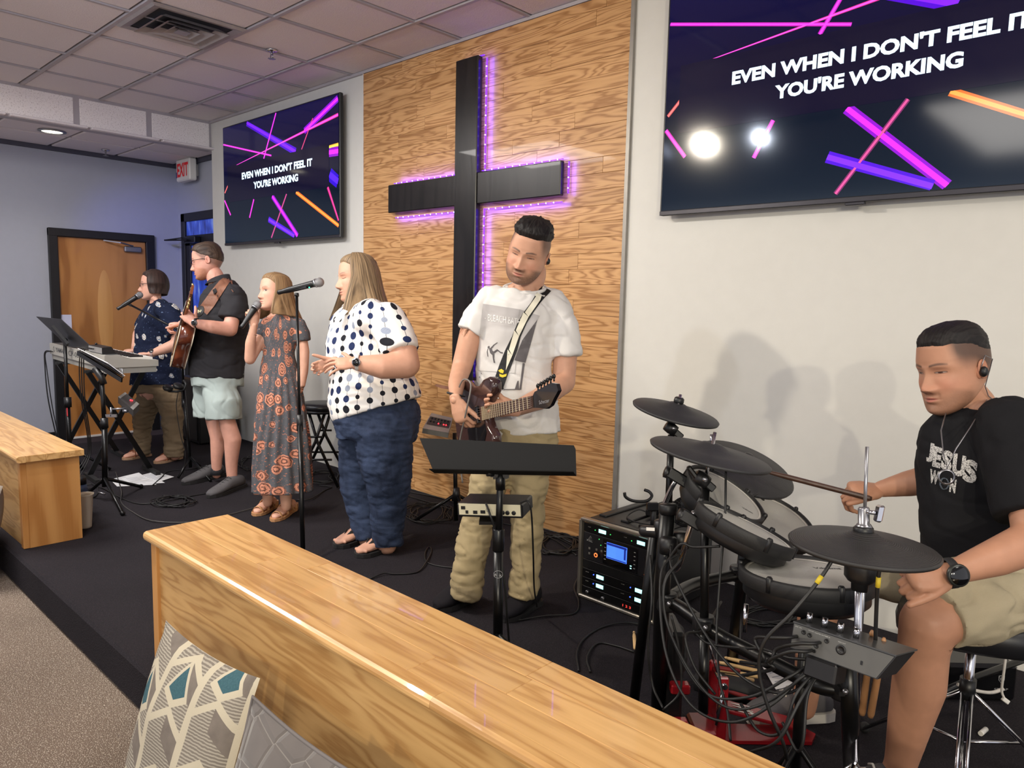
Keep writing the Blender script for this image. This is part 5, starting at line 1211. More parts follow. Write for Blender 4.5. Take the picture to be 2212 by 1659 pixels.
    for i, (chh, x, y, w, h) in enumerate((('J', 2000, 996, 15, 42), ('E', 2013, 1007, 19, 45), ('S', 2031, 1013, 25, 44), ('U', 2055, 1025, 29, 48), ('S', 2078, 1038, 32, 50), ('W', 2006, 1042, 22, 30), ('N', 2050, 1062, 14, 30))):
        put_text(mb, chh, Q(x, y), (R_*.93-U_*.28), (U_*.98+R_*.12), w*kx, h*kx, .06)
    mt = NT('cracked_white_print'); mt.out(mt.ramp(mt.noise(mt.coord(), 420, 2, .7), [(.40, lin((60, 60, 62))), (.52, lin((205, 203, 200)))]), .85, 0, .15)
    m1 = project_on(ts, subdiv(mb, 4, .012), CAM, .0025); obj('shirt_lettering', m1, mt.m, t)
    m2 = MB(); m2.tube([Q(2040+9*math.cos(a), 1045+12*math.sin(a)) for a in [2*math.pi*i/20 for i in range(21)]], .002, 4)
    put_text(m2, 'TM', Q(2063, 1042), R_, U_, .006, .0022, 0)
    obj('shirt_emblem', project_on(ts, m2, CAM, .003), mat('slate_print', (70, 78, 88), .8), t)
    fit_under(t); return P
DP = drummer()
# ================================================================ PROPS
def hv(v): v = V(v); v.z = 0; return v.normalized()
def curve_pts(P, n=8):
    """smooth curve through points (Catmull-Rom)"""
    P = [V(p) for p in P]; out = []
    Q = [P[0]+(P[0]-P[1])]+P+[P[-1]+(P[-1]-P[-2])]
    for i in range(1, len(Q)-2):
        for k in range(n):
            t = k/n; a, b, c, d = Q[i-1], Q[i], Q[i+1], Q[i+2]
            out.append(.5*((2*b)+(c-a)*t+(2*a-5*b+4*c-d)*t*t+(3*b-a-3*c+d)*t**3))
    out.append(P[-1]); return out
CBL = mat('cable_black', (22, 22, 23), .5, vary=.1); CGR = mat('cable_grey', (120, 116, 112), .5, vary=.05); CWH = mat('cable_white', (200, 195, 188), .5, vary=.05)
def cable(label, P, r=.004, m=None, group=None, name='cable', parent=None, n=8):
    o = obj(name, MB().tube(curve_pts(P, n), r, 6), m or CBL, parent)
    if parent is None: tag(o, label, 'cable', group)
    return o
def floor_cable(label, px, r=.004, m=None, group=None):
    return cable(label, [atz(x, y, r+.0008+(.006 if i % 3 == 1 else 0)) for i, (x, y) in enumerate(px)], r, m, group)
# ---- microphones
def microphone(label, tail, head, m_extra=None, name='microphone', rb=.0165):
    a, b = V(tail), V(head); d = (b-a).normalized(); L = (b-a).length
    t = thing(name, label, 'microphone', tuple(a)); h = L-.05
    obj('handle', MB().lathe(a, d, [(.001, 0), (.012, 0), (.0135, .01), (.0125, .03), (.0165, .07), (.019, h-.015), (.021, h)], 20), M_BLKPL, t)
    obj('collar', MB().lathe(a+d*h, d, [(.022, 0), (.0245, .004), (.0245, .010), (.021, .014)], 20), M_STEEL, t)
    obj('grille', MB().lathe(a+d*(h+.010), d, [(.020, 0), (.0255, .010), (.0265, .018), (.025, .028), (.018, .038), (.008, .0425), (.001, .043)], 20), mat('mic_grille', (150, 150, 152), .35, .8, bump=.8, bs=700), t)
    return t
gm_ = microphone('black wireless microphone held up by the girl in the floral dress', at(521, 708, 4.52), at(560, 652, 4.57))
sm_ = microphone('black microphone clipped on the straight stand in front of the girl', at(601, 632, 4.16), at(697, 608, 4.06))
obj('status_light', MB().ball(at(668, 621, 4.05), .0035, n=8, m=6), mat('led_green', (60, 240, 180), .4, vary=0, emit=3), sm_)
km_ = microphone('black microphone on the boom arm at the keyboard player\'s mouth', at(253, 668, 5.86), at(307, 634, 5.95))
# ---- straight mic stand
def stand_mic():
    d = 4.18; b = atz(655, 1222)
    t = thing('microphone_stand', 'black straight microphone stand between the girl and the dotted tunic woman', 'stand', tuple(b))
    top = V((b.x, b.y, at(641, 660, d).z)); mid = at(647, 900, d).z
    top = at(641, 640, 4.12); lo = V((b.x, b.y, .02)); m_ = lo.lerp(top, (mid-.02)/(top.z-.02))
    obj('base', MB().lathe((b.x, b.y, 0), (0, 0, 1), [(.001, 0), (.13, 0), (.13, .008), (.05, .02), (.02, .03)], 32), M_BLKMT, t)
    obj('lower_pole', MB().cyl(lo, m_, .0125), M_BLKMT, t); obj('clutch', MB().tube([m_-V((0, 0, .05)), m_+V((0, 0, .04))], .017, 14), M_BLKPL, t)
    obj('upper_pole', MB().cyl(m_, top, .008), M_BLKMT, t)
    obj('mic_clip', MB().tube([top, top+(at(641, 630, 4.12)-top)*.7], [.013, .011], 12).bar(at(625, 628, 4.14), at(665, 620, 4.09), .030, .012), M_BLKPL, t)
stand_mic()
def tripod(mb, c, z0, feet, r=.011, hub=True):
    """legs from hub height to feet on the floor"""
    for fx in feet: mb.tube([V((c.x, c.y, z0)), V((fx[0], fx[1], .012))], r, 10).ball((fx[0], fx[1], .014), .014, n=10, m=8)
    return mb
# ---- front music stand with the monitor mixer
def front_stand():
    d = 2.66; b = at(1074, 1500, d); b = V((b.x, b.y, 0))
    t = thing('music_stand', 'black music stand with a wide tray in front of the electric guitar player', 'stand', tuple(b))
    def P(x, y, dd=0): return at(x, y, d+dd)
    top = P(1082, 1000, .0); obj('lower_pole', MB().cyl((b.x, b.y, .12), P(1076, 1180, 0), .0175).lathe(P(1076, 1190), (P(1078, 1100)-P(1076, 1190)), [(.020, 0), (.022, .004), (.022, .075), (.020, .08)], 20), M_BLKMT, t)
    obj('upper_pole', MB().cyl(P(1076, 1190), top, .0125).lathe(P(1081, 1040), U_, [(.017, -.03), (.018, .0), (.016, .04)], 16), M_BLKMT, t)
    lg = [V((b.x, b.y, 0))+V((math.cos(a), math.sin(a), 0))*.27 for a in (.35, 2.45, 4.55)]
    for q in lg: obj('leg', MB().tube([V((b.x, b.y, .22)), q+V((0, 0, .014))], .011, 10).ball(q+V((0, 0, .014)), .0135, n=10, m=8), M_BLKMT, t)
    A_, B_, C_, D_2 = P(906, 946, .10), P(1243, 962, -.06), P(1245, 1028, -.10), P(938, 1022, .06)
    n = (B_-A_).cross(C_-A_).normalized(); r_ = _ray(938, 1022); D_2 = CAM+r_*((A_-CAM).dot(n)/r_.dot(n))
    pl = [A_, A_.lerp(B_, .5)+(A_-D_2)*.0, B_+(A_-B_)*.01, B_+(C_-B_)*.12, C_, D_2]
    obj('tray', MB().prism(pl, n*.003), mat('satin_black_steel', (7, 7, 8), .6, 0, .25), t)
    obj('lip', MB().prism([D_2, C_, C_-n*.055, D_2-n*.055], (0, 0, .003)), mat('satin_black_steel', (7, 7, 8), .6, 0, .25), t)
    obj('tray_bracket', MB().bar(P(1081, 1035, .02), P(1080, 975, .03), .05, .018).bar(P(1060, 1020, 0), P(1100, 1022, 0), .03, .03).cyl(P(1052, 1022, -.02), P(1066, 1022, -.01), .012), M_BLKPL, t)
    # clamp plate
    obj('shelf_plate', MB().obox(P(1062, 1120, .10), (R_*.99), hv(F_), (0, 0, 1), .045, .06, .006), M_BLKMT, t)
    mx = thing('personal_mixer', 'cream-backed personal monitor mixer clamped under the front music stand', 'mixer', tuple(P(1070, 1092, .08)))
    c = P(1070, 1092, .12); ax = (P(1145, 1094, .08)-P(996, 1090, .16)).normalized(); ay = hv(F_); ay = (ay-ax*ay.dot(ax)).normalized(); az = ax.cross(ay)
    obj('housing', MB().obox(c-az*.0, ax, ay, az, .128, .07, .026, .005), M_BLKPL, mx)
    fp = c-ay*.0705
    obj('rear_panel', MB().obox(fp+az*.004, ax, ay, az, .120, .0012, .0215, .0005), mat('cream_panel', (205, 198, 170), .4, .1, vary=.02), mx)
    mb = MB()
    for x, z, w, h in ((-.102, .010, .008, .006), (-.088, -.006, .005, .006), (-.055, -.006, .008, .006), (-.025, -.004, .009, .006)): mb.obox(fp+ax*x+az*z-ay*.002, ax, ay, az, w, .002, h)
    for x in (.052, .070, .094): mb.lathe(fp+ax*x-az*.005, -ay, [(.008, 0), (.008, .004), (.004, .004)], 14)
    obj('socket', mb, M_BLKPL, mx)
    mb = MB(); put_text(mb, 'POWERPLAY', fp-ax*.02-az*.020-ay*.002, ax, az, .03, .004, 0); mb.lathe(fp-ax*.005+az*.004-ay*.0015, -ay, [(.007, 0), (.0078, .0005), (.0068, .0005)], 18, False)
    obj('panel_lettering', mb, mat('panel_ink', (90, 88, 74), .6), mx)
    mb = MB(); put_text(mb, 'Peak', P(1068, 1246, -.02), (P(1085, 1246)-P(1068, 1246)).normalized(), U_, .026, .011, .01)
    obj('pole_lettering', mb.tube([P(1076+10*math.cos(a), 1241+8*math.sin(a), -.021) for a in [2*math.pi*i/20 for i in range(21)]], .0007, 4), mat('silver_print', (170, 170, 172), .4, .3), t)
    cable('black plug lead hanging from the left sockets of the front monitor mixer', [P(1050, 1088, .04), P(1058, 1110, -.02), P(1068, 1140, -.01), P(1078, 1180, .02), P(1090, 1260, .02), P(1096, 1340, .04), P(1102, 1420, .05)], .0042)
    cable('black lead looping from the right socket of the front monitor mixer', [P(1125, 1086, .02), P(1140, 1083, -.02), P(1148, 1110, -.01), P(1152, 1200, .1), P(1154, 1270, .3), P(1160, 1310, .6)], .0038)
    return t
front_stand()
# ---- mixer on a tripod stand against the oak wall
def wall_stand():
    d = 4.45
    def P(x, y, dd=0): return at(x, y, d+dd)
    b = atz(985, 1138); b = V((b.x, b.y, 0)); d = (b-CAM).dot(F_)
    t = thing('mixer_stand', 'thin black tripod stand behind the music tray against the oak wall', 'stand', tuple(b))
    obj('pole', MB().cyl((b.x, b.y, .04), at(982, 935, d-.02), .013), M_BLKMT, t)
    obj('hub', MB().tube([V((b.x, b.y, .17)), V((b.x, b.y, .25))], [.03, .018], 14), M_BLKPL, t)
    for q in (atz(896, 1128), atz(1030, 1165), atz(1050, 1110)): obj('leg', MB().tube([V((b.x, b.y, .21)), V((q.x, q.y, .012))], .011, 10), M_BLKMT, t)
    m = thing('personal_mixer', 'small mixer with red lights on the stand by the oak wall', 'mixer', tuple(at(948, 915, d)))
    A_, B_, C_, D_2 = at(932, 892, d+.12), at(978, 903, d+.10), at(969, 935, d-.10), at(913, 925, d-.08)
    n = (B_-A_).cross(D_2-A_).normalized(); n = n if n.dot(T_) > 0 else -n
    obj('housing', MB().prism([A_, B_, C_, D_2], -n*.035), mat('silver_grey_case', (150, 148, 145), .4, .3), m)
    def L(u, v, k=.001): return A_.lerp(B_, u).lerp(D_2.lerp(C_, u), v)+n*k
    obj('control_face', MB().quad(L(.04, .22), L(.96, .22), L(.96, .72), L(.04, .72)), mat('charcoal_face', (48, 44, 46), .5), m)
    mb = MB(); [mb.lathe(L(.15+.14*i, .32+.2*j), n, [(.006, 0), (.005, .008), (.001, .008)], 10) for i in range(6) for j in range(2)]
    for kk in range(6): pass
    obj('knobs', mb, M_BLKPL, m); bpy.data.objects[-1] if False else None
    mb = MB(); [mb.ball(L(u, .58, .003), .005, n=8, m=6) for u in (.5, .72, .82)]
    obj('red_lights', mb, mat('led_red', (255, 50, 60), .4, vary=0, emit=2.5), m)
    g = tag(obj('guitar_headstock', MB().prism([at(939, 832, 4.0), at(944, 830, 4.0), at(976, 836, 4.0), at(976, 842, 4.0), at(955, 839, 4.0), at(943, 835, 4.0)], T_*.014), M_LEATHB), 'brown guitar headstock poking out left of the guitar player\'s elbow', 'headstock')
wall_stand()
# ---- stool
def stool():
    d = 5.55; c = at(692, 868, d); b = at(690, 1035, d)
    t = thing('stool', 'round black padded folding stool behind the girl', 'stool', (c.x, c.y, 0)); z = c.z-.01
    cx, cy = c.x, c.y
    obj('seat', MB().lathe((cx, cy, z-.045), (0, 0, 1), [(.13, 0), (.155, .006), (.16, .03), (.145, .048), (.08, .054), (.001, .055)], 32), mat('black_vinyl', (26, 26, 29), .35), t)
    obj('seat_ring', MB().lathe((cx, cy, z-.065), (0, 0, 1), [(.14, 0), (.152, 0), (.152, .022), (.14, .022)], 32, False), M_BLKMT, t)
    r1, r2 = R_*1, hv(F_)
    for s in (-1, 1):
        for q in (-1, 1):
            obj('leg', MB().tube([V((cx, cy, z-.055))+R_*(s*.06)+r2*(q*.10), V((cx, cy, z*.55))+R_*(-s*.06 if q > 0 else -s*.04)*.2+r2*(q*.12), V((cx, cy, .004))+R_*(s*-.02+q*.0)+R_*(-s*.15)+r2*(q*.16)], .0115, 8), M_BLKMT, t)
    for zz, s in ((z*.34, .12), (z*.62, .05)):
        for q in (-1, 1): obj('rung', MB().cyl(V((cx, cy, zz))-R_*s+r2*(q*.14), V((cx, cy, zz))+R_*s+r2*(q*.14), .008, n=8), M_BLKMT, t)
stool()
# ---- keyboard, its stand and what sits on it
def keyboard():
    a, b = atz(107, 741, .965), atz(225.5, 768, .965); ex = hv(b-a); ey = V((-ex.y, ex.x, 0)); L = (b-a).length; W_ = .36; z = .965
    t = thing('electronic_keyboard', 'pale grey stage keyboard seen from behind at the left', 'keyboard', (a.x, a.y, .86))
    def K(u, v, w): return V((a.x, a.y, 0))+ex*u+ey*v+V((0, 0, w))
    mb = MB()
    for (u0, u1) in ((0, L),):
        mb.prism([K(u0, 0, .875), K(u0, 0, z), K(u0, .10, z), K(u0, .17, z-.028), K(u0, W_, z-.045), K(u0, W_, .875)][::-1], ex*(u1-u0))
    obj('case', mb, mat('keyboard_shell', (168, 166, 158), .45, vary=.02), t)
    obj('bottom_case', MB().prism([K(.01, .012, .832), K(.01, .012, .8748), K(.01, W_-.012, .8748), K(.01, W_-.012, .832)][::-1], ex*(L-.02)), mat('keyboard_lower', (150, 149, 142), .5, vary=.02), t)
    kb = MB(); 
    n = 52; kw = (L-.12)/n
    for i in range(n): kb.box((0, 0, 0), (1, 1, 1), Matrix(((ex.x*kw*.93, ey.x*.15, 0, K(.06+i*kw, .19, 0).x), (ex.y*kw*.93, ey.y*.15, 0, K(.06+i*kw, .19, 0).y), (0, 0, .018, z-.044), (0, 0, 0, 1))))
    o = obj('white_keys', kb, M_WHITEPL, t); o['kind'] = 'stuff'
    kb = MB()
    for i in range(n-1):
        if i % 7 in (0, 1, 3, 4, 5): kb.box((0, 0, 0), (1, 1, 1), Matrix(((ex.x*kw*.5, ey.x*.09, 0, K(.06+(i+.75)*kw, .19, 0).x), (ex.y*kw*.5, ey.y*.09, 0, K(.06+(i+.75)*kw, .19, 0).y), (0, 0, .012, z-.026), (0, 0, 0, 1))))
    o = obj('black_keys', kb, M_BLKPL, t); o['kind'] = 'stuff'
    mb = MB(); put_text(mb, 'YAMAHA', K(.20, -.001, .905), ex, V((0, 0, 1)), .36, .036, .02); put_text(mb, 'CP-08', K(.60, -.001, .90), ex, V((0, 0, 1)), .30, .040, .0)
    mb.lathe(K(.15, -.0012, .923), -ey, [(.018, 0), (.022, .0004), (.022, .0008)], 18, False)
    obj('lettering', mb, mat('dark_ink', (60, 60, 62), .5), t)
    obj('top_strip', MB().prism([K(.02, .02, z+.001), K(.02, .10, z+.001), K(L-.02, .10, z+.001), K(L-.02, .02, z+.001)], (0, 0, .0015)), mat('dark_strip', (70, 70, 70), .5), t)
    s = thing('keyboard_stand', 'black double X keyboard stand under the pale keyboard', 'stand', tuple(K(L/2, W_/2, 0)))
    for u in (.30, L-.42):
        obj('cross_leg', MB().bar(K(u, -.02, .03), K(u, W_+.03, .812), .035, .022, up=ex), M_BLKMT, s)
        obj('cross_leg', MB().bar(K(u+.04, W_+.04, .03), K(u+.04, -.01, .812), .035, .022, up=ex), M_BLKMT, s)
        obj('foot', MB().bar(K(u-.10, -.02, .018), K(u+.22, -.02, .018), .034, .03), M_RUBBER, s); obj('foot', MB().bar(K(u-.10, W_+.04, .018), K(u+.22, W_+.04, .018), .034, .03), M_RUBBER, s)
        obj('support_arm', MB().bar(K(u+.02, -.03, .818), K(u+.02, W_+.02, .818), .034, .022), M_RUBBER, s)
    mx = thing('small_mixer', 'small audio box with controls standing on the near end of the keyboard', 'mixer', tuple(K(L-.25, .06, z)))
    obj('housing', MB().prism([K(L-.42, .01, z+.003), K(L-.42, .01, z+.05), K(L-.42, .07, z+.055), K(L-.42, .10, z+.003)][::-1], ex*.34), M_BLKPL, mx)
    obj('rear_panel', MB().prism([K(L-.415, .0085, z+.006), K(L-.085, .0085, z+.006), K(L-.085, .0085, z+.047), K(L-.415, .0085, z+.047)], -ey*.001), mat('silver_panel', (170, 168, 165), .35, .4), mx)
    obj('fader_knobs', MB().cyl(K(L-.38, .05, z+.053), K(L-.38, .05, z+.066), .008), M_BLKPL, mx)
    for i in range(3): cable('short black lead plugged into the small box on the keyboard, number %s from the left' % ('one', 'two', 'three')[i], [K(L-.36+i*.05, 0.004, z+.03), K(L-.37+i*.05, -.05, z+.03), K(L-.42+i*.05, -.05, z-.02), K(L-.5+i*.06, -.04, z-.16), K(L-.52+i*.05, -.03, .6), K(L-.6+i*.04, .02, .2), K(L-.55+i*.07, -.1, .01)], .004)
    cable('black power lead dropping from the far left end of the keyboard', [K(.06, -.004, .9), K(-.02, -.03, .89), K(-.06, -.03, .8), K(-.06, -.02, .5), K(-.05, .02, .2), K(-.02, .05, .01)], .005)
    cable('second black lead hanging beside the left end of the keyboard', [K(.12, -.004, .9), K(.03, -.04, .88), K(.0, -.03, .75), K(.0, -.0, .4), K(.03, .05, .01)], .004)
    return K, L
KB, KBL = keyboard()
def left_stands():
    # dark tray stand at far left
    d = 5.75
    def P(x, y, dd=0): return at(x, y, d+dd)
    b = P(152, 1000); b.z = 0; t = thing('music_stand', 'black music stand with an empty dark tray in front of the wooden door', 'stand', tuple(b))
    obj('lower_pole', MB().cyl((b.x, b.y, .05), P(146, 868), .017), M_BLKMT, t); obj('upper_pole', MB().cyl(P(146, 870), P(140, 735), .0125), M_BLKMT, t)
    obj('clutch', MB().tube([P(147, 880), P(146, 858)], .026, 14), M_BLKPL, t)
    obj('label_sticker', MB().prism([P(143.5, 881, -.02), P(146, 881, -.025), P(147, 899, -.025), P(144.5, 899, -.02)], T_*.001), mat('red_sticker', (190, 60, 65), .5), t)
    pl = [P(79, 684, .12), P(128, 690, .0), P(195, 752, -.12), P(150, 752, .06)]
    pl = [P(78, 684, .18), P(132, 690, -.10), P(204, 756, -.22), P(146, 748, .10)]
    n = (pl[1]-pl[0]).cross(pl[3]-pl[0]).normalized()
    obj('tray', MB().prism(pl, n*.004), mat('tray_charcoal', (44, 44, 47), .4, .2), t)
    obj('tray_bracket', MB().bar(P(113, 706, -.04)+n*-.0, P(146, 745, -.03), .05, .02, up=n).ball(P(140, 735, 0), .02, n=10, m=8), M_BLKPL, t)
    for q in (P(130, 1000), P(180, 990), P(150, 1010)): obj('leg', MB().tube([V((b.x, b.y, .2)), V((b.x+(q-b).x*2, b.y+(q-b).y*2+.1, .012))], .011, 10), M_BLKMT, t)
    # sheet-music stand
    b = atz(228, 1083); b.z = 0; d2 = (b-CAM).dot(F_)
    def Q(x, y, dd=0): return at(x, y, d2+dd)
    t = thing('music_stand', 'black tripod music stand holding open sheet music in front of the keyboard', 'stand', tuple(b))
    obj('lower_pole', MB().cyl((b.x, b.y, .10), Q(226, 915), .0185), M_BLKMT, t); obj('upper_pole', MB().cyl(Q(226, 920), Q(219, 805), .0145), M_BLKMT, t)
    obj('clutch', MB().tube([Q(226, 925), Q(225, 903)], .024, 14).bar(Q(226, 912), Q(216, 914), .012), M_BLKPL, t)
    for x, y in ((265, 1114), (305, 1055), (184, 1075)):
        q = atz(x, y); obj('leg', MB().tube([V((b.x, b.y, .16)), V((q.x, q.y, .013))], .0115, 10).ball((q.x, q.y, .016), .016, n=10, m=8), M_BLKMT, t)
    obj('brace', MB().cyl((b.x, b.y, .05), V((b.x, b.y, .08)).lerp(Q(190, 1072), .4), .007, n=8), M_STEEL, t)
    pl = [Q(170, 757, .16), Q(236, 790, -.26), Q(268, 814, -.22), Q(196, 776, .20)]
    n = (pl[1]-pl[0]).cross(pl[3]-pl[0]).normalized(); n = n if n.z > 0 else -n
    obj('tray', MB().prism(pl, -n*.006).bar(Q(170, 760, .16)-n*.01, Q(268, 816, -.22)-n*.02, .01, .03), M_BLKMT, t)
    obj('tray_bracket', MB().tube([Q(205, 795), Q(219, 815), Q(224, 830)], .022, 12), M_BLKPL, t)
    sp = [p+n*.006 for p in pl]; sp = [sp[0]+(sp[0]-sp[3])*.15, sp[1]+(sp[1]-sp[2])*.15, sp[2], sp[3]]
    sh = tag(obj('sheet_music', MB().m(0).prism(sp, n*.004), [mat('music_paper', (214, 214, 216), .7, vary=.02)]), 'white sheet music lying on the slanted tray before the keyboard', 'paper')
    mb = MB()
    for k in range(5):
        u = .12+.18*k
        for v0, v1 in ((.08, .44), (.55, .93)):
            A0 = sp[0].lerp(sp[3], u); B0 = sp[1].lerp(sp[2], u); dd_ = (sp[3]-sp[0])*.035
            p1, p2 = A0.lerp(B0, v0), A0.lerp(B0, v1); mb.quad(p1+n*.0045, p2+n*.0045, p2+dd_+n*.0045, p1+dd_+n*.0045)
    obj('printed_lines', mb, mat('faint_ink', (150, 152, 162), .8), sh)
    obj('page_clip', MB().tube([Q(266, 815, -.22), Q(264, 800, -.2), Q(258, 797, -.18)], [.012, .016, .005], 10, flat=.3), mat('clear_clip', (130, 132, 134), .2, .3), t)
    # monitor mixer on clamp
    mx = thing('personal_mixer', 'tilted personal mixer with a red light clamped beside the sheet music stand', 'mixer', tuple(Q(275, 865)))
    A_, B_, C_, D_2 = Q(255, 857, .05), Q(270, 847, .12), Q(301, 873, .02), Q(288, 886, -.05)
    n = (B_-A_).cross(D_2-A_).normalized(); n = n if n.dot(T_) > 0 else -n
    obj('housing', MB().prism([A_, B_, C_, D_2], -n*.05), mat('dark_grey_case', (62, 60, 60), .45), mx)
    def L(u, v, k=.001): return A_.lerp(B_, u).lerp(D_2.lerp(C_, u), v)+n*k
    obj('silver_end', MB().quad(L(0, .8), L(1, .8), L(1, .99), L(0, .99)).quad(L(0, .01), L(1, .01), L(1, .14), L(0, .14)), mat('silver_trim', (150, 148, 144), .4, .3), mx)
    obj('red_lights', MB().ball(L(.65, .55, .003), .006, n=8, m=6).ball(L(.75, .62, .003), .005, n=8, m=6), mat('led_red', (255, 50, 60), .4, vary=0, emit=2.5), mx)
    obj('clamp_arm', MB().cyl(Q(240, 884), Q(272, 882, .02), .006).bar(Q(228, 898), Q(252, 898), .012, .02).cyl(Q(240, 899), Q(240, 880), .007).tube([Q(266, 888), Q(276, 888)], .012, 12), M_STEEL, t)
    # boom stand of the keyboard singer
    b = atz(412, 1026); b.z = 0; d3 = (b-CAM).dot(F_)
    def S(x, y, dd=0): return at(x, y, d3+dd)
    t = thing('microphone_stand', 'black boom microphone stand standing between keyboard player and polo shirt man', 'stand', tuple(b))
    jt = S(392, 716, -.05)
    obj('pole', MB().cyl((b.x, b.y, .06), S(396, 830, 0), .0125).cyl(S(396, 832, 0), jt, .009), M_BLKMT, t)
    obj('clutch', MB().tube([S(398, 880), S(397, 862)], .018, 12).ball(jt, .02, n=12, m=8), M_BLKPL, t)
    obj('boom_arm', MB().cyl(jt, at(284, 660, 5.92), .008), M_BLKMT, t); obj('mic_clip', MB().bar(at(284, 660, 5.92), at(274, 655, 5.90), .02).bar(at(266, 660, 5.88), at(290, 645, 5.92), .03, .012), M_BLKPL, t)
    for x, y in ((432, 1010), (385, 1035), (455, 1042)):
        q = atz(x, y); obj('leg', MB().tube([V((b.x, b.y, .14)), V((q.x, q.y, .012))], .010, 10), M_BLKMT, t)
    hp = thing('headphones', 'black headphones hanging on the boom microphone stand', 'headphones', tuple(S(380, 835)))
    obj('headband', MB().tube([S(396, 822, -.04), S(402, 830, -.06), S(398, 842, -.05), S(382, 846, -.06), S(364, 845, -.06)], .009, 8), M_BLKPL, hp)
    for x, y in ((363, 838), (385, 834)): obj('ear_cup', MB().lathe(S(x, y, -.06), R_*.3+U_*.8+T_*.3, [(.001, -.014), (.034, -.014), (.04, 0), (.036, .014), (.012, .016)], 20), M_BLKPL, hp)
    cable('dark headphone lead hanging down the boom stand', [S(385, 846, -.05), S(381, 880, -.03), S(390, 940, -.02), S(400, 975, 0), S(398, 1010, 0), S(392, 1040, 0)], .003)
left_stands()
# ---- dark cabinet behind the polo man, cup, bottle, papers
sp = thing('floor_speaker', 'black floor speaker cabinet behind the polo shirt man', 'speaker', (-7.0, 3.15, 0))
a_ = at(420, 1000, 6.6)
obj('cabinet', MB().box((-7.22, 2.98, .004), (-6.75, 3.36, .62), None, .015), M_BLKPL, sp)
obj('grille', MB().box((-7.19, 2.968, .04), (-6.78, 2.982, .58), None, .004), mat('speaker_grille', (24, 24, 26), .7, bump=.5, bs=500), sp)
c = atz(185, 1140); c = V((c.x, c.y, 0)); dcup = (c-CAM).dot(F_)
cup = thing('plastic_cup', 'translucent white plastic cup on the stage behind the left bench', 'cup', (c.x, c.y, 0)); H_ = .245
obj('wall', MB().lathe(c+V((0, 0, .002)), (0, 0, 1), [(.001, 0), (.032, 0), (.034, .01), (.046, .19), (.050, .2), (.052, .207), (.048, .207), (.044, .19), (.030, .01), (.001, .008)], 28), mat('frosted_cup', (190, 178, 158), .35, vary=.04), cup)
c = atz(176, 1112); c = V((c.x, c.y, 0))
bt = thing('water_bottle', 'dark blue water bottle behind the white cup by the left bench', 'bottle', (c.x, c.y, 0))
obj('body', MB().lathe(c+V((0, 0, .002)), (0, 0, 1), [(.001, 0), (.04, 0), (.042, .01), (.042, .17), (.034, .2)], 24), mat('navy_bottle', (26, 44, 72), .35), bt)
obj('band', MB().lathe(c+V((0, 0, .13)), (0, 0, 1), [(.0425, 0), (.0425, .02)], 24, False), M_STEEL, bt); obj('cap', MB().lathe(c+V((0, 0, .2)), (0, 0, 1), [(.036, 0), (.036, .04), (.03, .05), (.001, .05)], 24), M_BLKPL, bt)
PAP = [((238, 1036), (300, 1021), (338, 1047), (253, 1051)), ((262, 1034), (326, 1024), (356, 1043), (280, 1048)), ((300, 1028), (334, 1019), (376, 1030), (340, 1042))]
for i, (q, lb) in enumerate(zip(PAP, ('leftmost sheet of the white song sheets fanned on the stage floor', 'middle sheet of the white song sheets fanned on the stage floor', 'rightmost sheet of the white song sheets fanned on the stage floor'))):
    pl = [atz(x, y, .002+i*.002) for x, y in q]; p = tag(obj('song_sheet', MB().prism(pl[::-1], (0, 0, .001)), mat('music_paper', (214, 214, 216), .7, vary=.02)), lb, 'paper', 'song sheets on the stage floor')
    mb = MB()
    for k in range(7):
        u = .1+.12*k; A0 = pl[0].lerp(pl[3], u); B0 = pl[1].lerp(pl[2], u); dd_ = (pl[3]-pl[0])*.03; z = V((0, 0, .0014)); p1, p2 = A0.lerp(B0, .12), A0.lerp(B0, .5+.4*((k*7) % 3)/2)
        mb.quad(p1+z, p1+dd_+z, p2+dd_+z, p2+z)
    obj('printed_lines', mb, mat('faint_ink', (150, 152, 162), .8), p)
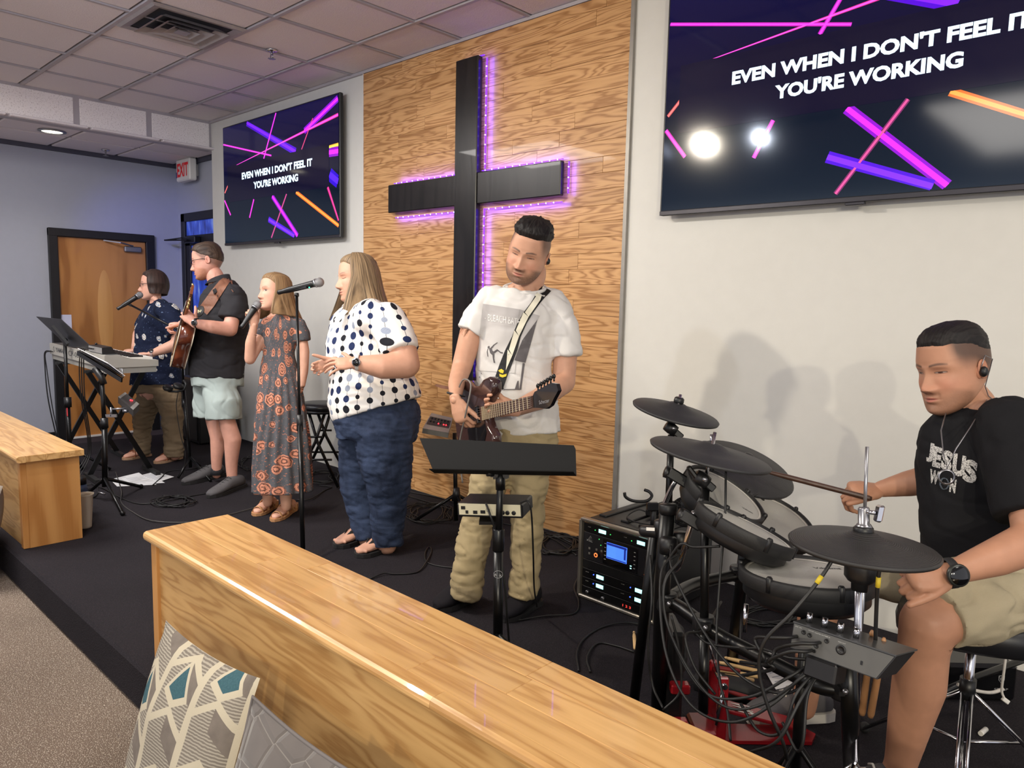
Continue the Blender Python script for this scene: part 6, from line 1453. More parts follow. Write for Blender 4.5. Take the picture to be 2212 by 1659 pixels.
# ---- floor cables
floor_cable('long grey cable curving from the sheet music stand to the long bench', [(250, 900+120), (262, 1060), (262, 1085), (285, 1105), (330, 1125), (420, 1128), (470, 1118), (560, 1094)], .0035, mat('cable_mid', (66, 64, 62), .5))
for lb, px in (('black cable running left along the stage past the song sheets', [(180, 1060), (215, 1052), (260, 1075), (300, 1088), (350, 1084), (410, 1072), (470, 1062)]),
 ('black cable curling near the bottle behind the left bench', [(176, 1050), (200, 1046), (212, 1058), (206, 1072), (186, 1078)]),
 ('black cable crossing the floor below the keyboard player\'s sandals', [(330, 1048), (350, 1030), (365, 1018), (420, 1012), (470, 1000)]),
 ('black cable winding under the straight microphone stand', [(640, 1080), (670, 1078), (700, 1060), (716, 1052), (690, 1048)]),
 ('black cable looping beside the sandalled woman in jeans', [(800, 1250), (830, 1238), (855, 1240), (900, 1236), (920, 1215), (932, 1190), (926, 1182), (918, 1196), (925, 1216), (975, 1226), (1040, 1225)]),
 ('black cable curving behind the guitar player\'s left boot', [(1120, 1340), (1180, 1330), (1240, 1325), (1250, 1300), (1240, 1270), (1252, 1240)]),
 ('thick black cable arching over the stage left of the drum rack', [(1250, 1450), (1246, 1410), (1262, 1380), (1300, 1355), (1350, 1345), (1400, 1352)]),
 ('thin black cable beside the thick one left of the drum rack', [(1275, 1452), (1268, 1420), (1290, 1390), (1330, 1395), (1370, 1408)]),
 ('black cable lying along the foot of the oak wall', [(880, 1062), (960, 1078), (1040, 1110), (1110, 1120), (1180, 1150), (1240, 1180)]),
 ('second black cable along the foot of the oak wall', [(876, 1070), (950, 1092), (1030, 1118), (1120, 1138), (1190, 1162), (1246, 1200)])): floor_cable(lb, px, .0042)
def coil(label, cx, cy, rx, ry, n, z0=.0, r=.0035, seed=1, m=None):
    rr = random.Random(seed); P = []
    for i in range(n*10):
        a = 2*math.pi*i/10; k = .65+.45*rr.random(); P.append(atz(cx+rx*k*math.cos(a)+rx*.2*math.sin(i*.37), cy+ry*k*math.sin(a), .006+.012*rr.random()+z0))
    return cable(label, P, r, m, n=4)
coil('tangled heap of black cable before the polo man\'s shoes', 375, 1082, 42, 12, 7, seed=2)
coil('loops of black cable round the tripod by the oak wall', 925, 1108, 50, 22, 6, seed=4)
coil('pile of black cables at the right end of the oak wall', 1200, 1175, 48, 22, 8, seed=6, r=.005)
coil('heap of black cables below the snare drum', 1660, 1330, 70, 22, 7, seed=8, r=.004)
coil('loops of black cable on the floor behind the girl', 690, 1030, 40, 14, 4, seed=11)
coil('cable loops beside the speaker cabinet behind the polo man', 545, 1000, 30, 16, 4, seed=13)
# ---- cushions
def cushion(name, label, c, ex, ey, T, m, piping=None):
    ex, ey = V(ex), V(ey); n = ex.cross(ey).normalized(); N = 26; vs = []; uv = []
    def sp_(u): return math.copysign(abs(u)**.9, u)
    for side in (1, -1):
        for i in range(N+1):
            for j in range(N+1):
                u, v = -1+2*i/N, -1+2*j/N
                e = (1-abs(u)**2.6)*(1-abs(v)**2.6); h = T*max(0, e)**.62
                k = 1-.07*(1-u*u)*(abs(v)**2); k2 = 1-.07*(1-v*v)*(abs(u)**2)
                w = mnoise.noise(V((u*2.1+c[0], v*2.1, side)))*T*.12*e
                vs.append(V(c)+ex*(u*k2)+ey*(v*k)+n*(side*(h+w))); uv.append((u*.5+.5, v*.5+.5))
    fs = []; W1 = N+1
    for s in (0, 1):
        for i in range(N):
            for j in range(N):
                a = s*W1*W1+i*W1+j; q = (a, a+W1, a+W1+1, a+1); fs.append(q if s == 0 else q[::-1])
    me = bpy.data.meshes.new(name); me.from_pydata([tuple(p) for p in vs], [], fs); me.materials.append(m)
    ul = me.uv_layers.new(name='UVMap'); li = np.empty(len(me.loops), dtype=int); me.loops.foreach_get('vertex_index', li); ul.data.foreach_set('uv', np.array(uv)[li].ravel())
    me.polygons.foreach_set('use_smooth', [True]*len(me.polygons)); me.update()
    t = thing(name, label, 'cushion', tuple(V(c)-V((0, 0, .2)))); link('cover', me, t)
    if piping:
        P = []
        for s_ in range(4):
            for k in range(10):
                q = -1+2*k/10; u, v = ((q, -1), (1, q), (-q, 1), (-1, -q))[s_]
                P.append(V(c)+ex*(u*(1-.07*(1-v*v)*(abs(u)**2)))+ey*(v*(1-.07*(1-u*u)*(abs(v)**2))))
        P.append(P[0]); obj('piping', MB().tube(P, .005, 6), piping, t)
    return t
def _geo():
    t = NT('teal_geometric_fabric'); u, v, _ = t.sep(t.coord('UV'))
    a = t.math('ADD', t.math('MULTIPLY', u, 2.9), .1)
    ci = t.math('FLOOR', a); fu = t.math('FRACT', a)
    zig = t.math('ABSOLUTE', t.math('SUBTRACT', fu, .5))
    b = t.math('ADD', t.math('MULTIPLY', v, 3.6), t.math('ADD', t.math('MULTIPLY', zig, .7), t.math('MULTIPLY', ci, .5)))
    ri = t.math('FLOOR', b); fv = t.math('FRACT', b)
    du = t.math('ABSOLUTE', t.math('SUBTRACT', fu, .5)); dv = t.math('ABSOLUTE', t.math('SUBTRACT', fv, .5))
    par = t.math('MODULO', t.math('ADD', t.math('ABSOLUTE', ri), t.math('MULTIPLY', t.math('ABSOLUTE', ci), 1.0)), 2.0)
    dia = t.math('ADD', t.math('MULTIPLY', du, 1.25), t.math('MULTIPLY', dv, .95))
    teal = t.math('MULTIPLY', t.math('LESS_THAN', dia, .30), t.math('LESS_THAN', par, .5))
    ring = t.math('MULTIPLY', t.math('LESS_THAN', dia, .44), t.math('LESS_THAN', par, .5))
    line = t.math('GREATER_THAN', t.math('MAXIMUM', du, t.math('MULTIPLY', dv, 1.0)), .425)
    hat = t.math('GREATER_THAN', t.math('SINE', t.math('MULTIPLY', t.math('ADD', v, t.math('MULTIPLY', t.noise(t.coord('UV'), 30, 2), .01)), 420.0)), .1)
    side = t.math('GREATER_THAN', fu, .5)
    g1 = t.mix(hat, lin((128, 120, 110)), lin((172, 164, 150))); g2 = t.mix(t.noise(t.coord('UV'), 14, 2), lin((104, 96, 90)), lin((138, 128, 118)))
    g = t.mix(side, g1, t.mix(t.math('GREATER_THAN', fv, .52), g1, g2))
    cream = lin((196, 186, 164)); c = t.mix(line, g, cream); c = t.mix(ring, c, cream)
    c = t.mix(teal, c, t.mix(t.noise(t.coord('UV'), 90, 3), lin((44, 78, 88)), lin((78, 112, 120))))
    t.bump(t.noise(t.coord('UV'), 240, 2), .3, .002); return t.out(c, .85, 0, .2)
def _velvet():
    t = NT('grey_quilted_velvet'); uv = t.coord('UV')
    vo = t.new('ShaderNodeTexVoronoi', {'Vector': uv, 'Scale': 6.0, 'Randomness': .35}, voronoi_dimensions='2D', feature='DISTANCE_TO_EDGE')
    e = t.math('MINIMUM', t.math('MULTIPLY', vo.outputs[0], 9.0), 1.0)
    c = t.mix(t.noise(t.coord(), 7, 3), lin((82, 77, 75)), lin((118, 111, 107))); c = t.mix(t.math('LESS_THAN', vo.outputs[0], .012), c, lin((134, 128, 122)))
    t.bump(e, .6, .010); t.b.inputs['Sheen Weight'].default_value = .4
    return t.out(c, .75, 0, .2)
cushion('cushion', 'teal and cream geometric patterned cushion leaning on the long bench', (-2.035, .83, .105), (.262, .02, -.004), (-.012, .088, .272), .075, _geo())
cushion('cushion', 'grey quilted velvet cushion right of the patterned one', (-1.41, .80, .105), (.265, .03, -.02), (-.0, .09, .27), .075, _velvet(), mat('grey_piping', (112, 106, 104), .7))
cushion('cushion', 'speckled tweed cushion whose tip shows at the bottom edge', (-.95, .75, .10), (.22, .03, -.06), (.0, .12, .27), .07, mat('tweed', (130, 122, 108), .9, vary=.4, vs=300))
cushion('cushion', 'large plain taupe cushion at the left frame edge before the bench', (-4.86, .87, .105), (.30, .01, 0), (0, .08, .27), .10, mat('taupe_cloth', (138, 126, 112), .85, vary=.06, bump=.3, bs=300))
# ================================================================ GUITARS
M_GBODY = mat('dark_brown_lacquer', (62, 42, 40), .12, vary=.25, vs=6, coat=.6); M_GBLK = mat('black_lacquer', (16, 15, 18), .15, vary=.1, coat=.5)
M_ROSE = mat('rosewood_board', (70, 44, 34), .45, vary=.2, vs=60); M_BRASS = mat('gold_hardware', (205, 180, 120), .25, .9, vary=.03)
M_STRING = mat('string_metal', (190, 188, 182), .3, .9, vary=0)
def frame_of(B, N, nrm):
    a = (N-B).normalized(); n = V(nrm); n = (n-a*n.dot(a)).normalized(); return a, n.cross(a), n
def e_guitar():
    B, N = at(1006, 902, 3.20), at(1152, 868, 2.62); a, b, n = frame_of(B, N, -R_*.86+T_*.50); b = -b if b.z < 0 else b
    sc = (N-B).length/.648
    t = thing('electric_guitar', 'dark brown electric guitar with a black headstock held by the white T-shirt man', 'guitar', tuple(B))
    def G(s, w, h=0): return B+a*(s*sc)+b*(w*sc)+n*h
    half = [(-.135, .0), (-.125, .07), (-.09, .135), (-.03, .165), (.05, .155), (.11, .122), (.165, .118), (.22, .140), (.275, .142), (.305, .120), (.30, .085), (.25, .055), (.225, .030)]
    low = [(.215, -.030), (.235, -.062), (.275, -.095), (.272, -.128), (.22, -.140), (.165, -.118), (.11, -.120), (.05, -.152), (-.03, -.165), (-.09, -.135), (-.125, -.07)]
    P2 = half+low; R0 = []
    for k, h in ((.955, -.044), (1, -.038), (1, -.006), (.965, 0)): R0.append([G((s-.08)*k+.08, w*k, h) for s, w in P2])
    mb = MB().rings(R0, True, True); obj('body', mb, M_GBODY, t)
    obj('pickguard', MB().prism([G(s, w, .0005) for s, w in ((.205, -.028), (.22, -.08), (.19, -.12), (.10, -.105), (.03, -.12), (.02, -.05), (.20, -.025))], n*.002), M_GBLK, t)
    for s in (.035, .145): obj('pickup', MB().obox(G(s, 0, .005), a, b, n, .012, .036, .006, .002), M_GBLK, t)
    obj('bridge', MB().obox(G(0, 0, .006), a, b, n, .016, .036, .006, .002), M_STEEL, t)
    for s, w in ((.03, -.11), (.0, -.125)): obj('knob', MB().lathe(G(s, w, 0), n, [(.011, 0), (.011, .012), (.009, .016), (.001, .016)], 16), M_BLKPL, t)
    obj('neck', MB().rings([[G(s, -w, -.001), G(s, -w*.8, -.016), G(s, 0, -.022), G(s, w*.8, -.016), G(s, w, -.001)] for s, w in ((.19, .028), (.648, .0215))], True, True), mat('maple_neck', (188, 146, 96), .35, coat=.3), t)
    obj('fretboard', MB().prism([G(.17, -.028, -.001), G(.17, .028, -.001), G(.648, .0215, -.001), G(.648, -.0215, -.001)], n*.006), M_ROSE, t)
    for k in range(1, 22):
        s = .648-.648*(1-2**(-k/12)); w = .0215+.0065*(.648-s)/.48
        obj('fret', MB().bar(G(s, -w, .0055), G(s, w, .0055), .0030, .002, up=n), mat('bright_fret', (225, 210, 175), .3, .4, vary=0), t)
    mb = MB()
    for i in range(6): mb.tube([G(0, -.026+.0104*i, .012), G(.648, -.0175+.007*i, .0085)], .0007, 5)
    so_ = obj('strings', mb, M_STRING, t); so_['kind'] = 'stuff'
    obj('headstock', MB().prism([G(s, w, .001) for s, w in ((.648, .0215), (.665, .034), (.79, .050), (.825, .042), (.835, .018), (.80, -.006), (.775, -.026), (.74, -.034), (.69, -.026), (.648, -.0215))], -n*.014), M_GBLK, t)
    for k in range(6):
        c = G(.68+.024*k, .036+.0035*k, -.006); obj('tuner', MB().cyl(c, c+b*.013, .003, n=8).ball(c+b*.017, .008, .005, .009, n=10, m=6)  , M_BLKMT, t)
    mb = MB(); put_text(mb, 'Schecter', G(.695, -.014, .0018), a, b, .075, .013, .0); obj('headstock_lettering', mb, mat('silver_print', (170, 170, 172), .4, .3), t)
    cable('grey guitar lead looping over the brown guitar body', [G(.02, .02, .03), G(.05, .10, .05), G(.12, .15, .05), G(.20, .12, .05), G(.17, .03, .06), G(.05, -.09, .05), G(.0, -.16, .04), G(-.03, -.28, .02)], .0035, CGR)
    # strap lying on the shirt
    def z1(x, y): return (1000+x*.2941, 580+y*.2941)
    L_ = [z1(*p) for p in ((640, 75), (560, 150), (500, 250), (440, 330), (400, 400), (360, 500), (310, 600), (270, 700), (235, 800), (212, 860))]; Rr = [z1(*p) for p in ((700, 118), (630, 180), (570, 250), (520, 320), (470, 400), (425, 500), (400, 600), (370, 680), (330, 780), (292, 890))]
    def Q(x, y, d=3.0): return at(x, y, d)
    mb = MB(); 
    for i in range(len(L_)-1): mb.quad(Q(*L_[i]), Q(*L_[i+1]), Q(*Rr[i+1]), Q(*Rr[i]))
    s1 = project_on(GSHIRT, subdiv(mb, 4, .02), CAM, .005)
    st_ = tag(obj('guitar_strap', s1, mat('black_strap', (20, 20, 24), .7)), 'black guitar strap with a white lightning bolt across the white T-shirt', 'strap')
    def c1(x, y): return Q(960+x*.3134, 440+y*.3134)
    mb = MB()
    segs = [((605, 118), (527, 197), (568, 232)), ((548, 203), (568, 232), (482, 355), (462, 325)), ((527, 197), (568, 232), (548, 212)), ((445, 322), (482, 355), (412, 497), (395, 458)), ((462, 325), (482, 355), (445, 322)), ((378, 455), (412, 497), (362, 640), (342, 600)), ((328, 595), (362, 640), (315, 748))]
    segs = [((605, 118), (527, 197), (568, 232)), ((540, 200), (568, 232), (482, 355), (455, 322)), ((445, 322), (482, 355), (412, 497), (388, 455)), ((378, 455), (412, 497), (362, 640), (338, 595)), ((328, 595), (362, 640), (315, 748))]
    segs = [tuple(((z1(*p)[0]-960)/.3134, (z1(*p)[1]-440)/.3134) for p in q) for q in segs]
    for q in segs: mb.add([c1(*p) for p in q], [tuple(range(len(q)))], False)
    mbl = project_on(GSHIRT, subdiv(mb, 4, .015), CAM, .0075); obj('lightning_bolt', mbl, mat('cream_felt', (225, 220, 200), .8), st_)
    mb = MB()
    for q in (((370, 1150), (392, 1138), (410, 1150), (405, 1170), (385, 1165)), ((378, 1172), (400, 1180), (430, 1172), (425, 1190), (400, 1198), (380, 1190))): mb.add([c1(*p) for p in q], [tuple(range(len(q)))], False)
    obj('yellow_mark', project_on(GSHIRT, subdiv(mb, 2, .015), CAM, .0075), mat('yellow_print', (225, 200, 50), .7), st_)
    obj('strap_end', MB().bar(V(s1.v[-1])*0+project_on(GSHIRT, MB().add([Q(1076, 846)]*1, [], False), CAM, .006).v[0] if False else at(1076, 842, 3.17), G(.29, .12, -.02), .05, .004, up=T_), mat('black_strap', (20, 20, 24), .7), st_)
e_guitar()
def a_guitar():
    B, N = at(378, 746, 5.32), at(405, 654, 4.90); a, b, n = frame_of(B, N, -R_*.94+T_*.12); b = -b if b.dot(T_) < 0 else b
    sc = (N-B).length/.648; t = thing('acoustic_guitar', 'brown acoustic guitar held upright by the man in the charcoal polo', 'guitar', tuple(B))
    def G(s, w, h=0): return B+a*(s*sc)+b*(w*sc)+n*(h*sc)
    half = [(-.135, 0), (-.13, .06), (-.105, .125), (-.05, .178), (.02, .192), (.09, .168), (.145, .138), (.20, .132), (.26, .142), (.31, .135), (.345, .09), (.355, .03)]
    P2 = half+[(s, -w) for s, w in half[::-1] if w > 0]
    obj('sides', MB().rings([[G(s, w, h) for s, w in P2] for h in (-.105, 0)], True, True), wood('mahogany_side', (126, 66, 42), (84, 40, 28), 0, 6, 2, 9, .18, .3, rnd=False, coat=.5), t)
    obj('soundboard', MB().prism([G(s*.985+.001, w*.985, .0005) for s, w in P2], n*.003), mat('spruce_top', (205, 160, 100), .2, coat=.4), t)
    obj('binding', MB().tube([G(s, w, .001) for s, w in P2]+[G(P2[0][0], P2[0][1], .001)], .0035, 6).tube([G(s, w, -.105) for s, w in P2]+[G(P2[0][0], P2[0][1], -.105)], .0035, 6), mat('cream_binding', (222, 212, 190), .4), t)
    obj('soundhole', MB().lathe(G(.17, 0, .0036), n, [(.001, 0), (.05, 0), (.05, .0006), (.001, .0006)], 24), M_GBLK, t)
    obj('bridge', MB().obox(G(0, 0, .008), a, b, n, .015, .08, .005, .002), M_ROSE, t)
    obj('neck', MB().rings([[G(s, -w, .003), G(s, -w*.8, -.016), G(s, 0, -.022), G(s, w*.8, -.016), G(s, w, .003)] for s, w in ((.33, .028), (.648, .0215))], True, True), M_LEATHB, t)
    obj('fretboard', MB().prism([G(.20, -.028, .003), G(.20, .028, .003), G(.648, .0215, .003), G(.648, -.0215, .003)], n*.006), M_ROSE, t)
    obj('headstock', MB().prism([G(s, w, .004) for s, w in ((.648, .022), (.67, .034), (.83, .040), (.83, -.040), (.67, -.034), (.648, -.022))], -n*.016), mat('mahogany_head', (120, 66, 38), .25, coat=.3), t)
    for s in (-1, 1):
        for k in range(3):
            c = G(.69+.05*k, s*.036, -.004); obj('tuner', MB().cyl(c, c+b*(s*.022), .003, n=8).ball(c+b*(s*.03), .009, .007, .012, n=10, m=6).obox(G(.69+.05*k, s*.024, -.012), a, b, n, .012, .008, .003), M_BRASS, t)
    mb = MB()
    for i in range(6): mb.tube([G(0, -.027+.0108*i, .014), G(.648, -.0175+.007*i, .012)], .0008, 5)
    so_ = obj('strings', mb, M_STRING, t); so_['kind'] = 'stuff'
a_guitar()
def polo_strap():
    sh = [o for o in bpy.data.objects if o.name.startswith('polo_shirt')][0]
    L_ = [(490, 594), (474, 606), (456, 628), (440, 650), (430, 664)]; Rr = [(506, 600), (494, 612), (476, 640), (462, 662), (447, 680)]
    mb = MB()
    for i in range(4): mb.quad(at(*L_[i], 5.0), at(*L_[i+1], 5.0), at(*Rr[i+1], 5.0), at(*Rr[i], 5.0))
    s = tag(obj('guitar_strap', project_on(sh, subdiv(mb, 4, .012), CAM, .009), mat('brown_strap', (128, 84, 62), .6, vary=.15)), 'brown leather guitar strap across the charcoal polo shirt', 'strap')
    c = at(431, 673, 5.13); n = (T_*.85-R_*.40+U_*.3).normalized()
    obj('strap_end', MB().lathe(c, n, [(.001, -.003), (.042, -.003), (.044, 0), (.042, .003), (.001, .003)], 24), M_RUBBER, s)
    mb = MB(); put_text(mb, 'N', at(427, 676, 5.12), R_, U_, .026, .022, .05); obj('letter_mark', mb, mat('cream_print', (222, 214, 170), .6), s)
    sg = MB().add([at(x, y, 5.0) for x, y in ((459, 626), (466, 622), (469, 630), (462, 636))], [(0, 1, 2, 3)], False)
    obj('shield_patch', project_on(sh, sg, CAM, .013), M_RUBBER, s)
polo_strap()
# ================================================================ DRUM KIT
def dnorm(ang, ratio, c):
    """axis of a disc at c seen with its long side sloping ang degrees and the given roundness"""
    a = math.radians(ang); k = math.sqrt(1-ratio*ratio); t = (CAM-V(c)).normalized(); r = (R_-t*R_.dot(t)).normalized(); u = t.cross(r)
    return (r*(math.sin(a)*k)+u*(math.cos(a)*k)+t*ratio).normalized()
M_PAD = mat('cymbal_rubber', (40, 40, 42), .55, vary=.12, bump=.15, bs=200)
def _hat():
    t = NT('grooved_cymbal_rubber'); v = t.coord()
    d = t.new('ShaderNodeVectorMath', {0: v}, operation='LENGTH').outputs[1]
    t.bump(t.math('SINE', t.math('MULTIPLY', d, 1500.0)), .35, .001)
    return t.out(lin((44, 43, 43)), .5, 0, .4)
M_HAT = _hat()
def cymbal(label, x, y, d, r, ang, ratio, name='cymbal_pad', m=None, bell=.05, top=True, shaft=None):
    c = at(x, y, d); n = dnorm(ang, ratio, c); t = thing(name, label, 'cymbal', tuple(c))
    me = MB().lathe((0, 0, 0), n, [(.001, .020), (.012, .020), (bell*.55, .017), (bell, .006), (r*.55, -.002), (r*.97, -.011), (r, -.015), (r*.985, -.021), (r*.6, -.014), (bell, -.010), (.001, -.008)], 56).mesh('pad', m or M_PAD)
    o = link('pad', me, None, c); o.parent = t; o.matrix_parent_inverse = Matrix.Translation(-c)
    obj('edge_sensor', MB().lathe(c, n, [(.001, -.030), (bell*.9, -.030), (bell*1.1, -.009), (.001, -.009)], 24).obox(c-n*.022+R_*.04, R_, n, R_.cross(n).normalized(), .03, .008, .016, .003), M_BLKPL, t)
    if top: obj('wing_nut', MB().lathe(c, n, [(.016, .018), (.018, .026), (.017, .036), (.012, .040), (.001, .041)], 14), M_BLKPL, t)
    if shaft: obj('shaft', MB().cyl(c+n*.05, at(*shaft), .0055, n=10), M_CHROME, t)
    return t, c, n
def rack():
    t = thing('drum_rack', 'black tubular rack that carries the electronic drum pads', 'rack', (-1.0, 2.0, 0))
    def tb(name, P, r, m=M_BLKMT): return obj(name, MB().tube(curve_pts([at(*p) for p in P], 4) if len(P) > 2 else [at(*p) for p in P], r, 16), m, t)
    f1 = at(1372, 1505, 2.62); 
    def dn(p, q=None):
        p = V(p); return p
    a = at(1403, 1240, 2.40); b = atz(1368, 1530); tb_ = obj('post', MB().tube([a+(a-V((b.x, b.y, .01)))*.28, V((b.x, b.y, .01))], .0175, 16), M_BLKMT, t)
    g = atz(1420, 1585); obj('post', MB().tube([at(1442, 1092, 2.18), at(1431, 1264, 2.18), V((g.x, g.y, .01))], .0235, 16), M_BLKMT, t)
    obj('post_cap', MB().lathe(at(1443, 1100, 2.18), U_, [(.026, -.015), (.027, .0), (.027, .012), (.024, .016), (.001, .017)], 20), M_BLKPL, t)
    tb('cross_tube', [(1440, 1296, 2.2), (1478, 1318, 2.12), (1548, 1370, 2.0), (1640, 1418, 1.88), (1717, 1457, 1.80), (1765, 1480, 1.76), (1812, 1490, 1.74)], .0195)
    h = atz(1838, 1700); obj('post', MB().tube([at(1832, 1420, 1.70), at(1836, 1560, 1.72), V((h.x, h.y, .01))], .0195, 16), M_BLKMT, t)
    j = atz(1640, 1440, .0); obj('post', MB().tube([at(1612, 1170, 2.55), V((atz(1580, 1440).x, atz(1580, 1440).y, .01))], .0225, 16), M_BLKMT, t)
    tb('cross_tube', [(1440, 1296, 2.2), (1500, 1262, 2.4), (1598, 1240, 2.55)], .0195)
    for x, y, d in ((1441, 1300, 2.19), (1520, 1352, 2.04), (1596, 1236, 2.55), (1822, 1490, 1.74)):
        obj('clamp', MB().lathe(at(x, y+18, d), U_, [(.028, 0), (.031, .006), (.031, .046), (.028, .052)], 18).bar(at(x-14, y, d-.03), at(x+14, y, d-.03), .022, .02), M_BLKPL, t)
        obj('clamp_bolt', MB().cyl(at(x+4, y+4, d-.06), at(x+3, y+4, d-.02), .004, n=8).ball(at(x+4, y+4, d-.065), .007, n=8, m=6), M_STEEL, t)
    # boom poles for the cymbals
    obj('cymbal_pole', MB().cyl(at(1450, 940, 2.53), at(1444, 1100, 2.45), .0118).cyl(at(1444, 1100, 2.45), at(1436, 1240, 2.3), .0118), M_BLKMT, t)
    f2 = at(1519, 1540, 2.02); obj('cymbal_pole', MB().cyl(at(1524, 1048, 2.10), at(1521, 1370, 2.02), .0120).cyl(at(1521, 1370, 2.02), (f2.x, f2.y, f2.z), .0135), M_BLKMT, t)
    obj('cymbal_pole', MB().cyl(at(1596, 1052, 2.52), at(1604, 1175, 2.55), .0118), M_BLKMT, t)
    for (x, y, d, wx, wy) in ((1455, 925, 2.52, -12, -22), (1522, 1035, 2.09, -26, -14), (1598, 1048, 2.5, 10, 6)):
        obj('tilter', MB().lathe(at(x-6, y, d), R_*.75-U_*.5, [(.001, -.02), (.018, -.02), (.021, 0), (.018, .02), (.001, .02)], 16).obox(at(x+8, y+12, d), R_*.75-U_*.66, U_*.75+R_*.66, T_, .02, .011, .012, .003), M_BLKPL, t)
        obj('wing_bolt', MB().lathe(at(x, y, d-.03), T_, [(.007, 0), (.008, .008), (.001, .009)], 12), M_STEEL, t)
        obj('wing_knob', MB().obox(at(x+wx, y+wy, d), (R_*.8+U_*.6), (U_*.8-R_*.6), T_, .007, .022, .009, .004), M_BLKPL, t)
    # tom arms
    for (P, nm) in ((((1468, 1030, 2.24), (1452, 1052, 2.24), (1427, 1108, 2.2)), 0), (((1500, 1105, 2.0), (1482, 1170, 2.02), (1466, 1222, 2.06), (1450, 1236, 2.1)), 1)):
        obj('tom_arm', MB().tube(curve_pts([at(*p) for p in P], 5), .0075, 12), M_CHROME, t)
    for x, y, d in ((1462, 1030, 2.22), (1492, 1122, 2.0)):
        obj('tom_mount', MB().obox(at(x, y, d), R_*.85-U_*.52, U_*.85+R_*.52, T_, .032, .017, .018, .004), M_BLKPL, t)
        obj('wing_knob', MB().lathe(at(x-22, y-10, d), R_*.85-U_*.3, [(.001, -.008), (.018, -.006), (.018, .006), (.001, .008)], 8).cyl(at(x-22, y-10, d), at(x-8, y-4, d), .006, n=8), M_BLKPL, t)
    for x, y, d in ((1444, 1178, 2.14), (1470, 1166, 2.2), (1432, 1140, 2.2)):
        obj('tube_clamp', MB().lathe(at(x, y, d), U_, [(.001, -.025), (.026, -.024), (.028, 0), (.026, .02), (.020, .024), (.001, .025)], 16), M_BLKPL, t)
    return t
rack()
cymbal('leftmost and highest small cymbal pad of the drum kit', 1462, 882, 2.55, .152, 15.6, .20, shaft=(1452, 930, 2.52))
cymbal('wide cymbal pad in front of the other upper pads', 1536, 970, 2.14, .176, 14.5, .17, top=False, shaft=(1526, 1025, 2.10))
obj('shaft_tip', MB().cyl(at(1537, 962, 2.14), at(1537, 938, 2.14), .0045, n=10), M_CHROME, [o for o in bpy.data.objects if o.name == 'cymbal_pad.001'][0])
cymbal('dark tilted cymbal pad being struck by the drumstick', 1610, 1003, 2.46, .170, 25, .42, bell=.04)
hh, hc, hn = cymbal('large grooved hi-hat pad nearest to the camera', 1865, 1166, 1.62, .155, 10, .25, 'hi_hat_pad', M_HAT, .045, False)
def hihat_stand():
    t = thing('hi_hat_stand', 'hi-hat stand with chrome rod under the large grooved pad', 'stand', tuple(V((hc.x, hc.y, 0))))
    d = 1.62
    obj('rod', MB().cyl(at(1873, 965, 1.60), at(1866, 1160, 1.62), .0038, n=10), M_STEEL, t)
    obj('clutch', MB().lathe(at(1866, 1150, d), U_, [(.001, 0), (.016, 0), (.018, .012), (.015, .018), (.012, .02), (.012, .052), (.010, .056), (.001, .056)], 18), M_STEEL, t)
    obj('clutch_base', MB().lathe(at(1865, 1152, d), U_, [(.001, -.004), (.021, -.004), (.021, .012), (.017, .016)], 18), M_BLKPL, t)
    obj('wing_nut', MB().cyl(at(1872, 1106, d-.01), at(1892, 1108, d-.02), .005, n=10).obox(at(1899, 1109, d-.02), R_, U_*.97+R_*.2, T_, .006, .019, .012, .004), M_CHROME, t)
    obj('sensor_unit', MB().lathe(at(1856, 1276, d+.01), (at(1864, 1190, d)-at(1856, 1276, d)), [(.001, 0), (.017, 0), (.018, .016), (.026, .020), (.034, .030), (.036, .075), (.030, .085), (.001, .085)], 24), M_BLKPL, t)
    obj('tube', MB().cyl(at(1855, 1262, d+.02), at(1848, 1640, 1.80), .0085), M_CHROME, t)
    obj('tube', MB().cyl(at(1865, 1262, d+.03), at(1857, 1420, 1.72), .0045, n=10), M_STEEL, t)
    f = V((at(1848, 1640, 1.80).x, at(1848, 1640, 1.80).y, 0))
    for a in (.4, 2.4, 4.5):
        q = f+V((math.cos(a), math.sin(a), 0))*.26; obj('leg', MB().tube([f+V((0, 0, .30)), q+V((0, 0, .014))], .008, 8).ball(q+V((0, 0, .014)), .013, n=10, m=8), M_CHROME, t)
    fp = (q-f); obj('footboard', MB().obox(f+V((-.05, .16, .05)), V((.8, .6, 0)), V((-.6, .8, 0)), V((0, 0, 1)), .14, .045, .008, .003), M_STEEL, t)
hihat_stand()
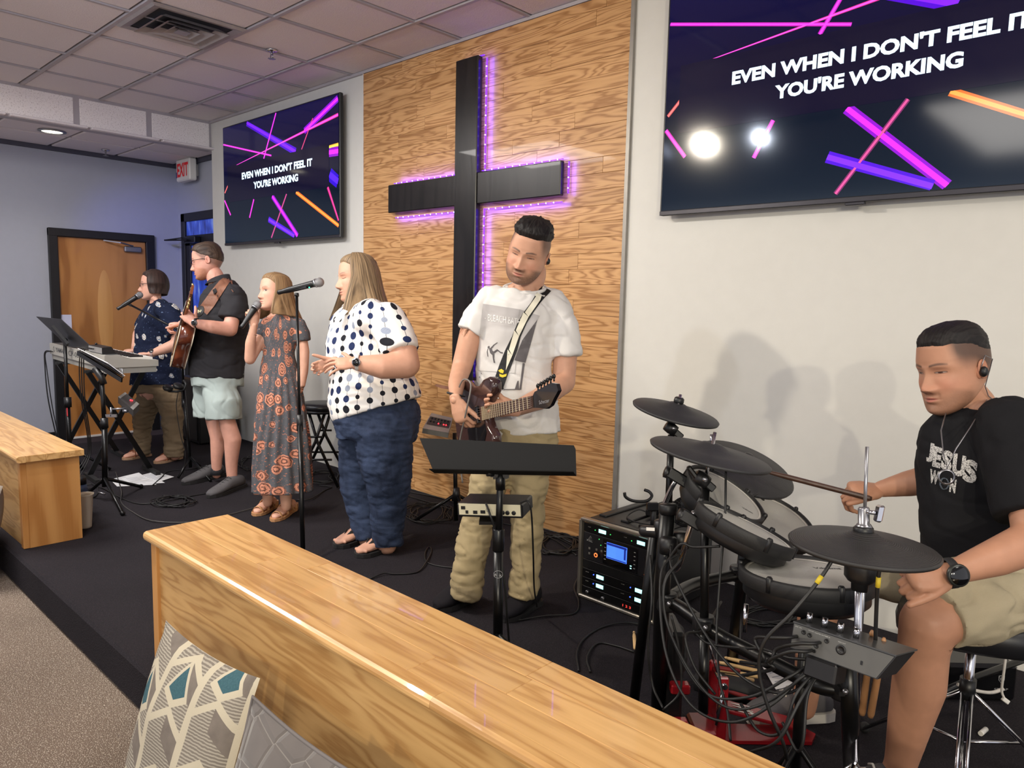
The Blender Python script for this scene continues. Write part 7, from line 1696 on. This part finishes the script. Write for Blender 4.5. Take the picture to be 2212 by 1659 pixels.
def drum(label, x, y, d, r, ang, ratio, depth, name='tom_pad', lt=None, cat='drum'):
    c = at(x, y, d); n = dnorm(ang, ratio, c); t = thing(name, label, cat, tuple(c))
    obj('shell', MB().lathe(c, n, [(.001, -depth), (r*.82, -depth), (r*.93, -depth*.75), (r*.93, -.02), (r*.93, -.006)], 48), M_BLKPL, t)
    obj('rim', MB().lathe(c, n, [(r*.93, -.026), (r, -.024), (r*1.0, .004), (r*.985, .010), (r*.93, .010), (r*.915, .002), (r*.91, -.006)], 56, False), M_RUBBER, t)
    obj('head_hoop', MB().lathe(c, n, [(r*.92, .0015), (r*.91, .003), (r*.865, .003), (r*.855, .0015)], 56, False), mat('clear_hoop', (196, 192, 184), .3), t)
    obj('mesh_head', MB().lathe(c, n, [(r*.915, .0008), (.001, .0012)], 56, False), mat('mesh_head', (178, 176, 170), .55, vary=.03, bump=.3, bs=900), t)
    k = R_.cross(n).normalized(); xx = n.cross(k)
    mb = MB()
    for i in range(6):
        a = 2*math.pi*i/6+.4; p = c+(xx*math.cos(a)+k*math.sin(a))*(r*.97); mb.lathe(p-n*.02, n, [(.008, 0), (.008, .034), (.005, .038), (.001, .038)], 10)
    o = obj('tension_rods', mb, M_BLKPL, t); o['kind'] = 'stuff'
    if lt:
        m2 = MB(); xd = (R_*math.cos(math.radians(ang))-U_*math.sin(math.radians(ang))); xd = (xd-n*xd.dot(n)).normalized(); yd = n.cross(xd)
        u, v, w, s = lt; put_text(m2, s, c+xd*(u*r)+yd*(v*r)+n*.0016, xd, yd, w, None, .02); obj('head_lettering', m2, mat('dark_ink', (60, 60, 62), .5), t)
    return t
drum('tom pad with a steeply tilted white head below the wide cymbal', 1566, 1068, 2.22, .132, 36, .33, .075, lt=(.42, -.25, .035, 'Vdrum'))
drum('low black-shelled tom pad seen almost edge-on', 1610, 1138, 1.98, .138, 28, .13, .058)
drum('rear white-headed tom pad between the others and the hi-hat', 1668, 1122, 2.5, .150, 30, .46, .06, lt=(.45, -.3, .035, 'Vdrum'))
drum('wide white-headed snare pad under the hi-hat', 1741, 1240, 1.86, .163, 7, .25, .07, 'snare_pad', (.25, .28, .07, 'Vdrums'))
def snare_stand():
    t = thing('snare_stand', 'black snare stand with chrome lugs under the snare pad', 'stand', tuple(V((at(1740, 1300, 1.9).x, at(1740, 1300, 1.9).y, 0))))
    c = at(1742, 1330, 1.88); f = V((c.x, c.y, 0))
    obj('pole', MB().cyl(f+V((0, 0, .1)), c, .014), M_BLKMT, t)
    for q in ((1620, 1290), (1872, 1300), (1740, 1340)): obj('basket_arm', MB().tube([c, at(q[0], q[1], 1.9), at(q[0], q[1]-45, 1.9)], .007, 8), M_BLKMT, t)
    for a in (.2, 2.3, 4.4): obj('leg', MB().tube([f+V((0, 0, .28)), f+V((math.cos(a)*.22, math.sin(a)*.22, .014))], .009, 8), M_BLKMT, t)
    obj('chrome_lug', MB().cyl(at(1618, 1252, 1.88), at(1616, 1282, 1.88), .0065).cyl(at(1612, 1305, 1.9), at(1607, 1365, 1.9), .006), M_CHROME, t)
snare_stand()
# ---- drum module
def module():
    A_, B_, C_, D_2 = at(1715, 1344, 1.66), at(1937, 1418, 1.50), at(1907, 1460, 1.50), at(1703, 1396, 1.66)
    t = thing('drum_module', 'grey drum sound module with plugged leads below the hi-hat', 'module', tuple((A_+C_)/2)); x = (B_-A_).normalized(); n = x.cross(D_2-A_).normalized(); n = n if n.dot(T_) > 0 else -n; y = n.cross(x); y = y if y.z > 0 else -y
    L = (B_-A_).length; H_ = .058
    def Mo(u, v, w=0): return A_+x*u+y*(v-H_)+n*w
    obj('housing', MB().prism([Mo(0, 0), Mo(L-.03, 0), Mo(L, H_), Mo(0, H_)], -n*.11), mat('module_side', (34, 34, 36), .45), t)
    obj('rear_panel', MB().prism([Mo(.002, .002), Mo(L-.032, .002), Mo(L-.004, H_-.002), Mo(.002, H_-.002)], n*.0015), mat('module_grey', (92, 92, 90), .45, .2, vary=.04), t)
    obj('top_edge', MB().prism([Mo(0, H_, .004), Mo(L, H_, .004), Mo(L+.004, H_+.004, -.11), Mo(0, H_+.004, -.11)], y*.003), mat('module_edge', (70, 70, 70), .3, .3), t)
    sc = MB()
    for u, v, r in ((.026, .044, .005), (.040, .042, .005), (.078, .042, .005), (.058, .024, .005), (.055, .012, .004), (.110, .034, .0105)):
        sc.lathe(Mo(u, v, .0015), n, [(r, 0), (r, .002), (r*.6, .002), (r*.55, .0005), (.001, .0005)], 16)
    obj('sockets', sc, M_BLKPL, t); obj('lock_slot', MB().obox(Mo(.155, .022, .002), x, y, n, .002, .004, .001), M_BLKPL, t)
    mb = MB()
    for u, v, w, s in ((.006, .050, .014, 'DC IN'), (.036, .051, .012, 'PHONES'), (.050, .050, .030, 'MASTER OUTPUT'), (.074, .050, .010, 'MIX IN'), (.102, .048, .016, 'MIDI OUT')): put_text(mb, s, Mo(u, v, .0022), x, y, w, .0022, 0)
    obj('panel_lettering', mb, mat('white_ink', (190, 190, 188), .6), t)
    for i in range(4): p = Mo(.02+.035*i, H_+.004, -.03); obj('knob', MB().cyl(p, p+y*.022, .0065), M_CHROME, t)
    obj('mount_plate', MB().obox(Mo(.075, -.022, -.02), x, y, n, .035, .022, .03, .004), M_BLKPL, t)
    for i, (u, v) in enumerate(((.012, .030), (.064, .034), (.050, .012))):
        p = Mo(u, v, .002); cable('black plug and lead in the %s socket of the grey drum module' % ('left', 'upper middle', 'lower middle')[i], [p, p+n*.03, p+n*.045-x*.03-y*.01, p+n*.03-x*.08-y*(.03+.01*i), at(1650+10*i, 1425+10*i, 1.66), at(1600, 1400+30*i, 1.8)], .0042, CBL)
    return Mo
module()
# ---- cable bundles of the kit
BUN = [((1470, 1215, 2.0), (1440, 1245, 1.98), (1432, 1310, 1.95), (1470, 1420, 1.86), (1530, 1500, 1.76), (1620, 1505, 1.7), (1700, 1465, 1.66), (1765, 1425, 1.66)),
       ((1475, 1205, 2.0), (1436, 1260, 1.96), (1442, 1350, 1.92), (1500, 1465, 1.80), (1570, 1528, 1.72), (1650, 1520, 1.68), (1730, 1465, 1.64), (1768, 1430, 1.65)),
       ((1465, 1195, 2.05), (1428, 1240, 2.0), (1436, 1400, 1.86), (1490, 1520, 1.76), (1580, 1560, 1.70), (1670, 1520, 1.66), (1750, 1440, 1.66)),
       ((1450, 1180, 2.1), (1452, 1230, 2.0), (1500, 1330, 1.92), (1560, 1420, 1.82), (1630, 1480, 1.72), (1710, 1495, 1.66), (1776, 1432, 1.65)),
       ((1405, 1200, 2.2), (1408, 1290, 2.1), (1400, 1400, 2.1), (1410, 1480, 2.1), (1432, 1530, 2.0)),
       ((1432, 1535, 2.0), (1470, 1490, 2.0), (1466, 1400, 2.0), (1450, 1330, 2.0)),
       ((1568, 1010, 2.1), (1566, 1120, 2.05), (1556, 1240, 2.0), (1548, 1370, 1.95), (1555, 1470, 1.85), (1572, 1540, 1.8), (1578, 1600, 1.75)),
       ((1775, 1435, 1.64), (1720, 1500, 1.62), (1690, 1580, 1.62), (1640, 1580, 1.66), (1600, 1520, 1.72)),
       ((1780, 1438, 1.64), (1745, 1500, 1.62), (1735, 1600, 1.6), (1720, 1620, 1.62), (1690, 1560, 1.66)),
       ((1772, 1440, 1.64), (1725, 1520, 1.6), (1680, 1600, 1.6), (1620, 1625, 1.66)),
       ((1498, 1362, 1.98), (1530, 1390, 1.95), (1600, 1400, 1.85), (1648, 1402, 1.78), (1700, 1420, 1.7), (1745, 1425, 1.66)),
       ((1690, 1048, 2.45), (1625, 1072, 2.3), (1618, 1090, 2.3), (1632, 1068, 2.4), (1650, 1080, 2.45)),
       ((1555, 1180, 1.95), (1500, 1182, 2.0), (1470, 1176, 2.02), (1440, 1215, 2.05)),
       ((1558, 1300, 2.2), (1520, 1360, 2.0), (1482, 1372, 1.9), (1500, 1440, 1.85), (1545, 1500, 1.8))]
BL_ = ['highest of the long black leads drooping from the rack to the module', 'second long black lead drooping from the rack to the module', 'lowest of the long black leads sagging to the bench edge', 'black lead running diagonally from the tom mounts to the module',
 'black lead hanging down the front of the left rack post', 'short black lead rising again beside the left rack post', 'black lead dropping straight down from the wide cymbal pad', 'black lead falling left from under the module, nearest the kick pedal',
 'black lead looping down right of the kick pedal', 'lowest black lead looping near the chrome tube', 'black lead lying along the shiny cross tube', 'small black lead curling behind the rear tom pad', 'black lead plugged into the low tom pad', 'black lead winding down behind the wide cymbal pole']
for i, P in enumerate(BUN):
    cable(BL_[i], [at(*p) for p in P], .0036, CBL)
cable('black lead with a yellow band running down left from the hi-hat', [at(*p) for p in ((1808, 1190, 1.58), (1800, 1206, 1.58), (1768, 1255, 1.58), (1710, 1325, 1.58), (1652, 1385, 1.6), (1640, 1450, 1.62), (1660, 1530, 1.62), (1690, 1600, 1.62), (1700, 1640, 1.64))], .0042)
obj('yellow_band', MB().cyl(at(1775, 1244, 1.578), at(1764, 1260, 1.578), .0052), mat('yellow_tape', (215, 190, 50), .6), bpy.data.objects[[o.name for o in bpy.data.objects if o.get('label', '').startswith('black lead with a yellow band running')][0]])
c2_ = cable('black lead with a yellow band hanging straight below the hi-hat', [at(*p) for p in ((1888, 1212, 1.56), (1908, 1212, 1.55), (1900, 1232, 1.55), (1896, 1262, 1.56), (1893, 1320, 1.58), (1891, 1385, 1.6))], .0042)
obj('yellow_band', MB().cyl(at(1898, 1246, 1.555), at(1896, 1268, 1.56), .0052), mat('yellow_tape', (215, 190, 50), .6), c2_)
# ---- sticks
def stick(label, a, b, m, group=None, r=.0075):
    a, b = V(a), V(b); d = (b-a).normalized(); L = (b-a).length
    o = obj('drumstick', MB().lathe(a, d, [(.001, 0), (r*.8, .002), (r, .01), (r, L*.72), (r*.55, L*.94), (r*.42, L-.018), (r*.75, L-.008), (r*.4, L), (.001, L)], 12), m); return tag(o, label, 'drumstick', group)
M_STK = mat('maple_stick', (212, 176, 124), .5, vary=.08); M_STKD = mat('dark_stick', (66, 44, 34), .4, vary=.3, vs=40); M_STKR = mat('red_stick', (130, 34, 34), .5)
stick('dark brown drumstick in the drummer\'s raised hand touching the cymbal pad', at(1884, 1078, 2.26), at(1634, 1013, 2.36), M_STKD, r=.0085)
stick('dark drumstick in the drummer\'s hand resting on his thigh', at(1990, 1262, 1.80), at(1930, 1205, 2.0), M_STKD)
stick('pale drumstick lying alone on the floor left of the drum rack', atz(1372, 1402, .009), atz(1355, 1372, .009)+V((0, .05, 0)), M_STK)
for i, (p, q) in enumerate((((1640, 1450), (1540, 1428)), ((1640, 1462), (1536, 1445)), ((1632, 1436), (1565, 1420)), ((1630, 1470), (1545, 1456)))):
    stick(('second pale drumstick from the back of the bundle by the kick pedal', 'third pale drumstick from the back of the bundle by the kick pedal', 'rearmost pale drumstick of the bundle by the kick pedal', 'front pale drumstick of the bundle by the kick pedal')[i], atz(p[0], p[1], .03+.012*i), atz(q[0], q[1], .03+.012*i), M_STK, 'pale drumsticks behind the red kick pedal')
stick('red-banded drumstick crossing the bundle behind the kick pedal', atz(1600, 1450, .085), atz(1535, 1440, .085), M_STKR)
stick('red and white drumstick pointing at the drummer\'s shoe', atz(1655, 1518, .05), atz(1560, 1490, .06), M_STKR)
stick('upright brown drumstick nearer the hi-hat tube in the stick holder', at(1862, 1545, 1.68), at(1884, 1362, 1.62), mat('brown_stick', (150, 108, 72), .4, vary=.3)); stick('upright brown drumstick by the drummer\'s knee in the stick holder', at(1880, 1550, 1.66), at(1910, 1378, 1.6), mat('brown_stick', (150, 108, 72), .4, vary=.3))
tag(obj('stick_bag', MB().lathe(atz(1500, 1470, .02), V((1, .2, .1)), [(.001, 0), (.04, .01), (.045, .1), (.04, .2), (.02, .24)], 14), M_RUBBER), 'dark stick bag on the floor behind the rack posts', 'bag')
pl = [atz(1632, 1415, .004), atz(1668, 1408, .004), atz(1720, 1480, .004), atz(1676, 1490, .004)]
sheet = tag(obj('set_list', MB().prism(pl, (0, 0, .001)), mat('music_paper', (214, 214, 216), .7, vary=.02)), 'white set list sheet on the floor by the drummer\'s shoe', 'paper')
mb = MB()
for k in range(6):
    u = .2+.12*k; A0 = pl[0].lerp(pl[3], u); B0 = pl[1].lerp(pl[2], u); z = V((0, 0, .0014)); dd_ = (pl[3]-pl[0])*.025; mb.quad(A0.lerp(B0, .15)+z, A0.lerp(B0, .15)+dd_+z, A0.lerp(B0, .8)+dd_+z, A0.lerp(B0, .8)+z)
obj('printed_lines', mb, mat('faint_ink', (150, 152, 162), .8), sheet)
# ---- kick pedal and tower
def kick():
    M_RED = mat('red_lacquer', (150, 24, 32), .25, vary=.1, coat=.4); c = at(1540, 1480, 2.35); f = V((c.x, c.y, 0)); e = atz(1690, 1588)-atz(1560, 1585); e = hv(e); s = V((-e.y, e.x, 0)); b0 = atz(1545, 1590); b0.z = 0
    t = thing('kick_pedal', 'red kick drum pedal with a white-lettered footboard below the rack', 'pedal', tuple(b0))
    def K(u, v, w): return b0+e*u+s*v+V((0, 0, w))
    obj('base_plate', MB().prism([K(-.02, -.05, .004), K(.30, -.045, .004), K(.33, 0, .004), K(.30, .045, .004), K(-.02, .05, .004)], (0, 0, .012)), M_RED, t)
    for v in (-.055, .055): obj('side_post', MB().obox(K(.0, v, .12), e, s, V((0, 0, 1)), .016, .008, .115, .004), M_RED, t)
    obj('axle', MB().cyl(K(0, -.075, .21), K(0, .075, .21), .009), M_CHROME, t)
    obj('spring', MB().cyl(K(-.02, -.066, .08), K(-.005, -.066, .19), .0065), M_CHROME, t)
    obj('footboard', MB().obox(K(.15, 0, .075), (e*.97-V((0, 0, .24))).normalized(), s, (V((0, 0, .97))+e*.24).normalized(), .14, .036, .006, .003), M_RED, t)
    mb = MB(); put_text(mb, 'DW', K(.05, -.028, .108), s, (e*.97-V((0, 0, .24))).normalized(), .055, .07, .03)
    obj('footboard_lettering', mb, M_WHITEPL, t)
    obj('beater_shaft', MB().cyl(K(0, .01, .21), K(-.05, .01, .36), .004, n=8).lathe(K(-.065, .01, .375), -e, [(.001, -.02), (.024, -.02), (.024, .014), (.001, .02)], 16), M_CHROME, t)
    k2 = thing('kick_pad', 'black kick drum pad tower with red trim behind the rack posts', 'pad', tuple(K(-.2, 0, 0)))
    obj('tower', MB().obox(K(-.16, 0, .20), e, s, V((0, 0, 1)), .025, .085, .19, .01), M_BLKPL, k2)
    obj('pad_face', MB().lathe(K(-.135, 0, .30), e, [(.001, .012), (.07, .012), (.078, .004), (.078, 0)], 28), M_RUBBER, k2)
    for v, w in ((-.10, .10), (-.10, .22), (.05, .06)): obj('red_foot', MB().obox(K(-.15, v, w), e, s, V((0, 0, 1)), .03, .018, .016, .005), M_RED, k2)
    obj('front_claw', MB().obox(K(-.04, 0, .03), e, s, V((0, 0, 1)), .045, .06, .02, .008), M_RED, t)
kick()
# ---- throne
def throne():
    c = at(2105, 1330, 2.16); t = thing('drum_throne', 'black padded drum throne under the drummer', 'stool', (c.x, c.y, 0))
    z = c.z; fw = (R_*-.9+T_*.2); fw = hv(fw); sd = V((-fw.y, fw.x, 0)); vs = MB(); R0 = []
    for k, h in ((.90, -.05), (1.0, -.035), (1.02, .0), (.97, .03), (.80, .045), (.3, .05)):
        R0.append([V((c.x, c.y, z+h))+fw*(k*(.19*math.cos(a)+(.05*math.cos(a) if math.cos(a) > 0 else 0)))+sd*(k*.20*math.sin(a)*(1-.38*max(0, math.cos(a)))) for a in [2*math.pi*i/36 for i in range(36)]])
    obj('seat', MB().rings(R0), mat('black_vinyl', (26, 26, 29), .35), t)
    obj('post', MB().cyl((c.x, c.y, .14), (c.x, c.y, z-.05), .014), M_CHROME, t); obj('collar', MB().cyl((c.x, c.y, .27), (c.x, c.y, .33), .022), M_BLKPL, t)
    for a in (2.9, 4.9, .8):
        q = V((c.x, c.y, 0))+V((math.cos(a), math.sin(a), 0))*.30; u = V((c.x, c.y, .30)); o = V((-math.sin(a), math.cos(a), 0))*.012
        obj('leg', MB().tube([u+o, q+o+V((0, 0, .016))], .0055, 8).tube([u-o, q-o+V((0, 0, .016))], .0055, 8), M_CHROME, t); obj('brace', MB().tube([V((c.x, c.y, .13)), u.lerp(q, .62)+V((0, 0, .01))], .005, 8), M_CHROME, t)
        obj('rubber_foot', MB().ball(q+V((0, 0, .018)), .018, n=10, m=8), M_RUBBER, t)
throne()
def floor_bits():
    c = atz(2092, 1480); b = thing('black_case', 'glossy black equipment case on the stage behind the drummer\'s knee', 'case', (c.x, c.y, 0)); ex = hv(R_); ey = hv(F_)
    p = at(2090, 1435, 2.75); p.z = 0
    obj('shell', MB().obox(p+V((0, 0, .075)), ex, ey, V((0, 0, 1)), .13, .09, .07, .012), mat('glossy_black', (14, 14, 16), .15), b)
    m = MB(); put_text(m, 'STRAP', p+ex*.045-ey*.0915+V((0, 0, .05)), ex, V((0, 0, 1)), .05, .008, 0)
    m.tube([p+ex*(.068+.010*x)-ey*.0915+V((0, 0, .092+.013*y)) for x, y in ((-1, 1), (1, 1), (1, -.2), (0, -1.2), (-1, -.2), (-1, 1))], .0012, 5); put_text(m, 'R', p+ex*.063-ey*.092+V((0, 0, .088)), ex, V((0, 0, 1)), .009, .011, 0)
    obj('case_emblem', m, mat('silver_print', (170, 170, 172), .4, .3), b)
    k = tag(obj('stand_leg', MB().tube([at(2024, 1500, 2.5), at(2110, 1462, 2.6), at(2230, 1418, 2.7)], .012, 10), M_BLKMT), 'long black stand leg slanting behind the drummer\'s calf', 'stand')
    cable('white cable curving behind the drummer\'s calf', [at(2068, 1478, 2.45), at(2100, 1490, 2.45), at(2140, 1496, 2.5), at(2168, 1488, 2.5)], .006, CWH)
    cable('thin white cable dropping below the throne to a white plug', [at(2176, 1392, 2.4), at(2170, 1440, 2.4), at(2164, 1490, 2.42), at(2170, 1510, 2.42)], .004, CWH)
    tag(obj('white_plug', MB().obox(at(2172, 1513, 2.42), (R_*.8-U_*.6), (U_*.8+R_*.6), T_, .012, .007, .006, .002), M_WHITEPL), 'white plug end hanging under the drum throne', 'plug')
    tag(obj('chalk_stub', MB().cyl(atz(2118, 1585, .01), atz(2130, 1575, .01), .008), M_WHITEPL), 'short white cylinder lying on the black floor right of the throne leg', 'plug')
floor_bits()
# ---- rack case with receivers
def rack_case():
    BL = atz(1252, 1288, .0); BR = atz(1412, 1349, .0); x = hv(BR-BL); y = V((-x.y, x.x, 0)); W_ = (BR-BL).length; H_ = (atz(1252, 1288, .0)-CAM).length*0+.385
    t = thing('rack_case', 'black rack case with glowing displays beside the drum rack', 'case', tuple(BL))
    def P(u, v, w): return BL+x*u+y*v+V((0, 0, w))
    obj('shell', MB().obox(P(W_/2, .26, H_/2+.005), x, y, V((0, 0, 1)), W_/2, .24, H_/2, .02), M_BLKPL, t)
    for u in (.12, .42, .66, .88): obj('top_rib', MB().obox(P(W_*u, .28, H_+.008), x, y, V((0, 0, 1)), .022, .19, .006, .004), M_BLKPL, t)
    fr = MB(); r = .006
    z = V((0, 0, 1))
    for a, b in ((P(-.004, .004, .012), P(-.004, .004, H_)), (P(W_+.004, .004, .012), P(W_+.004, .004, H_)), (P(-.004, .004, .010), P(W_+.004, .004, .010)), (P(-.004, .004, H_+.002), P(W_+.004, .004, H_+.002))): fr.bar(a, b, .016, .03, up=y, bev=.004)
    obj('aluminium_frame', fr, mat('aluminium', (176, 170, 160), .3, .8), t)
    U = (H_-.03)/8; M_UN = mat('rack_unit_black', (20, 20, 22), .35, .2)
    def unit(k0, k1, m, nm='rack_unit'): return obj(nm, MB().obox(P(W_/2, .012, .018+U*(k0+k1)/2), x, y, z, W_/2-.012, .012, U*(k1-k0)/2-.0012, .0015), m, t)
    def face(u, w, k=0): return P(W_*u, -.0005-k, w)
    def glow(par, u, w, hw, hh, m): return obj('display', MB().obox(face(u, w, .0008), x, y, z, hw, .0008, hh, .0004), m, par)
    M_CY = mat('cyan_display', (170, 245, 245), .4, vary=0, emit=1.6); M_BL = mat('blue_lcd', (70, 120, 245), .3, vary=.08, emit=1.1, vs=60); M_LB = mat('blue_led', (60, 90, 255), .4, vary=0, emit=3); M_LG = mat('green_led', (60, 230, 100), .4, vary=0, emit=2); M_LO = mat('orange_led', (255, 120, 60), .4, vary=0, emit=1.6)
    def zc(k): return .018+U*k
    def txt(par, items, m=None):
        mb = MB()
        for u, w, wd, h, s in items: put_text(mb, s, face(u, w, .0012), x, z, wd, h, 0)
        return obj('panel_lettering', mb, m or mat('white_ink', (190, 190, 188), .6), par)
    u7 = unit(7, 8, M_UN); glow(u7, .29, zc(7.5), .021, .0085, M_CY); glow(u7, .80, zc(7.5), .021, .0085, M_CY); txt(u7, ((.09, zc(7.6), .016, .003, 'SHURE'), (.58, zc(7.6), .016, .003, 'SHURE')))
    for u in (.19, .68, .40): obj('led', MB().ball(face(u, zc(7.45)), .0022, n=8, m=6), M_LG, u7)
    um = unit(4, 7, mat('mixer_face', (40, 40, 44), .4, .2)); obj('screen_bezel', MB().obox(face(.54, zc(5.5), .002), x, y, z, W_*.23, .002, U*1.35, .002), M_GBLK, um)
    s_ = obj('lcd_screen', MB().obox(face(.50, zc(5.75), .0045), x, y, z, W_*.135, .0008, U*.85, .0005), M_BL, um)
    obj('lcd_rows', MB().obox(face(.50, zc(6.45), .0056), x, y, z, W_*.13, .0003, U*.12).obox(face(.50, zc(5.0), .0056), x, y, z, W_*.13, .0003, U*.05).obox(face(.61, zc(5.8), .0056), x, y, z, W_*.012, .0003, U*.55), mat('lcd_dark', (30, 50, 150), .3, emit=.4), s_)
    txt(um, ((.075, zc(6.05), .030, .008, 'X32'), (.115, zc(6.02), .02, .004, 'RACK'))); obj('triangle_logo', MB().tube([face(.13+.035*a, zc(6.45)+.010*b, .001) for a, b in ((-1, -1), (1, -1), (0, 1), (-1, -1))], .0008, 4).tube([face(.13+.018*a, zc(6.40)+.005*b, .001) for a, b in ((-1, -1), (1, -1), (0, 1), (-1, -1))], .0006, 4), mat('white_ink', (190, 190, 188), .6), um)
    for u, w, m in ((.235, 4.9, M_LO), (.90, 4.5, M_LO), (.90, 6.2, M_BLKPL)):
        obj('knob', MB().lathe(face(u, zc(w)), -y, [(.012, 0), (.011, .012), (.001, .013)], 16), M_BLKPL, um); obj('knob_ring', MB().lathe(face(u, zc(w), .0135), -y, [(.0105, 0), (.0105, .001), (.006, .001)], 16, False), m, um)
    bt_ = MB()
    for u, w in ((.12, 5.3), (.12, 4.75), (.22, 5.4), (.29, 5.4), (.90, 5.5), (.90, 5.05)): bt_.obox(face(u, zc(w), .001), x, y, z, .005, .0015, .005, .0008)
    obj('buttons', bt_, mat('grey_button', (120, 118, 112), .5), um)
    ml = MB()
    for k in range(5): ml.obox(face(.345, zc(4.7+.42*k), .005), x, y, z, .005, .0006, .0012).obox(face(.735, zc(4.7+.42*k), .005), x, y, z, .004, .0006, .0014)
    obj('key_marks', ml, mat('white_ink', (190, 190, 188), .6), um)
    obj('led', MB().ball(face(.275, zc(6.0)), .002, n=8, m=6).ball(face(.25, zc(6.6)), .002, n=8, m=6), M_LG, um); obj('cyan_keys', MB().obox(face(.69, zc(4.85), .005), x, y, z, .004, .0006, .002).obox(face(.69, zc(4.6), .005), x, y, z, .004, .0006, .002), M_CY, um)
    unit(3, 4, mat('grey_unit', (38, 38, 40), .3, .3), 'blank_panel')
    for k, (ua, ub) in ((2, (.28, .80)), (1, (.28, .80))):
        un = unit(k, k+1, M_UN); glow(un, ua, zc(k+.5), .021, .009, M_CY); glow(un, ub, zc(k+.5), .021, .009, M_CY)
        obj('led', MB().ball(face(.19, zc(k+.55)), .003, n=8, m=6).ball(face(.69, zc(k+.55)), .003, n=8, m=6), M_LB, un); txt(un, ((.08, zc(k+.6), .018, .003, 'SHURE'), (.57, zc(k+.6), .018, .003, 'SHURE')))
    ub = unit(0, 1, M_UN); txt(ub, ((.60, zc(.3), .045, .011, '1 2 3'),), mat('red_digits', (255, 70, 60), .4, vary=0, emit=1.5)); obj('knobs', MB().lathe(face(.12, zc(.5)), -y, [(.008, 0), (.008, .012), (.001, .012)], 14).lathe(face(.34, zc(.4)), -y, [(.009, 0), (.009, .012), (.001, .012)], 14).lathe(face(.9, zc(.4)), -y, [(.009, 0), (.009, .012), (.001, .012)], 14), M_STEEL, ub)
    # things on top
    b = thing('power_brick', 'black junction box with plugs lying on top of the rack case', 'box', tuple(P(.22, .30, H_)))
    obj('housing', MB().obox(P(W_*.70, .36, H_+.038), x, y, z, .10, .07, .022, .006), M_RUBBER, b); obj('plug', MB().obox(P(W_*.52, .26, H_+.032), x, y, z, .022, .03, .016, .005), M_BLKPL, b)
    cable('black lead coiled on top of the rack case', [P(W_*.50, .24, H_+.03), P(W_*.40, .22, H_+.04), P(W_*.34, .18, H_+.02), P(W_*.42, .12, H_+.019), P(W_*.60, .10, H_+.019), P(W_*.80, .13, H_+.019)], .0035)
    hg = thing('guitar_hanger', 'curved black two-prong hanger standing up on the rack case', 'hanger', tuple(P(W_*.75, .12, H_)))
    obj('prongs', MB().tube(curve_pts([at(1349, 1064, 3.25), at(1352, 1074, 3.25), at(1368, 1082, 3.25), at(1392, 1083, 3.25), at(1404, 1078, 3.25), at(1408, 1070, 3.26), at(1402, 1062, 3.27), at(1392, 1058, 3.28)], 5), .007, 8), M_BLKPL, hg)
    obj('hanger_base', MB().obox(at(1410, 1094, 3.25), R_, U_, T_, .026, .018, .018, .005).cyl(at(1412, 1094, 3.25), V((at(1412, 1094, 3.25).x, at(1412, 1094, 3.25).y, H_)), .012), M_BLKPL, hg)
    m = thing('handheld_receiver', 'black rounded receiver with a white label hooked at the rack post', 'receiver', tuple(at(1402, 1147, 2.2)))
    obj('body', MB().tube([at(1392, 1147, 2.24), at(1425, 1150, 2.20)], .018, 16, round_=True), M_BLKPL, m); obj('label', MB().prism([at(1396, 1139, 2.19), at(1414, 1140, 2.18), at(1414, 1147, 2.18), at(1396, 1146, 2.19)], T_*.001), M_WHITEPL, m)
    fn = thing('small_fan', 'small black round fan with a wire grille behind the tom pads', 'fan', tuple(at(1480, 1105, 2.6)))
    c = at(1480, 1106, 2.6); ax = (T_*.8+U_*.45).normalized(); g = MB()
    for rr_ in (.018, .034, .050): g.tube([c+(R_*math.cos(a)+ax.cross(R_).normalized()*math.sin(a))*rr_+ax*(.03-rr_*.3) for a in [2*math.pi*i/24 for i in range(25)]], .0014, 5)
    for k in range(14):
        a = 2*math.pi*k/14; dr_ = R_*math.cos(a)+ax.cross(R_).normalized()*math.sin(a); g.tube([c+ax*.03, c+dr_*.034+ax*.02, c+dr_*.052+ax*.008, c+dr_*.052-ax*.015], .0012, 5)
    o = obj('grille', g, M_BLKPL, fn); o['kind'] = 'stuff'
    obj('housing', MB().lathe(c, ax, [(.001, -.03), (.045, -.028), (.053, -.01), (.053, .0)], 24), M_BLKPL, fn)
    bl = MB()
    for k in range(4):
        a = math.pi/2*k; dr_ = R_*math.cos(a)+ax.cross(R_).normalized()*math.sin(a); bl.obox(c+dr_*.025, dr_, ax.cross(dr_).normalized(), ax, .018, .012, .001)
    obj('blades', bl, mat('fan_grey', (70, 72, 74), .4), fn)
    pb = thing('power_box', 'pale grey power box behind the rear tom pad', 'box', tuple(at(1670, 1080, 2.75)))
    obj('housing', MB().obox(at(1668, 1080, 2.7), (R_*.92+U_*.3).normalized(), (U_*.92-R_*.3).normalized(), T_, .030, .014, .02, .003), mat('pale_grey_box', (150, 148, 142), .4), pb)
    obj('latch', MB().obox(at(1684, 1086, 2.68), R_, U_, T_, .012, .006, .01, .002), M_BLKPL, pb)
rack_case()
